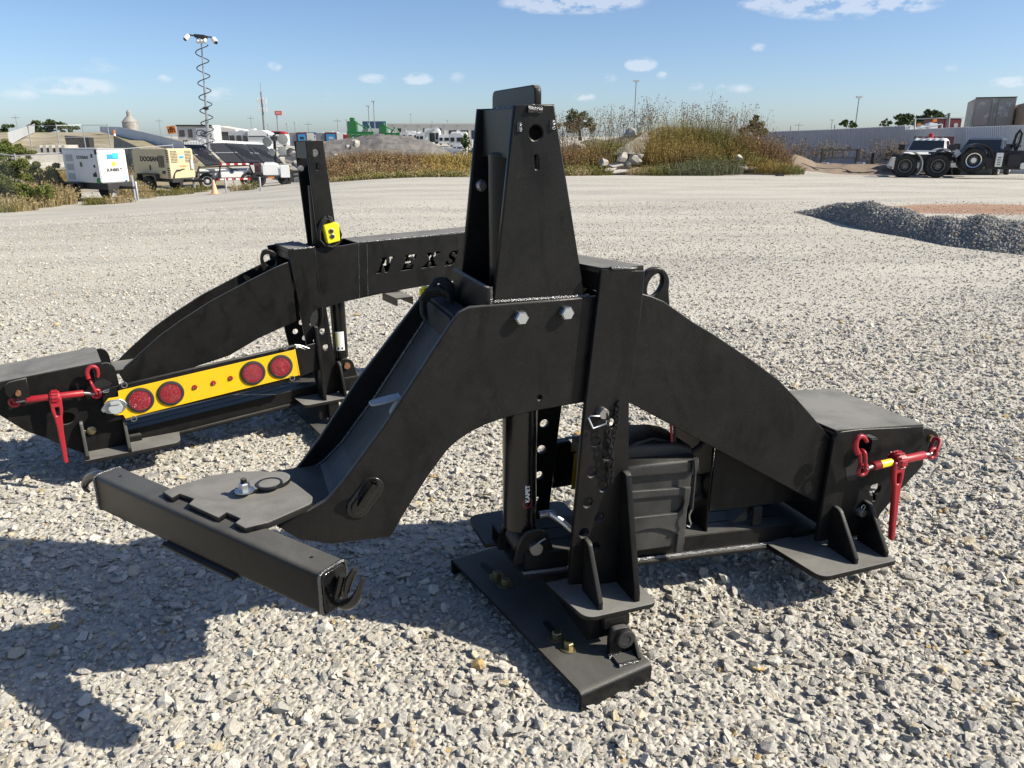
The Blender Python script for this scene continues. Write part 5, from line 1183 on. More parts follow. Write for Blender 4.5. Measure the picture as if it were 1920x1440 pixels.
for x, y, r_ in ((501, 266, .20), (530, 261, .21), (529, 283, .18), (510, 285, .15)):
    c = at(x, y, O.y + .45); l_ = MB().lathe(c, V((.25 if x > 515 else -.2, -1, -.25)), [(-.2, .08), (-.12, r_ * .8), (0, r_ * 1.08), (.02, r_ * 1.08)], 16, cap=True).out('flood_lamp', M_GALV, t, smooth=40)
    MB().lathe(c, V((.25 if x > 515 else -.2, -1, -.25)), [(.021, r_ * .95), (.03, r_ * .6), (.03, .001)], 16).out('lamp_glass', mat('lamp_glass', (.3, .32, .31), .1, spec=.8), l_, smooth=40)
# cone, bollards, debris
def bollard(px, pyb, pyt, label, w=.035):
    p = G(px, pyb); h = (at(px, pyt, p.y) - p).z; t_ = MB().lathe(p, Z, [(0, w), (h - .02, w), (h, w * .7)], 10).out('steel_bollard', M_GALV, None, p, 40); tag(t_, label, 'bollard'); return t_
p = G(403, 364); t = empty('traffic_cone', p, 'faded orange traffic cone beside the solar trailer wheel', 'traffic cone')
MB().lathe(p + Z * .03, Z, [(0, .13), (.5, .035), (.52, .03)], 16).out('cone', mat('faded_orange', (.72, .42, .25), .6), t, smooth=40); MB().obox(p + Z * .015, V((.19, 0, 0)), V((0, .19, 0)), Z * .015).out('foot', mat('faded_orange', (.72, .42, .25)), t)
bollard(425, 362, 334, 'short steel post standing in front of the solar trailer wheel'); bollard(489, 358, 332, 'short steel post standing between the solar trailer and the light tower'); bollard(259, 376, 340, 'leaning steel post at the corner of the white generator', .045)
# ---------------------------------------------------------------- hillside at the left
rows = [(352, 33), (335, 37), (318, 43), (300, 50), (285, 60), (272, 72), (262, 86), (254, 100), (249.5, 118), (248, 150), (249, 220)]
cols = list(range(-420, 421, 30)); vs = []
for (py, Y) in rows:
    for px in cols:
        p = at(px, py, Y); f = 1 - sstep(230, 400, px); f2 = 1 - sstep(-500, -300, -px) * 0
        z = lin(-.85, p.z, sstep(34, 46, Y)); z = lin(min(z, -.3 + (Y > 60) * .3), z, f); vs.append((p.x, Y, z + .12 * sin(px * .13 + Y) * (1 if 40 < Y < 110 else .2)))
n = len(cols); fs = [(j * n + i, j * n + i + 1, (j + 1) * n + i + 1, (j + 1) * n + i) for j in range(len(rows) - 1) for i in range(n - 1)]
M_HILL = mat('hill_dirt', (.36, .31, .24), .95, spec=.1, col2=(.22, .19, .10), nscale=.16, amt=1., lo=.42, hi=.6, bump=.5, bscale=2)
hl = put('hill', mesh(vs, fs), M_HILL, smooth=60); hl['kind'] = 'structure'
def hill_at(px, py):
    for (p0, Y0), (p1, Y1) in zip(rows[:-1], rows[1:]):
        if p1 <= py <= p0: return at(px, py, lin(Y0, Y1, (p0 - py) / (p0 - p1)))
    return at(px, py, 100)
# sheet metal fences: each sheet is a panel of its own fence
def sheet_fence(name, label, top, bot, Ys, m, npan, ribs=6, cat='fence', amp=.03, pname='sheet'):
    """top/bot: photo points along the rims, Ys: distances at those points"""
    def interp(pts, t):
        k = min(int(t * (len(pts) - 1)), len(pts) - 2); f = t * (len(pts) - 1) - k
        A_, B_ = at(*pts[k], Ys[k]), at(*pts[k + 1], Ys[k + 1]); return A_.lerp(B_, f)
    base = interp(bot, .5); t_ = empty(name, base, label, cat)
    for i in range(npan):
        vs = []; fs = []; k = ribs * 4
        for j in range(k + 1):
            f = (i + (j + .0) / k * .995) / npan; a, b_ = interp(bot, f), interp(top, f)
            d = (interp(top, min(1, f + .01)) - interp(top, max(0, f - .01))); nrm = V((d.y, -d.x, 0)).normalized(); o_ = nrm * amp * (1 if j % 4 in (1, 2) else 0)
            vs += [a + o_, b_ + o_, a + o_ - nrm * .012, b_ + o_ - nrm * .012]
        for j in range(k):
            q = 4 * j; fs += [(q, q + 4, q + 5, q + 1), (q + 2, q + 3, q + 7, q + 6), (q + 1, q + 5, q + 7, q + 3), (q, q + 2, q + 6, q + 4)]
        fs += [(0, 1, 3, 2), (4 * k, 4 * k + 2, 4 * k + 3, 4 * k + 1)]
        put(pname, mesh(vs, fs), m, t_)
    return t_
sheet_fence('sheet_fence', 'pale corrugated fence climbing the hill at the far side of the dirt track', [(14, 248), (40, 240), (65, 232)], [(18, 272), (42, 258), (65, 248)], [70, 85, 112], M_SHEET, 8)
sheet_fence('sheet_fence', 'long blue-grey sheet metal wall dropping along the top of the hill', [(187, 237), (225, 238), (262, 246), (305, 256), (345, 266)], [(188, 247), (225, 256), (262, 270), (305, 276), (345, 282)], [110, 98, 88, 80, 74], M_WALL, 10, 8)
sheet_fence('sheet_fence', 'white picket-like sheet fence in front of the parked motorhomes', [(345, 266), (400, 262), (470, 266), (512, 270)], [(345, 284), (400, 284), (470, 286), (512, 288)], [74, 74, 76, 78], mat('white_sheet', (.72, .73, .74), .5), 14, 4)
sheet_fence('plank_fence', 'weathered grey plank fence behind the white generator', [(213, 254), (230, 262), (262, 277)], [(215, 338), (232, 345), (262, 352)], [52, 48, 43], M_WOOD, 12, 1, amp=.02, pname='plank')
# grain bin, dumpster, barriers, sign, marker
p = at(246, 246, 240); t = empty('grain_bin', p, 'old grey grain bin with conical roof on the skyline', 'grain bin'); r_ = 13.5 / 1497 * 245
MB().lathe(p - Z * 3, Z, [(0, r_), (3 + 2.6, r_)], 20).out('wall', M_SIL, t, smooth=40); MB().lathe(p + Z * 2.6, Z, [(0, r_ * 1.04), (1.6, r_ * .38)], 20).out('roof', M_SIL, t, smooth=30); MB().lathe(p + Z * 4.2, Z, [(0, r_ * .3), (1.3, r_ * .3), (1.9, .05)], 8).out('cap', M_SIL, t)
p = hill_at(148, 284); t = empty('dumpster', p, 'black open dumpster parked on the hillside track', 'dumpster'); k = Loc(p, radians(80))
k.prism('body', t, M_DARK, [(-.8, .1), (.8, .1), (.85, 1.0), (-.85, 1.15)], 0, 1.1, .02); k.part('rim', t, M_GREY, [(-.87, .87, -.03, .0, 1.0, 1.06)])
def barrier(px, py, az, L_, label, grp=None):
    p = hill_at(px, py); k = Loc(p, az); prof = [(-.32, 0), (.32, 0), (.32, .12), (.13, .38), (.09, .84), (-.09, .84), (-.13, .38), (-.32, .12)]
    vs = [k.P(-L_ / 2, y, z) for y, z in prof] + [k.P(L_ / 2, y, z) for y, z in prof]; n = 8
    o_ = MB().add(vs, [tuple(range(n))[::-1], tuple(range(n, 16))] + [(i, (i + 1) % n, n + (i + 1) % n, n + i) for i in range(n)]).out('concrete_barrier', M_CONC, None, p); tag(o_, label, 'barrier', grp)
for i, x in enumerate((90, 101, 112, 124, 135)): barrier(x, 297, radians(-10), 2.4, 'concrete barrier seen end-on in the row below the dumpster', 'concrete barriers parked side by side')
barrier(80, 316, radians(60), 2.0, 'concrete barrier lying nearest the chain link fence'); barrier(108, 318, radians(62), 2.0, 'concrete barrier lying just left of the white generator')
p = at(322, 258, 78); t = empty('orange_sign', p, 'tilted orange diamond board with black letters above the blue-grey wall', 'sign'); MB().tube([p - Z * .6, p + Z * .4], .04, 6).out('post', M_GALV, t)
q = at(321.5, 243.5, 78); e1 = V((cos(.12), 0, sin(.12))); e2 = V((-sin(.12), 0, cos(.12))); MB().obox(q, e1 * .42, V((0, .015, 0)), e2 * .36).out('board', M_ORANGE, t); text('lettering', t, 'dh', .7, q - V((0, .02, 0)), e1, e2, INK, .02)
p = hill_at(216, 262); t = empty('marker_drum', p, 'small orange and white marker drum on the plank fence end', 'marker'); MB().lathe(p, Z, [(0, .14), (1.0, .10)], 10).out('drum', M_ORANGE, t, smooth=40); MB().lathe(p + Z * .4, Z, [(0, .135), (.2, .125)], 10).out('band', WHITE, t, smooth=40)
# ---------------------------------------------------------------- chain link fence near left
def chainlink(label, pts, h, step=.16):
    t_ = empty('chain_link_fence', pts[0], label, 'fence'); b = MB()
    for a, c in zip(pts[:-1], pts[1:]):
        d = c - a; L_ = d.length; u_ = V((d.x, d.y, 0)).normalized(); n = int(L_ / step); w_ = V((u_.y, -u_.x, 0)) * .004 + Z * .0
        rise = d.z / L_
        for i in range(-int(h / step), n):
            for sg in (1, -1):
                s0, s1 = i * step, i * step + h
                z0, z1 = (0, h) if sg > 0 else (h, 0)
                c0, c1 = max(s0, 0), min(s1, L_)
                if c1 <= c0: continue
                f0, f1 = (c0 - s0) / h, (c1 - s0) / h; za, zb_ = lin(z0, z1, f0), lin(z0, z1, f1)
                A_, B_ = a + u_ * c0 + Z * (za + rise * c0), a + u_ * c1 + Z * (zb_ + rise * c1)
                nn = Z * .0028
                b.add([A_ - nn, B_ - nn, B_ + nn, A_ + nn], [(0, 1, 2, 3)])
    w_ = b.out('wire_mesh', M_GALV, t_); w_['kind'] = 'stuff'
    for q in pts: MB().tube([q - Z * .1, q + Z * (h + .08)], .035, 8).out('post', M_GALV, t_, smooth=40)
    for a, c in zip(pts[:-1], pts[1:]): MB().tube([a + Z * h, c + Z * h], .02, 6).out('top_rail', M_GALV, t_)
    return t_
f0 = G(46, 389); f1 = V((-19.0, 34.5, -.8)); fm = V((-15.0, 22.0, -.5))
chainlink('chain link fence with round steel posts in front of the green bush', [V((-13.2, 18.6, -.4)), f0, V((-17.6, 31.5, -.8)), V((-19.2, 37, -.8)), V((-17.5, 41, -.6))], 1.75)
chainlink('far chain link fence with thin posts crossing the dirt track', [hill_at(62, 291), hill_at(115, 292), hill_at(163, 290), hill_at(210, 290)], 2.0, .2)
# ---------------------------------------------------------------- planting helpers
def blades(name, label, cat, base, R, h, n, m, lean=.35, wid=.012, group=None, seed=0, ell=1., top=None, parent=None):
    """one clump of weeds or grass: bent tapering blades springing from its base"""
    rs = random.Random(seed); vs = []; fs = []
    for _ in range(n):
        r0 = R * sqrt(rs.random()); a = rs.random() * 6.283; p = V((base.x + r0 * cos(a), base.y + r0 * sin(a) * ell, base.z - .03))
        hh_ = h * (rs.uniform(.45, 1.0) * (1 - .45 * (r0 / R) ** 2)); d = V((cos(a), sin(a) * .6, 0)) * rs.uniform(0, lean) + V((rs.gauss(0, .18), rs.gauss(0, .18), 0)); sd_ = V((rs.gauss(0, 1), rs.gauss(0, .6), 0)).normalized() * wid * rs.uniform(.35, 1.0)
        k = len(vs); q1 = p + Z * hh_ * .55 + d * hh_ * .3; q2 = p + Z * hh_ * (1 - .15 * d.length) + d * hh_
        vs += [p - sd_, p + sd_, q1 - sd_ * .8, q1 + sd_ * .8, q2]; fs += [(k, k + 1, k + 3, k + 2), (k + 2, k + 3, k + 4)]
    for _ in range(int(n * 1.1)):                 # small leaves and seed heads along the stems
        j = rs.randrange(n) * 5; q = V(vs[j + 2]).lerp(V(vs[j + 4]), rs.random()) + V((rs.gauss(0, .05), rs.gauss(0, .05), rs.gauss(0, .04))) * min(1, h)
        e1 = V((rs.gauss(0, 1), rs.gauss(0, 1), rs.gauss(0, 1))).normalized() * wid * 2.6; e2 = e1.orthogonal() * .5; k = len(vs)
        vs += [q - e1, q + e2, q + e1, q - e2]; fs.append((k, k + 1, k + 2, k + 3))
    o_ = put(name, mesh(vs, fs), m, parent, base if parent is None else None)
    if label: tag(o_, label, cat, group)
    return o_
def foliage(vs, fs, c, R, n, leaf, rs, shell=.35):
    for _ in range(n):
        d = V((rs.gauss(0, 1), rs.gauss(0, 1), rs.gauss(0, 1))).normalized() * (rs.random() ** shell); p = V((c.x + d.x * R.x, c.y + d.y * R.y, c.z + d.z * R.z))
        e1 = V((rs.gauss(0, 1), rs.gauss(0, 1), rs.gauss(0, 1))).normalized(); e2 = e1.cross(V((rs.gauss(0, 1), rs.gauss(0, 1), rs.gauss(0, 1)))).normalized(); s = leaf * rs.uniform(.5, 1.4)
        k = len(vs); vs += [p - e1 * s, p + e2 * s * .45, p + e1 * s, p - e2 * s * .45]; fs.append((k, k + 1, k + 2, k + 3))
def shrub(name, label, cat, base, blobs, leaf, n, m, group=None, seed=0, trunk=True, tr=.05):
    """tree or bush: tapered trunk and limbs, crown of many leaf faces in uneven clumps"""
    rs = random.Random(seed); t_ = empty(name, base, label, cat, group); vs = []; fs = []
    tot = sum(b_[1].x * b_[1].z for b_ in blobs)
    for c, R in blobs:
        for _ in range(9):
            d = V((rs.gauss(0, .55), rs.gauss(0, .55), rs.gauss(0, .5))); f_ = rs.uniform(.28, .52)
            foliage(vs, fs, V((c.x + d.x * R.x, c.y + d.y * R.y, c.z + d.z * R.z)), R * f_, max(12, int(n * R.x * R.z / tot / 6)), leaf * .62, rs, .5)
    put('crown', mesh(vs, fs), m, t_)
    if trunk:
        b = MB(); mid = base.lerp(blobs[0][0], .5)
        b.tube([base - Z * .1, mid, blobs[0][0]], [tr, tr * .75, tr * .3], 6)
        for c, R in blobs[1:]: b.tube([mid, mid.lerp(c, .6) + V((rs.gauss(0, .05), 0, 0)), c], [tr * .5, tr * .35, tr * .15], 5)
        b.out('trunk', M_BARK, t_, smooth=50)
    return t_
def px_blob(x, y, rx, rz, Y): k = Y / 1423 * 1.0; return (at(x, y, Y), V((rx * k, rx * k * .9, rz * k)))
# green bushes and dry grass at the left fence
L_PALE = leafmat('pale_green_leaves', (.115, .135, .04), (.17, .16, .06)); L_YG = leafmat('yellow_green_leaves', (.085, .115, .028), (.14, .15, .045))
for i, (bx_, lst, lab) in enumerate([((30, 372), [(20, 340, 34, 24), (-15, 330, 40, 34), (50, 352, 26, 18), (5, 305, 26, 20), (35, 318, 22, 16)], 'leafy yellow-green bush behind the chain link fence'), ((75, 350), [(70, 318, 22, 14), (92, 332, 20, 14), (108, 340, 14, 9), (58, 330, 16, 12)], 'smaller pale green bush between the fence and the concrete barriers'), ((8, 300), [(0, 282, 26, 12), (28, 284, 20, 10), (48, 290, 14, 8), (14, 268, 12, 8)], 'yellow-green bush at the foot of the pale corrugated fence')]):
    Y = (27, 31, 40)[i]; shrub('bush', lab, 'bush', at(bx_[0], bx_[1] + 4, Y), [px_blob(*q, Y) for q in lst], .075, 9000 if i == 0 else 5000, (L_YG, L_PALE, L_YG)[i], seed=i)
gi = 0
for (x, yb, r_, h, n, m) in [(15, 395, .9, .7, 900, L_DRY), (60, 388, .9, .9, 1000, L_DRY), (95, 383, .9, 1.0, 1000, L_DRY), (108, 381, .6, .8, 600, L_DRY), (130, 352, 1.0, 1.3, 900, L_GOLD), (60, 372, 1.2, 1.2, 900, L_DRY), (250, 370, .6, .9, 700, L_DRY), (262, 350, .8, 1.4, 800, L_DRY), (100, 360, 1., 1.2, 700, L_GOLD)]:
    p = G(x, yb); blades('dry_grass', 'clump of tall dry grass along the foot of the chain link fence and generator', 'grass', p, r_, h, n, m, .5, .012, 'dry grass clumps at the left fence', seed=200 + gi); gi += 1
for (x, yb) in [(172, 384), (190, 383), (215, 382), (300, 368), (275, 372), (330, 366), (350, 364), (470, 356), (235, 380), (445, 358), (378, 360), (20, 398)]:
    p = G(x, yb); blades('weed_tuft', 'small sparse weed tuft at the gravel edge under the parked trailers', 'weed', p, .35, .5, 130, L_DRY if x % 2 else L_OLIVE, .5, .01, 'weed tufts at the gravel edge', seed=300 + x)
for i in range(10):
    x = 265 + i * 9; p = at(x, 322 + (i % 3) * 6, 46 + i); blades('brown_weed', 'tall brown weed between the plank fence and the tan compressor', 'weed', p, .9, 1.9, 420, L_RUST if i % 2 else L_GREYG, .4, .014, 'brown weeds behind the compressor', seed=400 + i)
# ---------------------------------------------------------------- spoil mound in the middle
from mathutils import noise as mnoise
def mound(name, lab, x0, x1, Yn, Yf, prof, m, nx=150, ny=44, noise=.12):
    """heap of dirt: prof gives the photo height of its crest at x"""
    vs = []; rs = random.Random(5)
    for j in range(ny + 1):
        v_ = j / ny; Y = lin(Yn, Yf, v_)
        for i in range(nx + 1):
            px = lin(x0, x1, i / nx); cy = np.interp(px, [q[0] for q in prof], [q[1] for q in prof]); Yc = lin(Yn, Yf, .55); crest = at(px, cy, Yc).z
            s = sin(pi * min(1, v_ / 1.1)) ** 1.1; p = at(px, 300, Y); g0 = gz(p.x, p.y) - .05
            q_ = V((p.x * .7, Y * .7, 0)); fr_ = mnoise.noise(q_) * 1.6 + mnoise.noise(q_ * 2.7) * .9 + mnoise.noise(q_ * 7) * .45
            vs.append((p.x, Y, lin(g0, crest, s) + fr_ * noise * sin(pi * v_) ** .5))
    n = nx + 1; fs = [(j * n + i, j * n + i + 1, (j + 1) * n + i + 1, (j + 1) * n + i) for j in range(ny) for i in range(nx)]
    o_ = put(name, mesh(vs, fs), m, smooth=60); o_['kind'] = 'structure'; return o_
M_SPOIL = mat('spoil_gravel', (.19, .178, .165), .95, spec=.15, col2=(.10, .094, .087), nscale=1.5, amt=.9, bump=.9, bscale=9)
mound('spoil_mound', '', 548, 905, 36, 58, [(548, 292), (575, 276), (600, 268), (640, 264), (690, 257), (715, 252), (740, 255), (770, 258), (800, 266), (830, 279), (850, 292), (880, 300), (905, 308)], M_SPOIL)
wi_ = 0
for i in range(34):
    x = 618 + i * 7.6 + random.uniform(-4, 4); near = i % 2; Y = 33.5 + near * 2.5 + random.uniform(0, 1); hh_ = np.interp(x, [618, 680, 760, 820, 880], [1.0, 1.2, .95, .8, .95]) * (1 if near else .75)
    p = at(x, 300, Y); p.z = gz(p.x, p.y) + (.25 if near else 0)
    m = L_RUST if x < 800 and i % 5 else (L_GOLD if x > 800 else L_DRY)
    blades('brown_weed', 'dense rusty brown weed in front of the grey spoil mound', 'weed', p, 1.0, hh_, 420, m, .35, .014, 'brown weeds along the spoil mound', seed=500 + i)
for i in range(16):
    x = 640 + i * 15.5; p = at(x, 300, 32.6); p.z = gz(p.x, p.y); blades('grass_tuft', 'low yellow-green grass tuft at the edge of the gravel below the mound', 'grass', p, .6, .38, 260, L_OLIVE if i % 3 else L_DRY, .6, .012, 'low grass tufts below the mound', seed=560 + i)
shrub('green_shrub', 'bright green shrub at the end of the spoil mound beside the near tower', 'bush', at(880, 305, 46), [px_blob(878, 268, 14, 20, 46), px_blob(884, 288, 16, 18, 46)], .10, 1200, L_GREEN, seed=61)
# ---------------------------------------------------------------- weed-grown rubble bank at the right
mound('rubble_bank', '', 1030, 1500, 38, 62, [(1030, 285), (1080, 270), (1130, 262), (1180, 255), (1240, 240), (1300, 242), (1360, 258), (1420, 280), (1460, 292), (1500, 304)], mat('bank_soil', (.14, .115, .085), .95, col2=(.22, .18, .12), nscale=1))
vg = 0
bank = [(1240, 305, 2.2, L_OLIVE), (1265, 300, 2.4, L_GOLD), (1290, 300, 2.5, L_OLIVE), (1315, 300, 2.4, L_OLIVE), (1340, 302, 2.1, L_OLIVE), (1362, 306, 1.8, L_OLIVE), (1385, 310, 1.5, L_GOLD), (1228, 312, 2.0, L_GOLD), (1255, 318, 1.5, L_GOLD), (1285, 318, 1.4, L_RUST), (1310, 320, 1.2, L_OLIVE), (1335, 322, 1.0, L_OLIVE), (1300, 316, 1.9, L_GOLD), (1405, 318, 1.0, L_OLIVE), (1430, 322, .8, L_GOLD), (1455, 324, .7, L_GOLD), (1478, 325, .6, L_OLIVE), (1265, 328, .7, L_GREYG), (1295, 328, .7, L_GREYG), (1325, 328, .9, L_GREYG), (1360, 325, .9, L_GREYG), (1240, 328, .6, L_OLIVE),
        (1130, 312, 1.7, L_OLIVE), (1150, 306, 1.6, L_OLIVE), (1110, 316, 1.4, L_RUST), (1090, 318, 1.2, L_GOLD), (1068, 320, 1.3, L_RUST), (1050, 316, 1.7, L_RUST), (1100, 326, .6, L_OLIVE), (1060, 328, .6, L_OLIVE), (1080, 329, .5, L_DRY), (1120, 327, .5, L_OLIVE), (1205, 327, .5, L_DRY), (1225, 328, .5, L_OLIVE), (1375, 300, 1.9, L_RUST), (1400, 304, 1.8, L_RUST), (1425, 308, 1.6, L_RUST), (1448, 312, 1.3, L_RUST)]
for (x, y, h, m) in bank:
    Y = 33.5 + (330 - y) * .14; p = at(x, 300, Y); p.z = max(0, at(x, y, Y).z)
    nm = {L_OLIVE.name: 'olive green feathery weed', L_GOLD.name: 'golden feathery weed', L_RUST.name: 'brown dried weed', L_GREYG.name: 'low grey-green weed', L_DRY.name: 'straw coloured grass clump'}[m.name]
    blades('bank_weed', nm + ' growing on the rubble bank', 'weed', p, .55 + .28 * h, h, int(380 + 420 * h), m, .5, .010, nm + 's on the rubble bank', seed=600 + vg); vg += 1
# tall seed stalks along the crest
def stalk(px, py, Y, h, seed, n=9, lab='tall bare seed-head weed against the sky on the rubble bank'):
    rs = random.Random(seed); p = at(px, py, Y); vs = []; fs = []; b = MB()
    for k in range(n):
        a = V((rs.gauss(0, .22), rs.gauss(0, .2), 1)).normalized(); L_ = h * rs.uniform(.6, 1); q0 = p + V((rs.gauss(0, .3), rs.gauss(0, .2), 0)); q1 = q0 + a * L_
        b.tube([q0, q0.lerp(q1, .5) + V((rs.gauss(0, .05), 0, 0)), q1], [.012, .009, .004], 3, False)
        for _ in range(16):
            f = rs.uniform(.35, 1.0); c = q0.lerp(q1, f) + V((rs.gauss(0, .13), rs.gauss(0, .1), rs.gauss(0, .06))); e1 = V((rs.gauss(0, 1), rs.gauss(0, 1), rs.gauss(0, 1))).normalized() * .045; e2 = e1.orthogonal().normalized() * .03
            b.add([c - e1, c + e2, c + e1, c - e2], [(0, 1, 2, 3)])
    tag(b.out('seed_weed', L_STALK, None, p), lab, 'weed', 'seed-head weeds along the crest')
si = 0
for x, y, h in [(1052, 285, 2.4), (1070, 283, 2.2), (1090, 282, 2.0), (1110, 280, 2.2), (1130, 275, 2.2), (1150, 272, 2.1), (1170, 268, 2.0), (1190, 262, 1.9), (1205, 260, 2.0), (1218, 262, 2.5), (1232, 258, 2.4), (1270, 250, 1.7), (1290, 248, 1.6), (1310, 250, 1.7), (1328, 254, 2.3), (1342, 258, 2.0), (1360, 262, 1.7), (1375, 268, 2.0), (1392, 270, 2.4), (1405, 276, 2.3), (1422, 284, 1.9), (1440, 290, 1.6), (1455, 296, 1.5), (1062, 300, 2.2), (1385, 290, 1.9), (1412, 298, 1.7), (1435, 305, 1.4)]:
    stalk(x, y, 42, h, 700 + si); si += 1
# broken concrete
def chunk(px, rp, Y, label, seed, dims, rot, grp=None, name='broken_slab'):
    rs = random.Random(seed); p = at(px, rp, Y); me = rock(seed, 1.0, 26); me.materials.append(M_ROCK)
    me.transform(Matrix.Translation(p) @ Euler(rot).to_matrix().to_4x4() @ Matrix.Diagonal((*dims, 1)))
    o_ = put(name, me, M_ROCK, None, V((p.x, p.y, p.z - dims[2]))); tag(o_, label, 'concrete slab' if 'slab' in label else 'rock', grp)
def slab_px(poly, Y, th, label, name='broken_slab', tilt=.35):
    pts = [at(x, y, Y + (poly[0][1] - y) * .004 * Y * tilt) for x, y in poly]; c = sum(pts, V((0, 0, 0))) / len(pts); n = V((.15, -1, .35)).normalized()
    n_ = len(pts); back = [p - n * th for p in pts]
    o_ = MB().add(pts + back, [tuple(range(n_)), tuple(range(n_, 2 * n_))[::-1]] + [(i, (i + 1) % n_, n_ + (i + 1) % n_, n_ + i) for i in range(n_)]).out(name, M_ROCK, None, V((c.x, c.y, min(p.z for p in pts))), bev=.03); tag(o_, label, 'concrete slab')
slab_px([(1146, 289), (1160, 278), (1185, 264), (1213, 247), (1218, 255), (1216, 268), (1208, 284), (1195, 291), (1178, 289), (1160, 291)], 35.6, .5, 'large tilted pale concrete slab on top of the rubble heap')
slab_px([(1203, 322), (1208, 300), (1222, 281), (1228, 276), (1246, 288), (1262, 300), (1258, 318), (1230, 326)], 35.2, .6, 'large dark concrete slab leaning beside the stacked slabs')
slab_px([(1178, 331), (1182, 316), (1197, 313), (1199, 318), (1190, 331)], 33.8, .4, 'upright grey concrete slab at the front of the heap')
slab_px([(1140, 309), (1160, 303), (1174, 303), (1172, 309), (1150, 314)], 34.2, .35, 'thin white concrete slab lying across the small stack'); slab_px([(1140, 322), (1160, 317), (1181, 317), (1180, 322), (1150, 325)], 33.8, .35, 'flat white concrete slab low in the small stack'); slab_px([(1132, 318), (1145, 313), (1158, 314), (1150, 321), (1136, 321)], 33.9, .3, 'small dark concrete slab at the edge of the small stack')
ci_ = 0
for x, y, d in [(1132, 306, (.35, .3, .2)), (1167, 296, (.4, .35, .28)), (1190, 300, (.38, .35, .25)), (1178, 308, (.3, .3, .2)), (1160, 328, (.4, .3, .13)), (1175, 327, (.3, .3, .2)), (1200, 293, (.2, .2, .15)), (1128, 322, (.25, .2, .15)), (1082, 272, (.3, .2, .2)), (1092, 276, (.3, .2, .2)), (1085, 282, (.3, .2, .16)), (1386, 296, (.35, .2, .12)), (1400, 316, (.5, .2, .08)), (1412, 318, (.5, .25, .07)), (1182, 250, (.4, .2, .25))]:
    chunk(x, y, 34.4 if y > 290 else 37, 'grey lump of broken concrete in the rubble bank', 800 + ci_, d, (random.uniform(-.3, .3), random.uniform(-.3, .3), random.uniform(0, 3)), 'broken concrete lumps in the rubble bank', 'rubble_rock'); ci_ += 1
for x, y, d in [(545, 300, (.55, .4, .3)), (538, 312, (.5, .4, .25)), (552, 316, (.45, .4, .25)), (530, 300, (.4, .4, .3)), (556, 290, (.5, .4, .3)), (549, 282, (.35, .3, .2)), (562, 306, (.4, .4, .3)), (541, 288, (.4, .3, .25)), (570, 318, (.4, .3, .2)), (528, 318, (.3, .3, .2)), (668, 270, (.3, .2, .18)), (653, 276, (.2, .2, .15)), (630, 292, (.2, .2, .12)), (661, 264, (.16, .15, .1)), (632, 304, (.15, .15, .1)), (700, 320, (.2, .15, .1))]:
    chunk(x, y, 38.5, 'pale broken rock on the spoil mound behind the light tower', 830 + ci_, d, (random.uniform(-.4, .4), random.uniform(-.4, .4), random.uniform(0, 3)), 'pale rocks on the spoil mound', 'rubble_rock'); ci_ += 1
for i in range(14):
    x = 240 + 6 * i + random.uniform(-3, 3) if i > 6 else 145 + i * 9; chunk(x, 289 - (i % 3) * 2 + (8 if i > 6 else 0), 52, 'pale rubble lump behind the trailers beside the plank fence', 870 + i, (.4, .35, .3), (0, .3, i), 'pale rubble behind the trailers', 'rubble_rock')
p = at(1462, 329, 33); MB().obox(p, V((.16, 0, 0)), V((0, .1, 0)), Z * .05).obox(p + V((-.05, 0, .07)), V((.06, 0, 0)), V((0, .08, 0)), Z * .04).out('scrap_block', M_DARK, None, p, bev=.01); tag(bpy.context.scene.objects['scrap_block'], 'small black scrap block on the gravel below the rubble bank', 'scrap')
# ---------------------------------------------------------------- grey wall, machinery and trucks at the right
sheet_fence('sheet_wall', 'long grey sheet metal wall running behind the black frames', [(1425, 247), (1560, 242), (1700, 235)], [(1425, 320), (1560, 328), (1700, 332)], [52, 49, 46], M_WALL, 14, 7, 'wall', .05)
sheet_fence('sheet_wall', 'nearer grey sheet metal wall behind the white truck and pickup', [(1697, 243), (1810, 238), (1990, 232)], [(1697, 332), (1810, 334), (1990, 335)], [44, 43, 42], M_WALL, 14, 7, 'wall', .05)
mound('soil_bank', '', 1440, 1700, 38, 47, [(1440, 300), (1470, 292), (1490, 288), (1510, 296), (1530, 306), (1600, 308), (1700, 310)], mat('brown_soil', (.19, .14, .1), .95, col2=(.28, .23, .17), nscale=1.2, bump=.6, bscale=5), 80, 24, .06)
for i, (x, y, h) in enumerate([(1490, 308, 1.6), (1502, 306, 1.4), (1520, 306, 1.1), (1535, 304, 1.3), (1548, 302, 1.2), (1648, 304, 1.4), (1655, 306, 1.0), (1675, 304, 1.3), (1686, 304, 1.2), (1570, 300, .9), (1620, 302, .7), (1665, 306, .9)]):
    stalk(x, y, 43, h, 900 + i, 10, 'dry seed-head weed growing against the grey sheet wall')
k = Loc(at(1574, 306, 40), radians(86)); t = empty('fork_frame', k.O, 'black pallet fork frame standing on the soil in front of the grey wall', 'attachment')
W_ = .98
k.part('frame_rail', t, M_DARK, [(-W_, W_, 0, .08, .60, .68)]); k.part('frame_rail', t, M_DARK, [(-W_, W_, 0, .08, .22, .28)]); k.part('upright', t, M_DARK, [(-W_, -W_ + .12, -.02, .1, .0, .7)]); k.part('upright', t, M_DARK, [(W_ - .12, W_, -.02, .1, .0, .7)])
for x in (-.4, .15): k.part('bar', t, M_DARK, [(x - .025, x + .025, 0, .05, .28, .6)])
for x in (-.5, .42): k.prism('hook_tab', t, M_DARK, [(x - .15, .68), (x + .15, .68), (x + .04, .78), (x - .04, .78)], 0, .05)
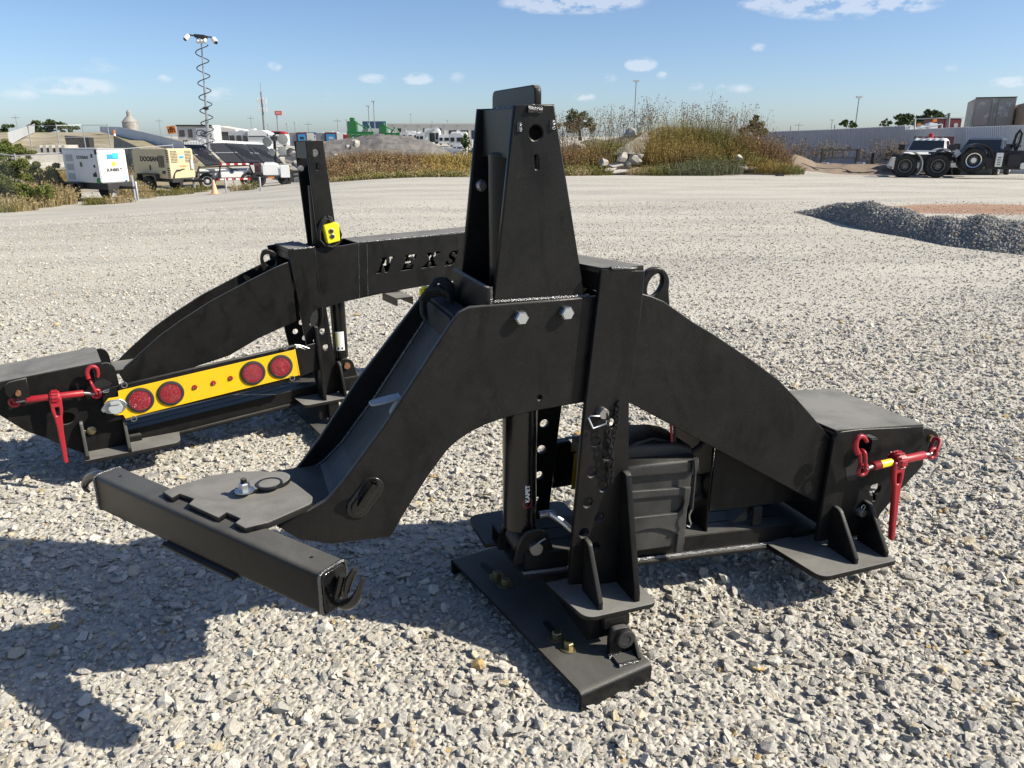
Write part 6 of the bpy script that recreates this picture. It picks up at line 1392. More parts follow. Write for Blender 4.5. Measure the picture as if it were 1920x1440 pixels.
for x in (-W_ + .06, W_ - .06): k.part('fork', t, M_LGREY, [(x - .06, x + .06, -.7, .0, .0, .05)])
k = Loc(at(1648, 308, 39.5), radians(82)); t = empty('implement_frame', k.O, 'low black implement lying on the soil beside the pallet fork frame', 'attachment')
k.part('beam', t, M_DARK, [(-.8, .55, .0, .15, .28, .36), (-.6, .5, .0, .15, .05, .12)]); k.prism('bracket', t, M_DARK, [(-.3, .1), (.0, .1), (.25, .5), (.1, .5)], 0, .08); k.prism('bracket', t, M_DARK, [(.45, .05), (.55, .05), (.3, .45), (.22, .45)], .1, .18); k.part('plate', t, M_DARK, [(-.35, -.25, -.05, .2, .0, .55)])
# semi chassis with three axles in view
k = Loc(G(1700, 333), radians(108)); t = empty('truck_chassis', k.O, 'black semi truck chassis with aluminium wheels and pale fenders, cab out of view', 'truck')
KP = (at(1800, 330, k.O.y) - at(1700, 330, k.O.y)).length / 100
KO, KY, KX = k.O.copy(), k.y.copy(), k.x.copy()
def kx_(px): return (onplane(px, 311, KO, KY) - KO).dot(KX)
def kz_(py): return (332.5 - py) * KP
for px, py, rpx, mt in ((1697, 311.5, 21.5, M_RIM), (1759, 311, 21.5, M_RIM), (1824, 300.5, 23, M_ALU)):
    wheel(t, k.P(kx_(px), -.0, kz_(py)), -k.y, rpx * KP, .55, mt, 10, .55, 36); wheel(t, k.P(kx_(px) + .25, 2.2, kz_(py)), k.y, rpx * KP, .5, mt, 0, .55)
k.part('frame_rail', t, M_DARK, [(kx_(1680), kx_(1990), .35, .45, kz_(302), kz_(292))]); k.part('frame_rail', t, M_DARK, [(kx_(1680), kx_(1990), 1.5, 1.6, kz_(302), kz_(292))])
for px in (1697, 1759, 1824): k.part('axle', t, M_DARK, [(kx_(px) - .1, kx_(px) + .1, .3, 1.9, kz_(314), kz_(305))])
def fender(px, py, rpx, a0, a1, m, w=.6, th=.03):
    vs = []; n = 14
    for i in range(n + 1):
        a = radians(lin(a0, a1, i / n)); c, s = cos(a), sin(a)
        for r_ in (rpx * KP, rpx * KP + th):
            for y in (-.02, w): vs.append(k.P(kx_(px) + c * r_, y, kz_(py) + s * r_))
    fs = [(0, 1, 3, 2), tuple(4 * n + q for q in (2, 3, 1, 0))]
    for i in range(n):
        q = 4 * i; fs += [(q, q + 4, q + 5, q + 1), (q + 2, q + 3, q + 7, q + 6), (q, q + 2, q + 6, q + 4), (q + 1, q + 5, q + 7, q + 3)]
    MB().add(vs, fs).out('fender', m, t, smooth=40)
M_CREAM = mat('cream_fender', (.62, .58, .5), .5)
fender(1702, 310, 24, -45, 95, M_CREAM); fender(1765, 309, 24, 10, 110, M_DARK); fender(1762, 306, 25, 60, 120, M_LGREY, .5); fender(1829, 299, 25.5, 5, 165, M_DARK, .62, .05)
k.prism('mud_flap', t, M_CREAM, [(kx_(1664), kz_(315)), (kx_(1672), kz_(297)), (kx_(1677), kz_(296)), (kx_(1676), kz_(318))], .0, .5); k.prism('mud_flap', t, RUB, [(kx_(1655), kz_(322)), (kx_(1667), kz_(311)), (kx_(1674), kz_(314)), (kx_(1671), kz_(323))], .0, .5)
k.part('deck_plate', t, M_DARK, [(kx_(1752), kx_(1815), .3, 1.7, kz_(291), kz_(287))]); k.prism('bracket', t, M_LGREY, [(kx_(1783), kz_(294)), (kx_(1792), kz_(296)), (kx_(1800), kz_(288)), (kx_(1790), kz_(281))], .1, .2)
k.part('step_panel', t, M_ALU, [(kx_(1863), kx_(1876), -.15, .0, kz_(311), kz_(287))], .01); k.part('step_slots', t, INK, [(kx_(1866), kx_(1873), -.16, -.151, kz_(308 - 4 * j), kz_(306.5 - 4 * j)) for j in range(4)])
k.part('battery_case', t, M_DARK, [(kx_(1886), kx_(1912), -.1, .5, kz_(310), kz_(289))], .03); k.part('fuel_tank', t, M_DARK, [(kx_(1845), kx_(1864), .0, .6, kz_(312), kz_(294))], .05); k.part('side_panel', t, M_DARK, [(kx_(1850), kx_(1990), .1, .3, kz_(316), kz_(283))], .02); k.part('tank', t, M_ALU, [(kx_(1912), kx_(1995), -.1, .3, kz_(315), kz_(304))], .03)
for dx, pts in ((0, [(1903, 285), (1897, 270), (1899, 256), (1904, 248), (1909, 254), (1908, 268), (1904, 284)]), (.2, [(1890, 286), (1896, 276), (1906, 272), (1914, 276)])):
    MB().tube([k.P(kx_(x), .3 + dx, kz_(y)) for x, y in pts], .05, 7).out('air_hose', RUB, t, smooth=60)
MB().tube([k.P(kx_(1904), .4, kz_(286)), k.P(kx_(1907), .4, kz_(244))], .02, 5).out('hose_stand', M_GREY, t); MB().lathe(k.P(kx_(1884), .2, kz_(281)), -k.y, [(0, .12), (.1, .12)], 12).out('filter', M_DARK, t, smooth=40)
# light truck and pickup: profile runs from the nose, extruded across the width
def pickup(name, label, O, az, body, sc=1., beacon=False, older=False, glass=M_GLASS):
    k = Loc(O, az); t = empty(name, O, label, 'truck'); w = 1.0 * sc
    def S_(pr): return [(x * sc, z * sc) for x, z in pr]
    lower = [(0, .45), (0, .88), (.06, 1.0), (.2, 1.06), (1.25, 1.19), (1.35, 1.22), (3.3, 1.22), (5.3, 1.2), (5.4, .55), (4.8, .45)]
    k.prism('body', t, body, S_(lower), -w, w, .07 * sc)
    cab = [(1.25, 1.20), (1.98, 1.78), (2.12, 1.86), (2.95, 1.86), (3.2, 1.78), (3.35, 1.20)]; n_ = len(cab); wl = lambda z_: w * (.93 - .2 * (z_ - 1.2) / .66)
    vs = [k.P(x * sc, sg * wl(z), z * sc) for sg in (-1, 1) for x, z in cab]
    MB().add(vs, [tuple(range(n_)), tuple(range(n_, 2 * n_))[::-1]] + [(i, (i + 1) % n_, n_ + (i + 1) % n_, n_ + i) for i in range(n_)]).out('cab', body, t, bev=.05 * sc)
    # windscreen and side glass stand just proud of the shell
    a, b_ = V((1.36, 1.28)) * sc, V((1.93, 1.74)) * sc; nrm = V((-(b_ - a).y, (b_ - a).x)).normalized() * .022
    vs = [k.P(p.x + nrm.x * s_, y, p.y + nrm.y * s_) for p, yy in ((a, .80), (b_, .72)) for y in (-w * yy, w * yy) for s_ in (1, -.5)]
    MB().add(vs, [(0, 2, 6, 4), (1, 5, 7, 3), (0, 4, 5, 1), (2, 3, 7, 6), (0, 1, 3, 2), (4, 6, 7, 5)]).out('windscreen', glass, t)
    for sg in (-1, 1):
        for pr in ([(1.75, 1.27), (2.1, 1.72), (2.45, 1.74), (2.45, 1.27)], [(2.55, 1.27), (2.55, 1.74), (2.95, 1.74), (3.12, 1.27)]):
            vs = [k.P(x * sc, sg * (wl(z) + o_), z * sc) for o_ in (.012, -.02) for x, z in pr]; MB().add(vs, [(0, 1, 2, 3), (7, 6, 5, 4), (0, 4, 5, 1), (1, 5, 6, 2), (2, 6, 7, 3), (3, 7, 4, 0)]).out('side_window', glass, t)
        k.part('door_seam', t, M_DARK, [(x * sc, x * sc + .015, min(sg * w * .99, sg * w * 1.004), max(sg * w * .99, sg * w * 1.004), .55 * sc, 1.2 * sc) for x in (1.6, 2.5, 3.35)]); k.part('door_handle', t, M_DARK, [(2.3 * sc, 2.44 * sc, min(sg * w * .995, sg * w * 1.02), max(sg * w * .995, sg * w * 1.02), 1.05 * sc, 1.09 * sc)])
    k.part('grille', t, M_DARK, [(-.02 * sc, .0, -w * .62, w * .62, .72 * sc, .98 * sc)]); k.part('bumper', t, M_LGREY, [(-.12 * sc, .0, -w, w, .45 * sc, .66 * sc)], .02)
    for sg in (-1, 1):
        k.part('headlight', t, mat('lamp_glass', (.5, .52, .5), .12), [(-.025 * sc, .0, min(sg * w * .66, sg * w * .95), max(sg * w * .66, sg * w * .95), .74 * sc, .96 * sc)]); k.part('mirror', t, M_DARK, [(1.5 * sc, 1.6 * sc, min(sg * w * 1.0, sg * w * 1.3), max(sg * w * 1.0, sg * w * 1.3), 1.28 * sc, 1.56 * sc)], .02)
        for x in (.95, 4.3): wheel(t, k.P(x * sc, sg * w * .98, .4 * sc), k.y * sg, .4 * sc, .25 * sc, M_LGREY)
    if beacon:
        MB().lathe(k.P(2.3 * sc, 0, 1.86 * sc), Z, [(0, .13), (.22, .11), (.26, .04)], 12).out('beacon', M_RED, t, smooth=40)
        for y in (-.6, -.3, 0, .3, .6): k.part('marker_lamp', t, M_WHITE, [(2.0 * sc, 2.1 * sc, y * sc - .05, y * sc + .05, 1.865 * sc, 1.90 * sc)])
        k.part('headboard', t, mat('maroon_panel', (.10, .035, .04)), [(3.4 * sc, 3.5 * sc, -w * .95, w * .95, 1.1 * sc, 1.95 * sc)])
    return t
p = at(1748, 322, 38); p.z = gz(p.x, p.y)
pickup('flatbed_truck', 'white flatbed truck with red roof beacon parked behind the truck chassis', p + V((-.4, .6, 0)), radians(36), M_WHITE, .98, True)
p = at(1862, 322, 38.5); p.z = gz(p.x, p.y)
pickup('pickup_truck', 'blue-grey pickup truck parked behind the chassis beside the hoses', p + V((-.9, .2, 0)), radians(40), M_STEELB, 1.0)
# above the wall
def cont(px0, px1, pyt, pyb, Y, label, name, m, dpt):
    a, b_ = at(px0, pyb, Y), at(px1, pyb, Y); c = at(px0, pyt, Y); h = c.z - a.z; k = Loc(V((a.x, Y, a.z)), radians(116)); w = (b_.x - a.x) * .84; t = empty(name, k.P(w / 2, 0, 0), label, 'trailer')
    k.part('box', t, m, [(0, w, 0, dpt, 0, h)], .03)
    for i in (0, 1):
        dr = k.part('door', t, m, [(.06 + i * w / 2, w / 2 - .04 + i * w / 2, -.05, -.001, .08 * h, h * .95)], .015); k.part('lock_rod', dr, M_GREY, [(w / 2 - .25 + i * .42, w / 2 - .20 + i * .42, -.09, -.051, .05, h * .96)])
    k.part('cross_bar', t, M_GREY, [(.0, w, -.1, -.052, h * .30, h * .34)]); k.part('roof_rail', t, M_DARK, [(-.02, w + .02, -.06, .1, h, h + .06)])
    return t
cont(1816, 1893, 184, 262, 60, 'grimy grey box trailer with peeling double doors above the wall', 'box_trailer', M_GRIM, 8)
cont(1910, 1990, 192, 262, 55, 'rusty brown box trailer at the edge beside the grey trailer', 'box_trailer', mat('rusty_sheet', (.30, .22, .14), .7, col2=(.2, .12, .07), nscale=1), 6)
k = Loc(at(1768, 262, 58), radians(90)); t = empty('red_trailer', k.O, 'dark red trailer box with round badge above the wall', 'trailer'); k.part('box', t, mat('dark_red', (.16, .025, .03), .5), [(-.1, 1.15, 0, 3, .0, 1.45)], .05); k.part('roof', t, M_LGREY, [(-.6, 1.2, -.02, 3, 1.46, 1.52)]); MB().lathe(k.P(.75, -.001, 1.0), -k.y, [(0, .16), (.02, .16)], 14).out('badge', M_LGREY, t)
for i, (x0, x1, y0, y1) in enumerate(((1704, 1722, 239, 246), (1724, 1738, 236, 246), (1740, 1760, 231, 246))):
    a, b_ = at(x0, y1, 52), at(x1, y0, 52); k = Loc(V((a.x, 52, a.z)), radians(90)); t = empty('white_tank', k.O, ('small white tank', 'middle white tank', 'taller white tank')[i] + ' stored behind the wall under the orange beacon', 'tank'); k.part('shell', t, M_WHITE, [(0, b_.x - a.x, 0, .6, -.6, b_.z - a.z)], .05); k.part('lid', t, M_LGREY, [(.1, .3, .1, .4, b_.z - a.z, b_.z - a.z + .06)])
for x, y in ((1723, 234), (1753, 226)):
    p = at(x, y, 53); t = empty('orange_beacon', p - Z * .9, 'orange warning sign behind the wall beside the ' + ('small white tank' if x < 1740 else 'red trailer'), 'beacon'); MB().obox(p, V((.13, 0, .02)), V((0, .02, 0)), V((-.01, 0, .09))).out('board', M_ORANGE, t); MB().tube([p - Z * .9, p - Z * .08], .02, 5).out('post', M_GREY, t)
p = at(1779, 246, 45.5); t = empty('utility_post', p - Z * 1.2, 'short grey post with two arms on the wall beside the red trailer', 'post'); MB().tube([p - Z * 1.2, at(1780, 212, 45.5)], .08, 6).out('post', M_GREY, t)
for y in (215, 220): MB().tube([at(1780, y, 45.5), at(1772, y + 1, 45.5)], .03, 5).out('arm', M_GREY, t)
p = at(1716, 246, 44.8); t = empty('guard_rail', p - Z * .5, 'pale guard rail sloping along the top of the wall', 'rail'); MB().tube([at(1716, 242, 44.8), at(1766, 233, 44.8)], .04, 5).out('rail', M_LGREY, t)
for x in (1716, 1766): MB().tube([at(x, 233 if x > 1750 else 221, 44.8), at(x, 247, 44.8) - Z * .5], .05, 5).out('post', M_LGREY, t)
# trees on the skyline
shrub('tree', 'dark green tree rising over the wall left of the grey box trailer', 'tree', at(1725, 262, 75), [px_blob(1745, 220, 16, 14, 75), px_blob(1715, 224, 24, 12, 75), px_blob(1692, 228, 16, 8, 75), px_blob(1757, 214, 10, 9, 75)], .22, 2600, L_DKGREEN, seed=41, tr=.2)
shrub('tree', 'grey-green tree on the skyline behind the seed weeds', 'tree', at(1088, 262, 90), [px_blob(1085, 225, 24, 15, 90), px_blob(1102, 232, 18, 14, 90), px_blob(1068, 236, 18, 12, 90)], .24, 2400, L_GREYG, seed=42, tr=.2)
shrub('bush', 'green bush at the right end of the rubble bank', 'bush', at(1414, 280, 44), [px_blob(1412, 238, 18, 14, 44), px_blob(1425, 250, 16, 12, 44), px_blob(1400, 248, 14, 12, 44)], .11, 2200, leafmat('pale_olive_leaves', (.12, .125, .035), (.18, .15, .05)), seed=43)  # pale olive to yellow-olive leaf colour
shrub('bush', 'small green bush peeping over the long grey wall', 'bush', at(1588, 262, 60), [px_blob(1587, 232, 10, 7, 60), px_blob(1601, 235, 6, 5, 60)], .13, 700, L_GREEN, seed=44); shrub('bush', 'thin green sprig peeping over the wall beside the dark green tree', 'bush', at(1658, 262, 60), [px_blob(1656, 231, 6, 6, 60), px_blob(1662, 235, 5, 3, 60)], .12, 260, L_GREYG, seed=45)
shrub('tree', 'dark tree on the hill crest behind the pale corrugated fence', 'tree', at(90, 262, 170), [px_blob(75, 236, 18, 9, 170), px_blob(100, 236, 20, 8, 170), px_blob(124, 240, 14, 7, 170), px_blob(60, 240, 12, 7, 170)], .5, 2600, L_DKGREEN, seed=46, tr=.4)
shrub('tree', 'small dark tree at the far left of the hill crest', 'tree', at(10, 262, 150), [px_blob(10, 239, 10, 8, 150)], .4, 600, L_DKGREEN, seed=47, tr=.3)
# ---------------------------------------------------------------- far lot: motorhomes, boats, machines, buildings
def rv(label, px0, px1, pyt, pyb, Y, body=M_WHITE, name='motorhome', cat='motorhome', win=((.08, .3, .45, .75), (.4, .6, .45, .75), (.7, .9, .45, .75)), stripe=None, dpt=2.5, slant=0., roof=(), wheels=True, extra=None):
    a, b_, c = at(px0, pyb, Y), at(px1, pyb, Y), at(px0, pyt, Y); w = b_.x - a.x; h = c.z - a.z; k = Loc(V((a.x, Y, a.z)), radians(90)); t = empty(name, k.P(w / 2, 0, 0), label, cat)
    z0 = h * .14 if wheels else 0
    k.prism('body', t, body, [(0, z0), (w, z0), (w, h * .8), (w - slant * w, h), (slant * w * .3, h), (0, h * .85)], 0, dpt, .04)
    for (x0, x1, y0, y1) in win: k.part('window', t, M_GLASS, [(x0 * w, x1 * w, -.03, -.001, y0 * h, y1 * h)])
    if stripe: k.part('stripe', t, stripe[0], [(.01 * w, .99 * w, -.02, -.001, stripe[1] * h, stripe[2] * h)])
    for (x0, x1) in roof: k.part('roof_unit', t, M_WHITE, [(x0 * w, x1 * w, .4, 1.4, h, h * 1.10)], .04)
    if wheels:
        for x in (.18, .8): wheel(t, k.P(x * w, .02, z0 * .95), -k.y, z0 * .95, .25, M_LGREY, n=14)
    return t, k, w, h
t, k, w, h = rv('motorhome with swirl graphics and grey slide-out side above the white fence', 335, 402, 234, 268, 105, M_LGREY, win=((.05, .2, .35, .7), (.3, .42, .3, .75)), dpt=3)
k.part('front_cap', t, M_WHITE, [(w * .52, w * 1.0, -.08, 0, h * .16, h * .86)], .05); k.part('awning', t, M_DARK, [(0, w * .98, -.3, 0, h * .92, h * 1.0)], .03)
for i in range(3): MB().torus(k.P(w * (.66 + .1 * i), -.1, h * (.55 - .06 * i)), k.x, Z, .35 - .06 * i, .05, 16, 5, .2).out('swirl_graphic', M_DARK, t, smooth=60)
rv('dark bus front between the motorhome and the white boats', 404, 432, 247, 272, 108, M_DARK, name='bus', cat='bus', win=((.1, .9, .3, .7),), roof=())
t, k, w, h = rv('grey trailer with dark windows beside the white streamlined boat', 430, 468, 246, 272, 100, M_LGREY, name='camper_trailer', cat='camper', roof=((.45, .75),), win=((.05, .3, .25, .7), (.4, .62, .25, .7), (.72, .95, .1, .65)))
t, k, w, h = rv('white streamlined cabin boat with a pale stripe on its hull', 466, 505, 244, 272, 99, M_WHITE, name='cabin_boat', cat='boat', slant=.3, roof=((.0, .3),), win=((.05, .85, .55, .62),), stripe=(M_LGREY, .36, .6))
k.prism('bow', t, M_WHITE, [(w * .96, h * .15), (w * 1.25, h * .5), (w * 1.2, h * .62), (w * .9, h * .8)], .0, 2.2, .05)
rv('white van with dark glass above the light tower lamps', 505, 540, 252, 275, 92, M_WHITE, name='van', cat='van', win=((.1, .5, .5, .85), (.55, .9, .5, .85)), slant=.2)
rv('red pickup roof behind the white van', 508, 534, 246, 262, 125, M_RED, name='car', cat='car', win=((.3, .7, .6, .9),), slant=.3)
for i, (x0, x1, y0, y1) in enumerate(((543, 576, 249, 264), (593, 632, 249, 264))):
    a, b_, c = at(x0, y1, 80), at(x1, y1, 80), at(x0, y0, 80); w = b_.x - a.x; h = c.z - a.z; k = Loc(V((a.x, 80, a.z)), radians(90)); t = empty('portable_office', k.P(w / 2, 0, -.3), 'grey box with blue lit end ' + ('beside the white van' if i == 0 else 'beside the green machines'), 'container'); k.part('box', t, M_GREY, [(0, w, 0, 3, -.5, h)], .05)
    k.part('end_frame', t, mat('dark_red', (.16, .025, .03)), [(w * .42, w * 1.0, -.08, .0, -.5, h * 1.05)], .05); k.part('end_panel', t, M_BLUE, [(w * .5, w * .94, -.12, -.081, -.5, h * .85)], .05); k.part('screen', t, M_SHEET if i else M_DARK, [(w * .62, w * .84, -.13, -.121, h * .2, h * .5)])
# parked cars and campers in rows
crs = random.Random(9); ci_ = 0
colr = [M_WHITE, M_LGREY, M_WHITE, M_RED, M_WHITE, M_GREY, M_WHITE, M_NAVY]
for row, (Y, y1, hpx) in enumerate(((140, 262, 12), (180, 259, 11))):
    x = 560 + row * 9
    while x < 700:
        wpx = crs.uniform(14, 26); rv('distant parked camper in the rows behind the green machines', x, x + wpx, y1 - hpx * crs.uniform(.8, 1.35), y1, Y, colr[ci_ % 8], 'parked_camper', 'camper', ((.15, .4, .45, .75), (.55, .8, .45, .75)), None, 2.2, crs.uniform(0, .25), ((.3, .6),) if ci_ % 3 == 0 else (), False).__getitem__(0)['group'] = 'campers parked in rows'; x += wpx + 1.5; ci_ += 1
for i, (x0, x1, y0, y1, Y, m) in enumerate([(752, 776, 248, 264, 120, M_LGREY), (764, 790, 248, 266, 112, M_WHITE), (780, 796, 250, 268, 106, M_LGREY), (796, 824, 241, 270, 100, M_WHITE), (822, 846, 252, 272, 98, M_WHITE), (842, 872, 250, 276, 94, M_LGREY), (846, 876, 247, 262, 125, M_WHITE), (848, 868, 272, 284, 80, M_LGREY)]):
    labs = ['grey camper behind the spoil mound next to the green machines', 'white camper with slanted nose behind the spoil mound', 'narrow grey camper between white campers', 'wrecked white camper with open front and torn awning', 'white camper beside the wrecked camper', 'grey and white camper behind the green shrub', 'white camper roof under the long building', 'silver car in front of the campers beside the white pickets']
    t, k, w, h = rv(labs[i], x0, x1, y0, y1, Y, m, 'camper_trailer' if i < 7 else 'car', 'camper' if i < 7 else 'car', ((.1, .35, .4, .7), (.5, .85, .4, .7)) if i != 3 else ((.35, .7, .12, .72), (.76, .97, .3, .72)), None, 2.6, .3 if i in (1, 5, 7) else .1, ((.3, .55),) if i in (1, 5, 6) else ())
    if i == 3: k.prism('awning', t, M_SHEET, [(-.1 * w, h * .72), (.5 * w, h * 1.0), (.9 * w, h * 1.12), (.9 * w, h * 1.04), (0, h * .66)], -.5, -.05)
sheet_fence('picket_fence', 'short white picket fence below the silver car', [(832, 276), (870, 280)], [(832, 290), (870, 294)], [74, 72], mat('white_sheet', (.72, .73, .74)), 4, 6)
# green farm machines
def farm(px, py, Y, label, seed, sc=1.):
    rs = random.Random(seed); p = at(px, py, Y); k = Loc(p, radians(90)); t = empty('farm_machine', p, label, 'farm machine')
    k.part('toolbar', t, M_GREEN, [(-1.6 * sc, 1.6 * sc, 0, .3, .5, .75)]); k.part('tower', t, M_GREEN, [(-1.5 * sc, -.4 * sc, 0, .8, .7, 2.1 * sc)], .05); k.part('hopper', t, M_GREEN, [(-1.2 * sc, -.7 * sc, .1, .9, 2.1 * sc, 2.5 * sc)], .05)
    for q in range(5): k.prism('row_unit', t, M_GREEN, [((-1.4 + .65 * q) * sc, -.5), ((-1.1 + .65 * q) * sc, -.5), ((-.95 + .65 * q) * sc, .55), ((-1.3 + .65 * q) * sc, .6)], -.4, .2)
    b = MB(); b.tube([k.P(.2 * sc, .3, .7), k.P(.9 * sc, .3, 1.9 * sc), k.P(1.5 * sc, .3, .7)], .07, 5); b.tube([k.P(-.4 * sc, .3, 1.9 * sc), k.P(.9 * sc, .3, 1.2 * sc)], .06, 5); b.out('lift_frame', M_GREEN, t)
    wheel(t, k.P(.4 * sc, -.3, -.1), -k.y, .5, .3, mat('yellow_rim', (.6, .45, .03), .5), n=16)
farm(676, 262, 78, 'green planter with tall hopper standing behind the spoil mound', 1, .82); farm(730, 263, 84, 'smaller green planter beside the dark tank behind the spoil mound', 2, .7)
p = at(705, 259, 95); k = Loc(p, radians(90)); t = empty('storage_tank', p, 'dark rounded storage tank between the two green planters', 'tank'); MB().lathe(k.P(-1.1, 1, .3), k.x, [(0, .3), (.1, .8), (2.6, .8), (2.7, .3)], 16).out('shell', M_GREY, t, smooth=40); k.part('cradle', t, M_DARK, [(-.9, 1.3, .6, 1.4, -.8, -.3)])
# long building
a, b_, c = at(740, 262, 250), at(890, 262, 250), at(740, 233.5, 250); k = Loc(V((a.x, 250, a.z)), radians(90)); w = b_.x - a.x; h = c.z - a.z; t = empty('warehouse', k.P(w / 2, 0, 0), 'long low buff warehouse with blue fascia on the skyline', 'building')
k.part('wall', t, M_BUFF, [(-2, w + 6, 0, 30, 0, h)]); k.part('roof', t, M_LGREY, [(-2.3, w + 6.3, -.4, 30.3, h, h + .35)]); k.part('office_wall', t, M_GREY, [(-9, -2, -3, 25, 0, h + .2)]); k.part('fascia', t, M_NAVY, [(-9.2, -2.0, -3.3, -3.01, h - 1.2, h + .9)])
for x in (.04, .36, .45, .54): k.part('window', t, M_GLASS, [(x * w, x * w + 1.2, -.06, -.001, h * .5, h * .75)])
for x in (.72, .86, 1.0): dr = k.part('dock_door', t, M_DARK, [(x * w - 1.0, x * w + 1.6, -.06, -.001, h * .05, h * .62)]); 
for x in (-.02, .14, .3, .46, .62, .78): k.part('pilaster', t, M_LGREY, [(x * w, x * w + .18, -.2, 0, 0, h)])
a = at(400, 262, 240); k = Loc(V((a.x, 240, a.z)), radians(90)); t = empty('shed', k.P(4, 0, 0), 'pale gabled shed roof behind the motorhomes', 'building'); k.prism('wall', t, M_BUFF, [(-1, 0), (7, 0), (7, 3.0), (1, 3.9), (-1, 3.6)], 0, 12); k.part('roof', t, M_LGREY, [(-1.2, 1.2, -.2, 12.2, 3.7, 3.95)])
# poles
def pole(px, pyb, pyt, Y, r_, label, cat='light pole', name='light_pole', arms=()):
    a, c = at(px, pyb, Y), at(px, pyb, Y); top = at(px + (px - 960) * .0 , pyt, Y); z = at(px, pyt, Y).z
    base = V((a.x, Y, a.z)); t = empty(name, base, label, cat); MB().tube([base, V((a.x, Y, z))], [r_, r_ * .6], 7).out('pole', M_GREY, t, smooth=50)
    for kind in arms:
        if kind == 'lamp': MB().obox(V((a.x, Y, z)), V((r_ * 3.5, 0, 0)), V((0, r_ * 2, 0)), Z * r_).out('lamp_head', M_LGREY, t)
        if kind == 'cross': MB().obox(V((a.x, Y, z - (z - a.z) * .12)), V((1.3, 0, 0)), V((0, .06, 0)), Z * .07).out('cross_arm', M_GREY, t)
        if kind == 'cell':
            for dz in (.0, -1.5):
                for dx in (-.75, -.25, .3, .75): MB().obox(V((a.x + dx, Y - .3, z - 1.6 + dz)), V((.12, 0, 0)), V((0, .08, 0)), Z * (.55 if dz == 0 else .35)).out('antenna', M_WHITE, t)
            MB().tube([V((a.x, Y, z)), V((a.x, Y, z + 1.6))], .05, 5).out('spike', M_GREY, t)
    return t
pole(498, 262, 172, 150, .28, 'tall grey cell tower with white antennas behind the boats', 'cell tower', 'cell_tower', ('cell',))
t = pole(523, 262, 212, 170, .16, 'red roadside sign on a tall pole beside the cell tower', 'sign', 'pole_sign'); q = at(522, 212, 170); MB().obox(q, V((.75, 0, 0)), V((0, .2, 0)), Z * .42).out('board', mat('faded_red', (.55, .12, .10), .5), t, bev=.03); MB().obox(q - V((0, .21, .0)), V((.5, 0, 0)), V((0, .012, 0)), Z * .16).out('pale_panel', mat('pale_red', (.7, .35, .3), .5), t)
pole(1186, 300, 152, 80, .075, 'very tall slim light pole rising behind the rubble bank', arms=('lamp',)); pole(1598, 280, 182, 90, .085, 'tall slim light pole rising behind the long grey wall', arms=('lamp',)); pole(694, 262, 199, 160, .12, 'shorter light pole of the pair by the warehouse fascia', arms=('lamp',)); pole(704, 262, 190, 155, .12, 'taller light pole of the pair by the warehouse fascia', arms=('lamp',))
for i, (x, y, Y, ar) in enumerate([(635, 222, 260, 'cross'), (652, 225, 230, 'lamp'), (580, 229, 280, 'cross'), (474, 216, 300, 'cross'), (303, 222, 300, 'cross'), (37, 215, 260, 'cross'), (772, 214, 320, 'lamp'), (555, 230, 260, 'lamp'), (540, 232, 280, 'lamp'), (1556, 225, 220, 'lamp'), (1495, 231, 240, 'cross'), (840, 226, 300, 'lamp'), (811, 228, 310, 'lamp'), (505, 234, 290, 'lamp'), (1480, 236, 60, None), (1562, 233, 60, None)]):
    pole(x, 262, y, Y, .13 if Y > 100 else .05, 'thin distant pole on the skyline', 'pole', 'utility_pole', (ar,) if ar else ())['group'] = 'thin poles along the skyline'
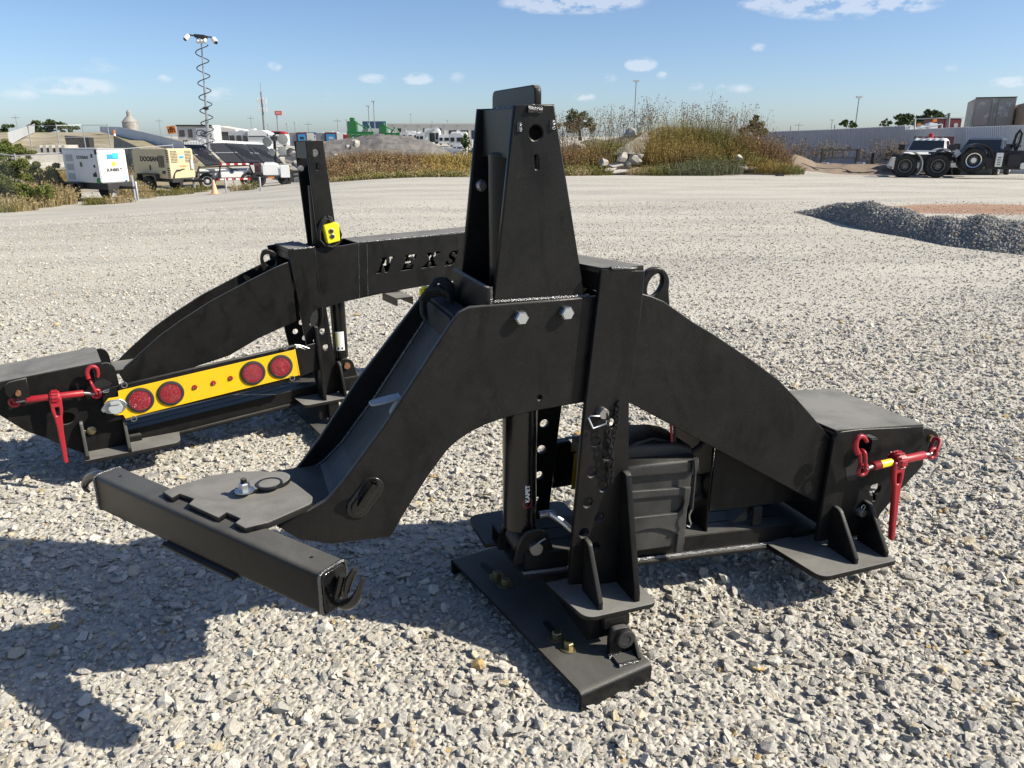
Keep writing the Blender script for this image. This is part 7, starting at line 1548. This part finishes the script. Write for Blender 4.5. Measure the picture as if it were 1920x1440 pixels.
# ---------------------------------------------------------------- gravel heap at the right
hp0 = [(1497, 398), (1530, 376), (1590, 372), (1640, 374), (1700, 388), (1760, 396), (1820, 408), (1920, 420), (2010, 430)]; hp1 = [(1495, 400), (1560, 415), (1625, 432), (1700, 445), (1780, 462), (1860, 472), (1920, 478), (2010, 482)]
def heap():
    pts = []; rs = np.random.default_rng(11); nx_, ny_ = 90, 22; vs = []
    for j in range(ny_ + 1):
        v_ = j / ny_
        for i in range(nx_ + 1):
            px = lin(1490, 2010, i / nx_); yn = np.interp(px, [q[0] for q in hp1], [q[1] for q in hp1]); yt = np.interp(px, [q[0] for q in hp0], [q[1] for q in hp0])
            pn = onz(px, yn, 0); hgt = min(.50, .5 * (px - 1490) / 90) if px < 1580 else .5
            dep = 1.9 if px > 1560 else .3 + 1.6 * (px - 1490) / 70
            d = V((pn.x, pn.y, 0)).normalized(); p = pn + d * dep * v_
            ridge = sin(pi * v_) ** .9 * (.85 + .12 * sin(px * .031 + 1) + .06 * sin(px * .09))
            vs.append(V((p.x, p.y, max(.002, hgt * ridge * .85 - .015))))
    n = nx_ + 1; fs = [(j * n + i, j * n + i + 1, (j + 1) * n + i + 1, (j + 1) * n + i) for j in range(ny_) for i in range(nx_)]
    return vs, fs
vs, fs = heap()
M_HEAP = mat('heap_gravel', (.20, .20, .195), .95, spec=.2, col2=(.12, .12, .12), nscale=20)
gh = put('gravel_heap', mesh(vs, fs), M_HEAP, None, smooth=60); gh['kind'] = 'structure'
hr = np.random.default_rng(21); tri = []
VA = np.array([tuple(v) for v in vs]); F = np.array(fs); nn_ = 15000
ar = np.linalg.norm(np.cross(VA[F[:, 1]] - VA[F[:, 0]], VA[F[:, 3]] - VA[F[:, 0]]), axis=1); pick = hr.choice(len(F), nn_, p=ar / ar.sum()); a, b_ = hr.uniform(0, 1, (2, nn_, 1))
PP = VA[F[pick, 0]] * (1 - a) * (1 - b_) + VA[F[pick, 1]] * a * (1 - b_) + VA[F[pick, 2]] * a * b_ + VA[F[pick, 3]] * (1 - a) * b_
SS = np.clip(.021 * np.exp(hr.normal(0, .35, nn_)), .01, .05)[:, None] * hr.uniform(.8, 1.2, (nn_, 3)); RR = hr.uniform(0, 6.28, (nn_, 3))
rocks2 = bpy.data.collections.new('heap_stone_shapes')
SM2 = stone_material('heap_stone', [(0, (.30, .29, .27)), (.3, (.40, .385, .355)), (.55, (.24, .235, .225)), (.8, (.50, .48, .44)), (.93, (.36, .29, .21))])
for i in range(8):
    me = rock(300 + i, .7, 11); me.materials.append(SM2); rocks2.objects.link(bpy.data.objects.new('heap_stone', me))
scatter('heap_stones', PP, SS, RR, rocks2, ('dark crushed stone covering the spread heap', 'gravel'))
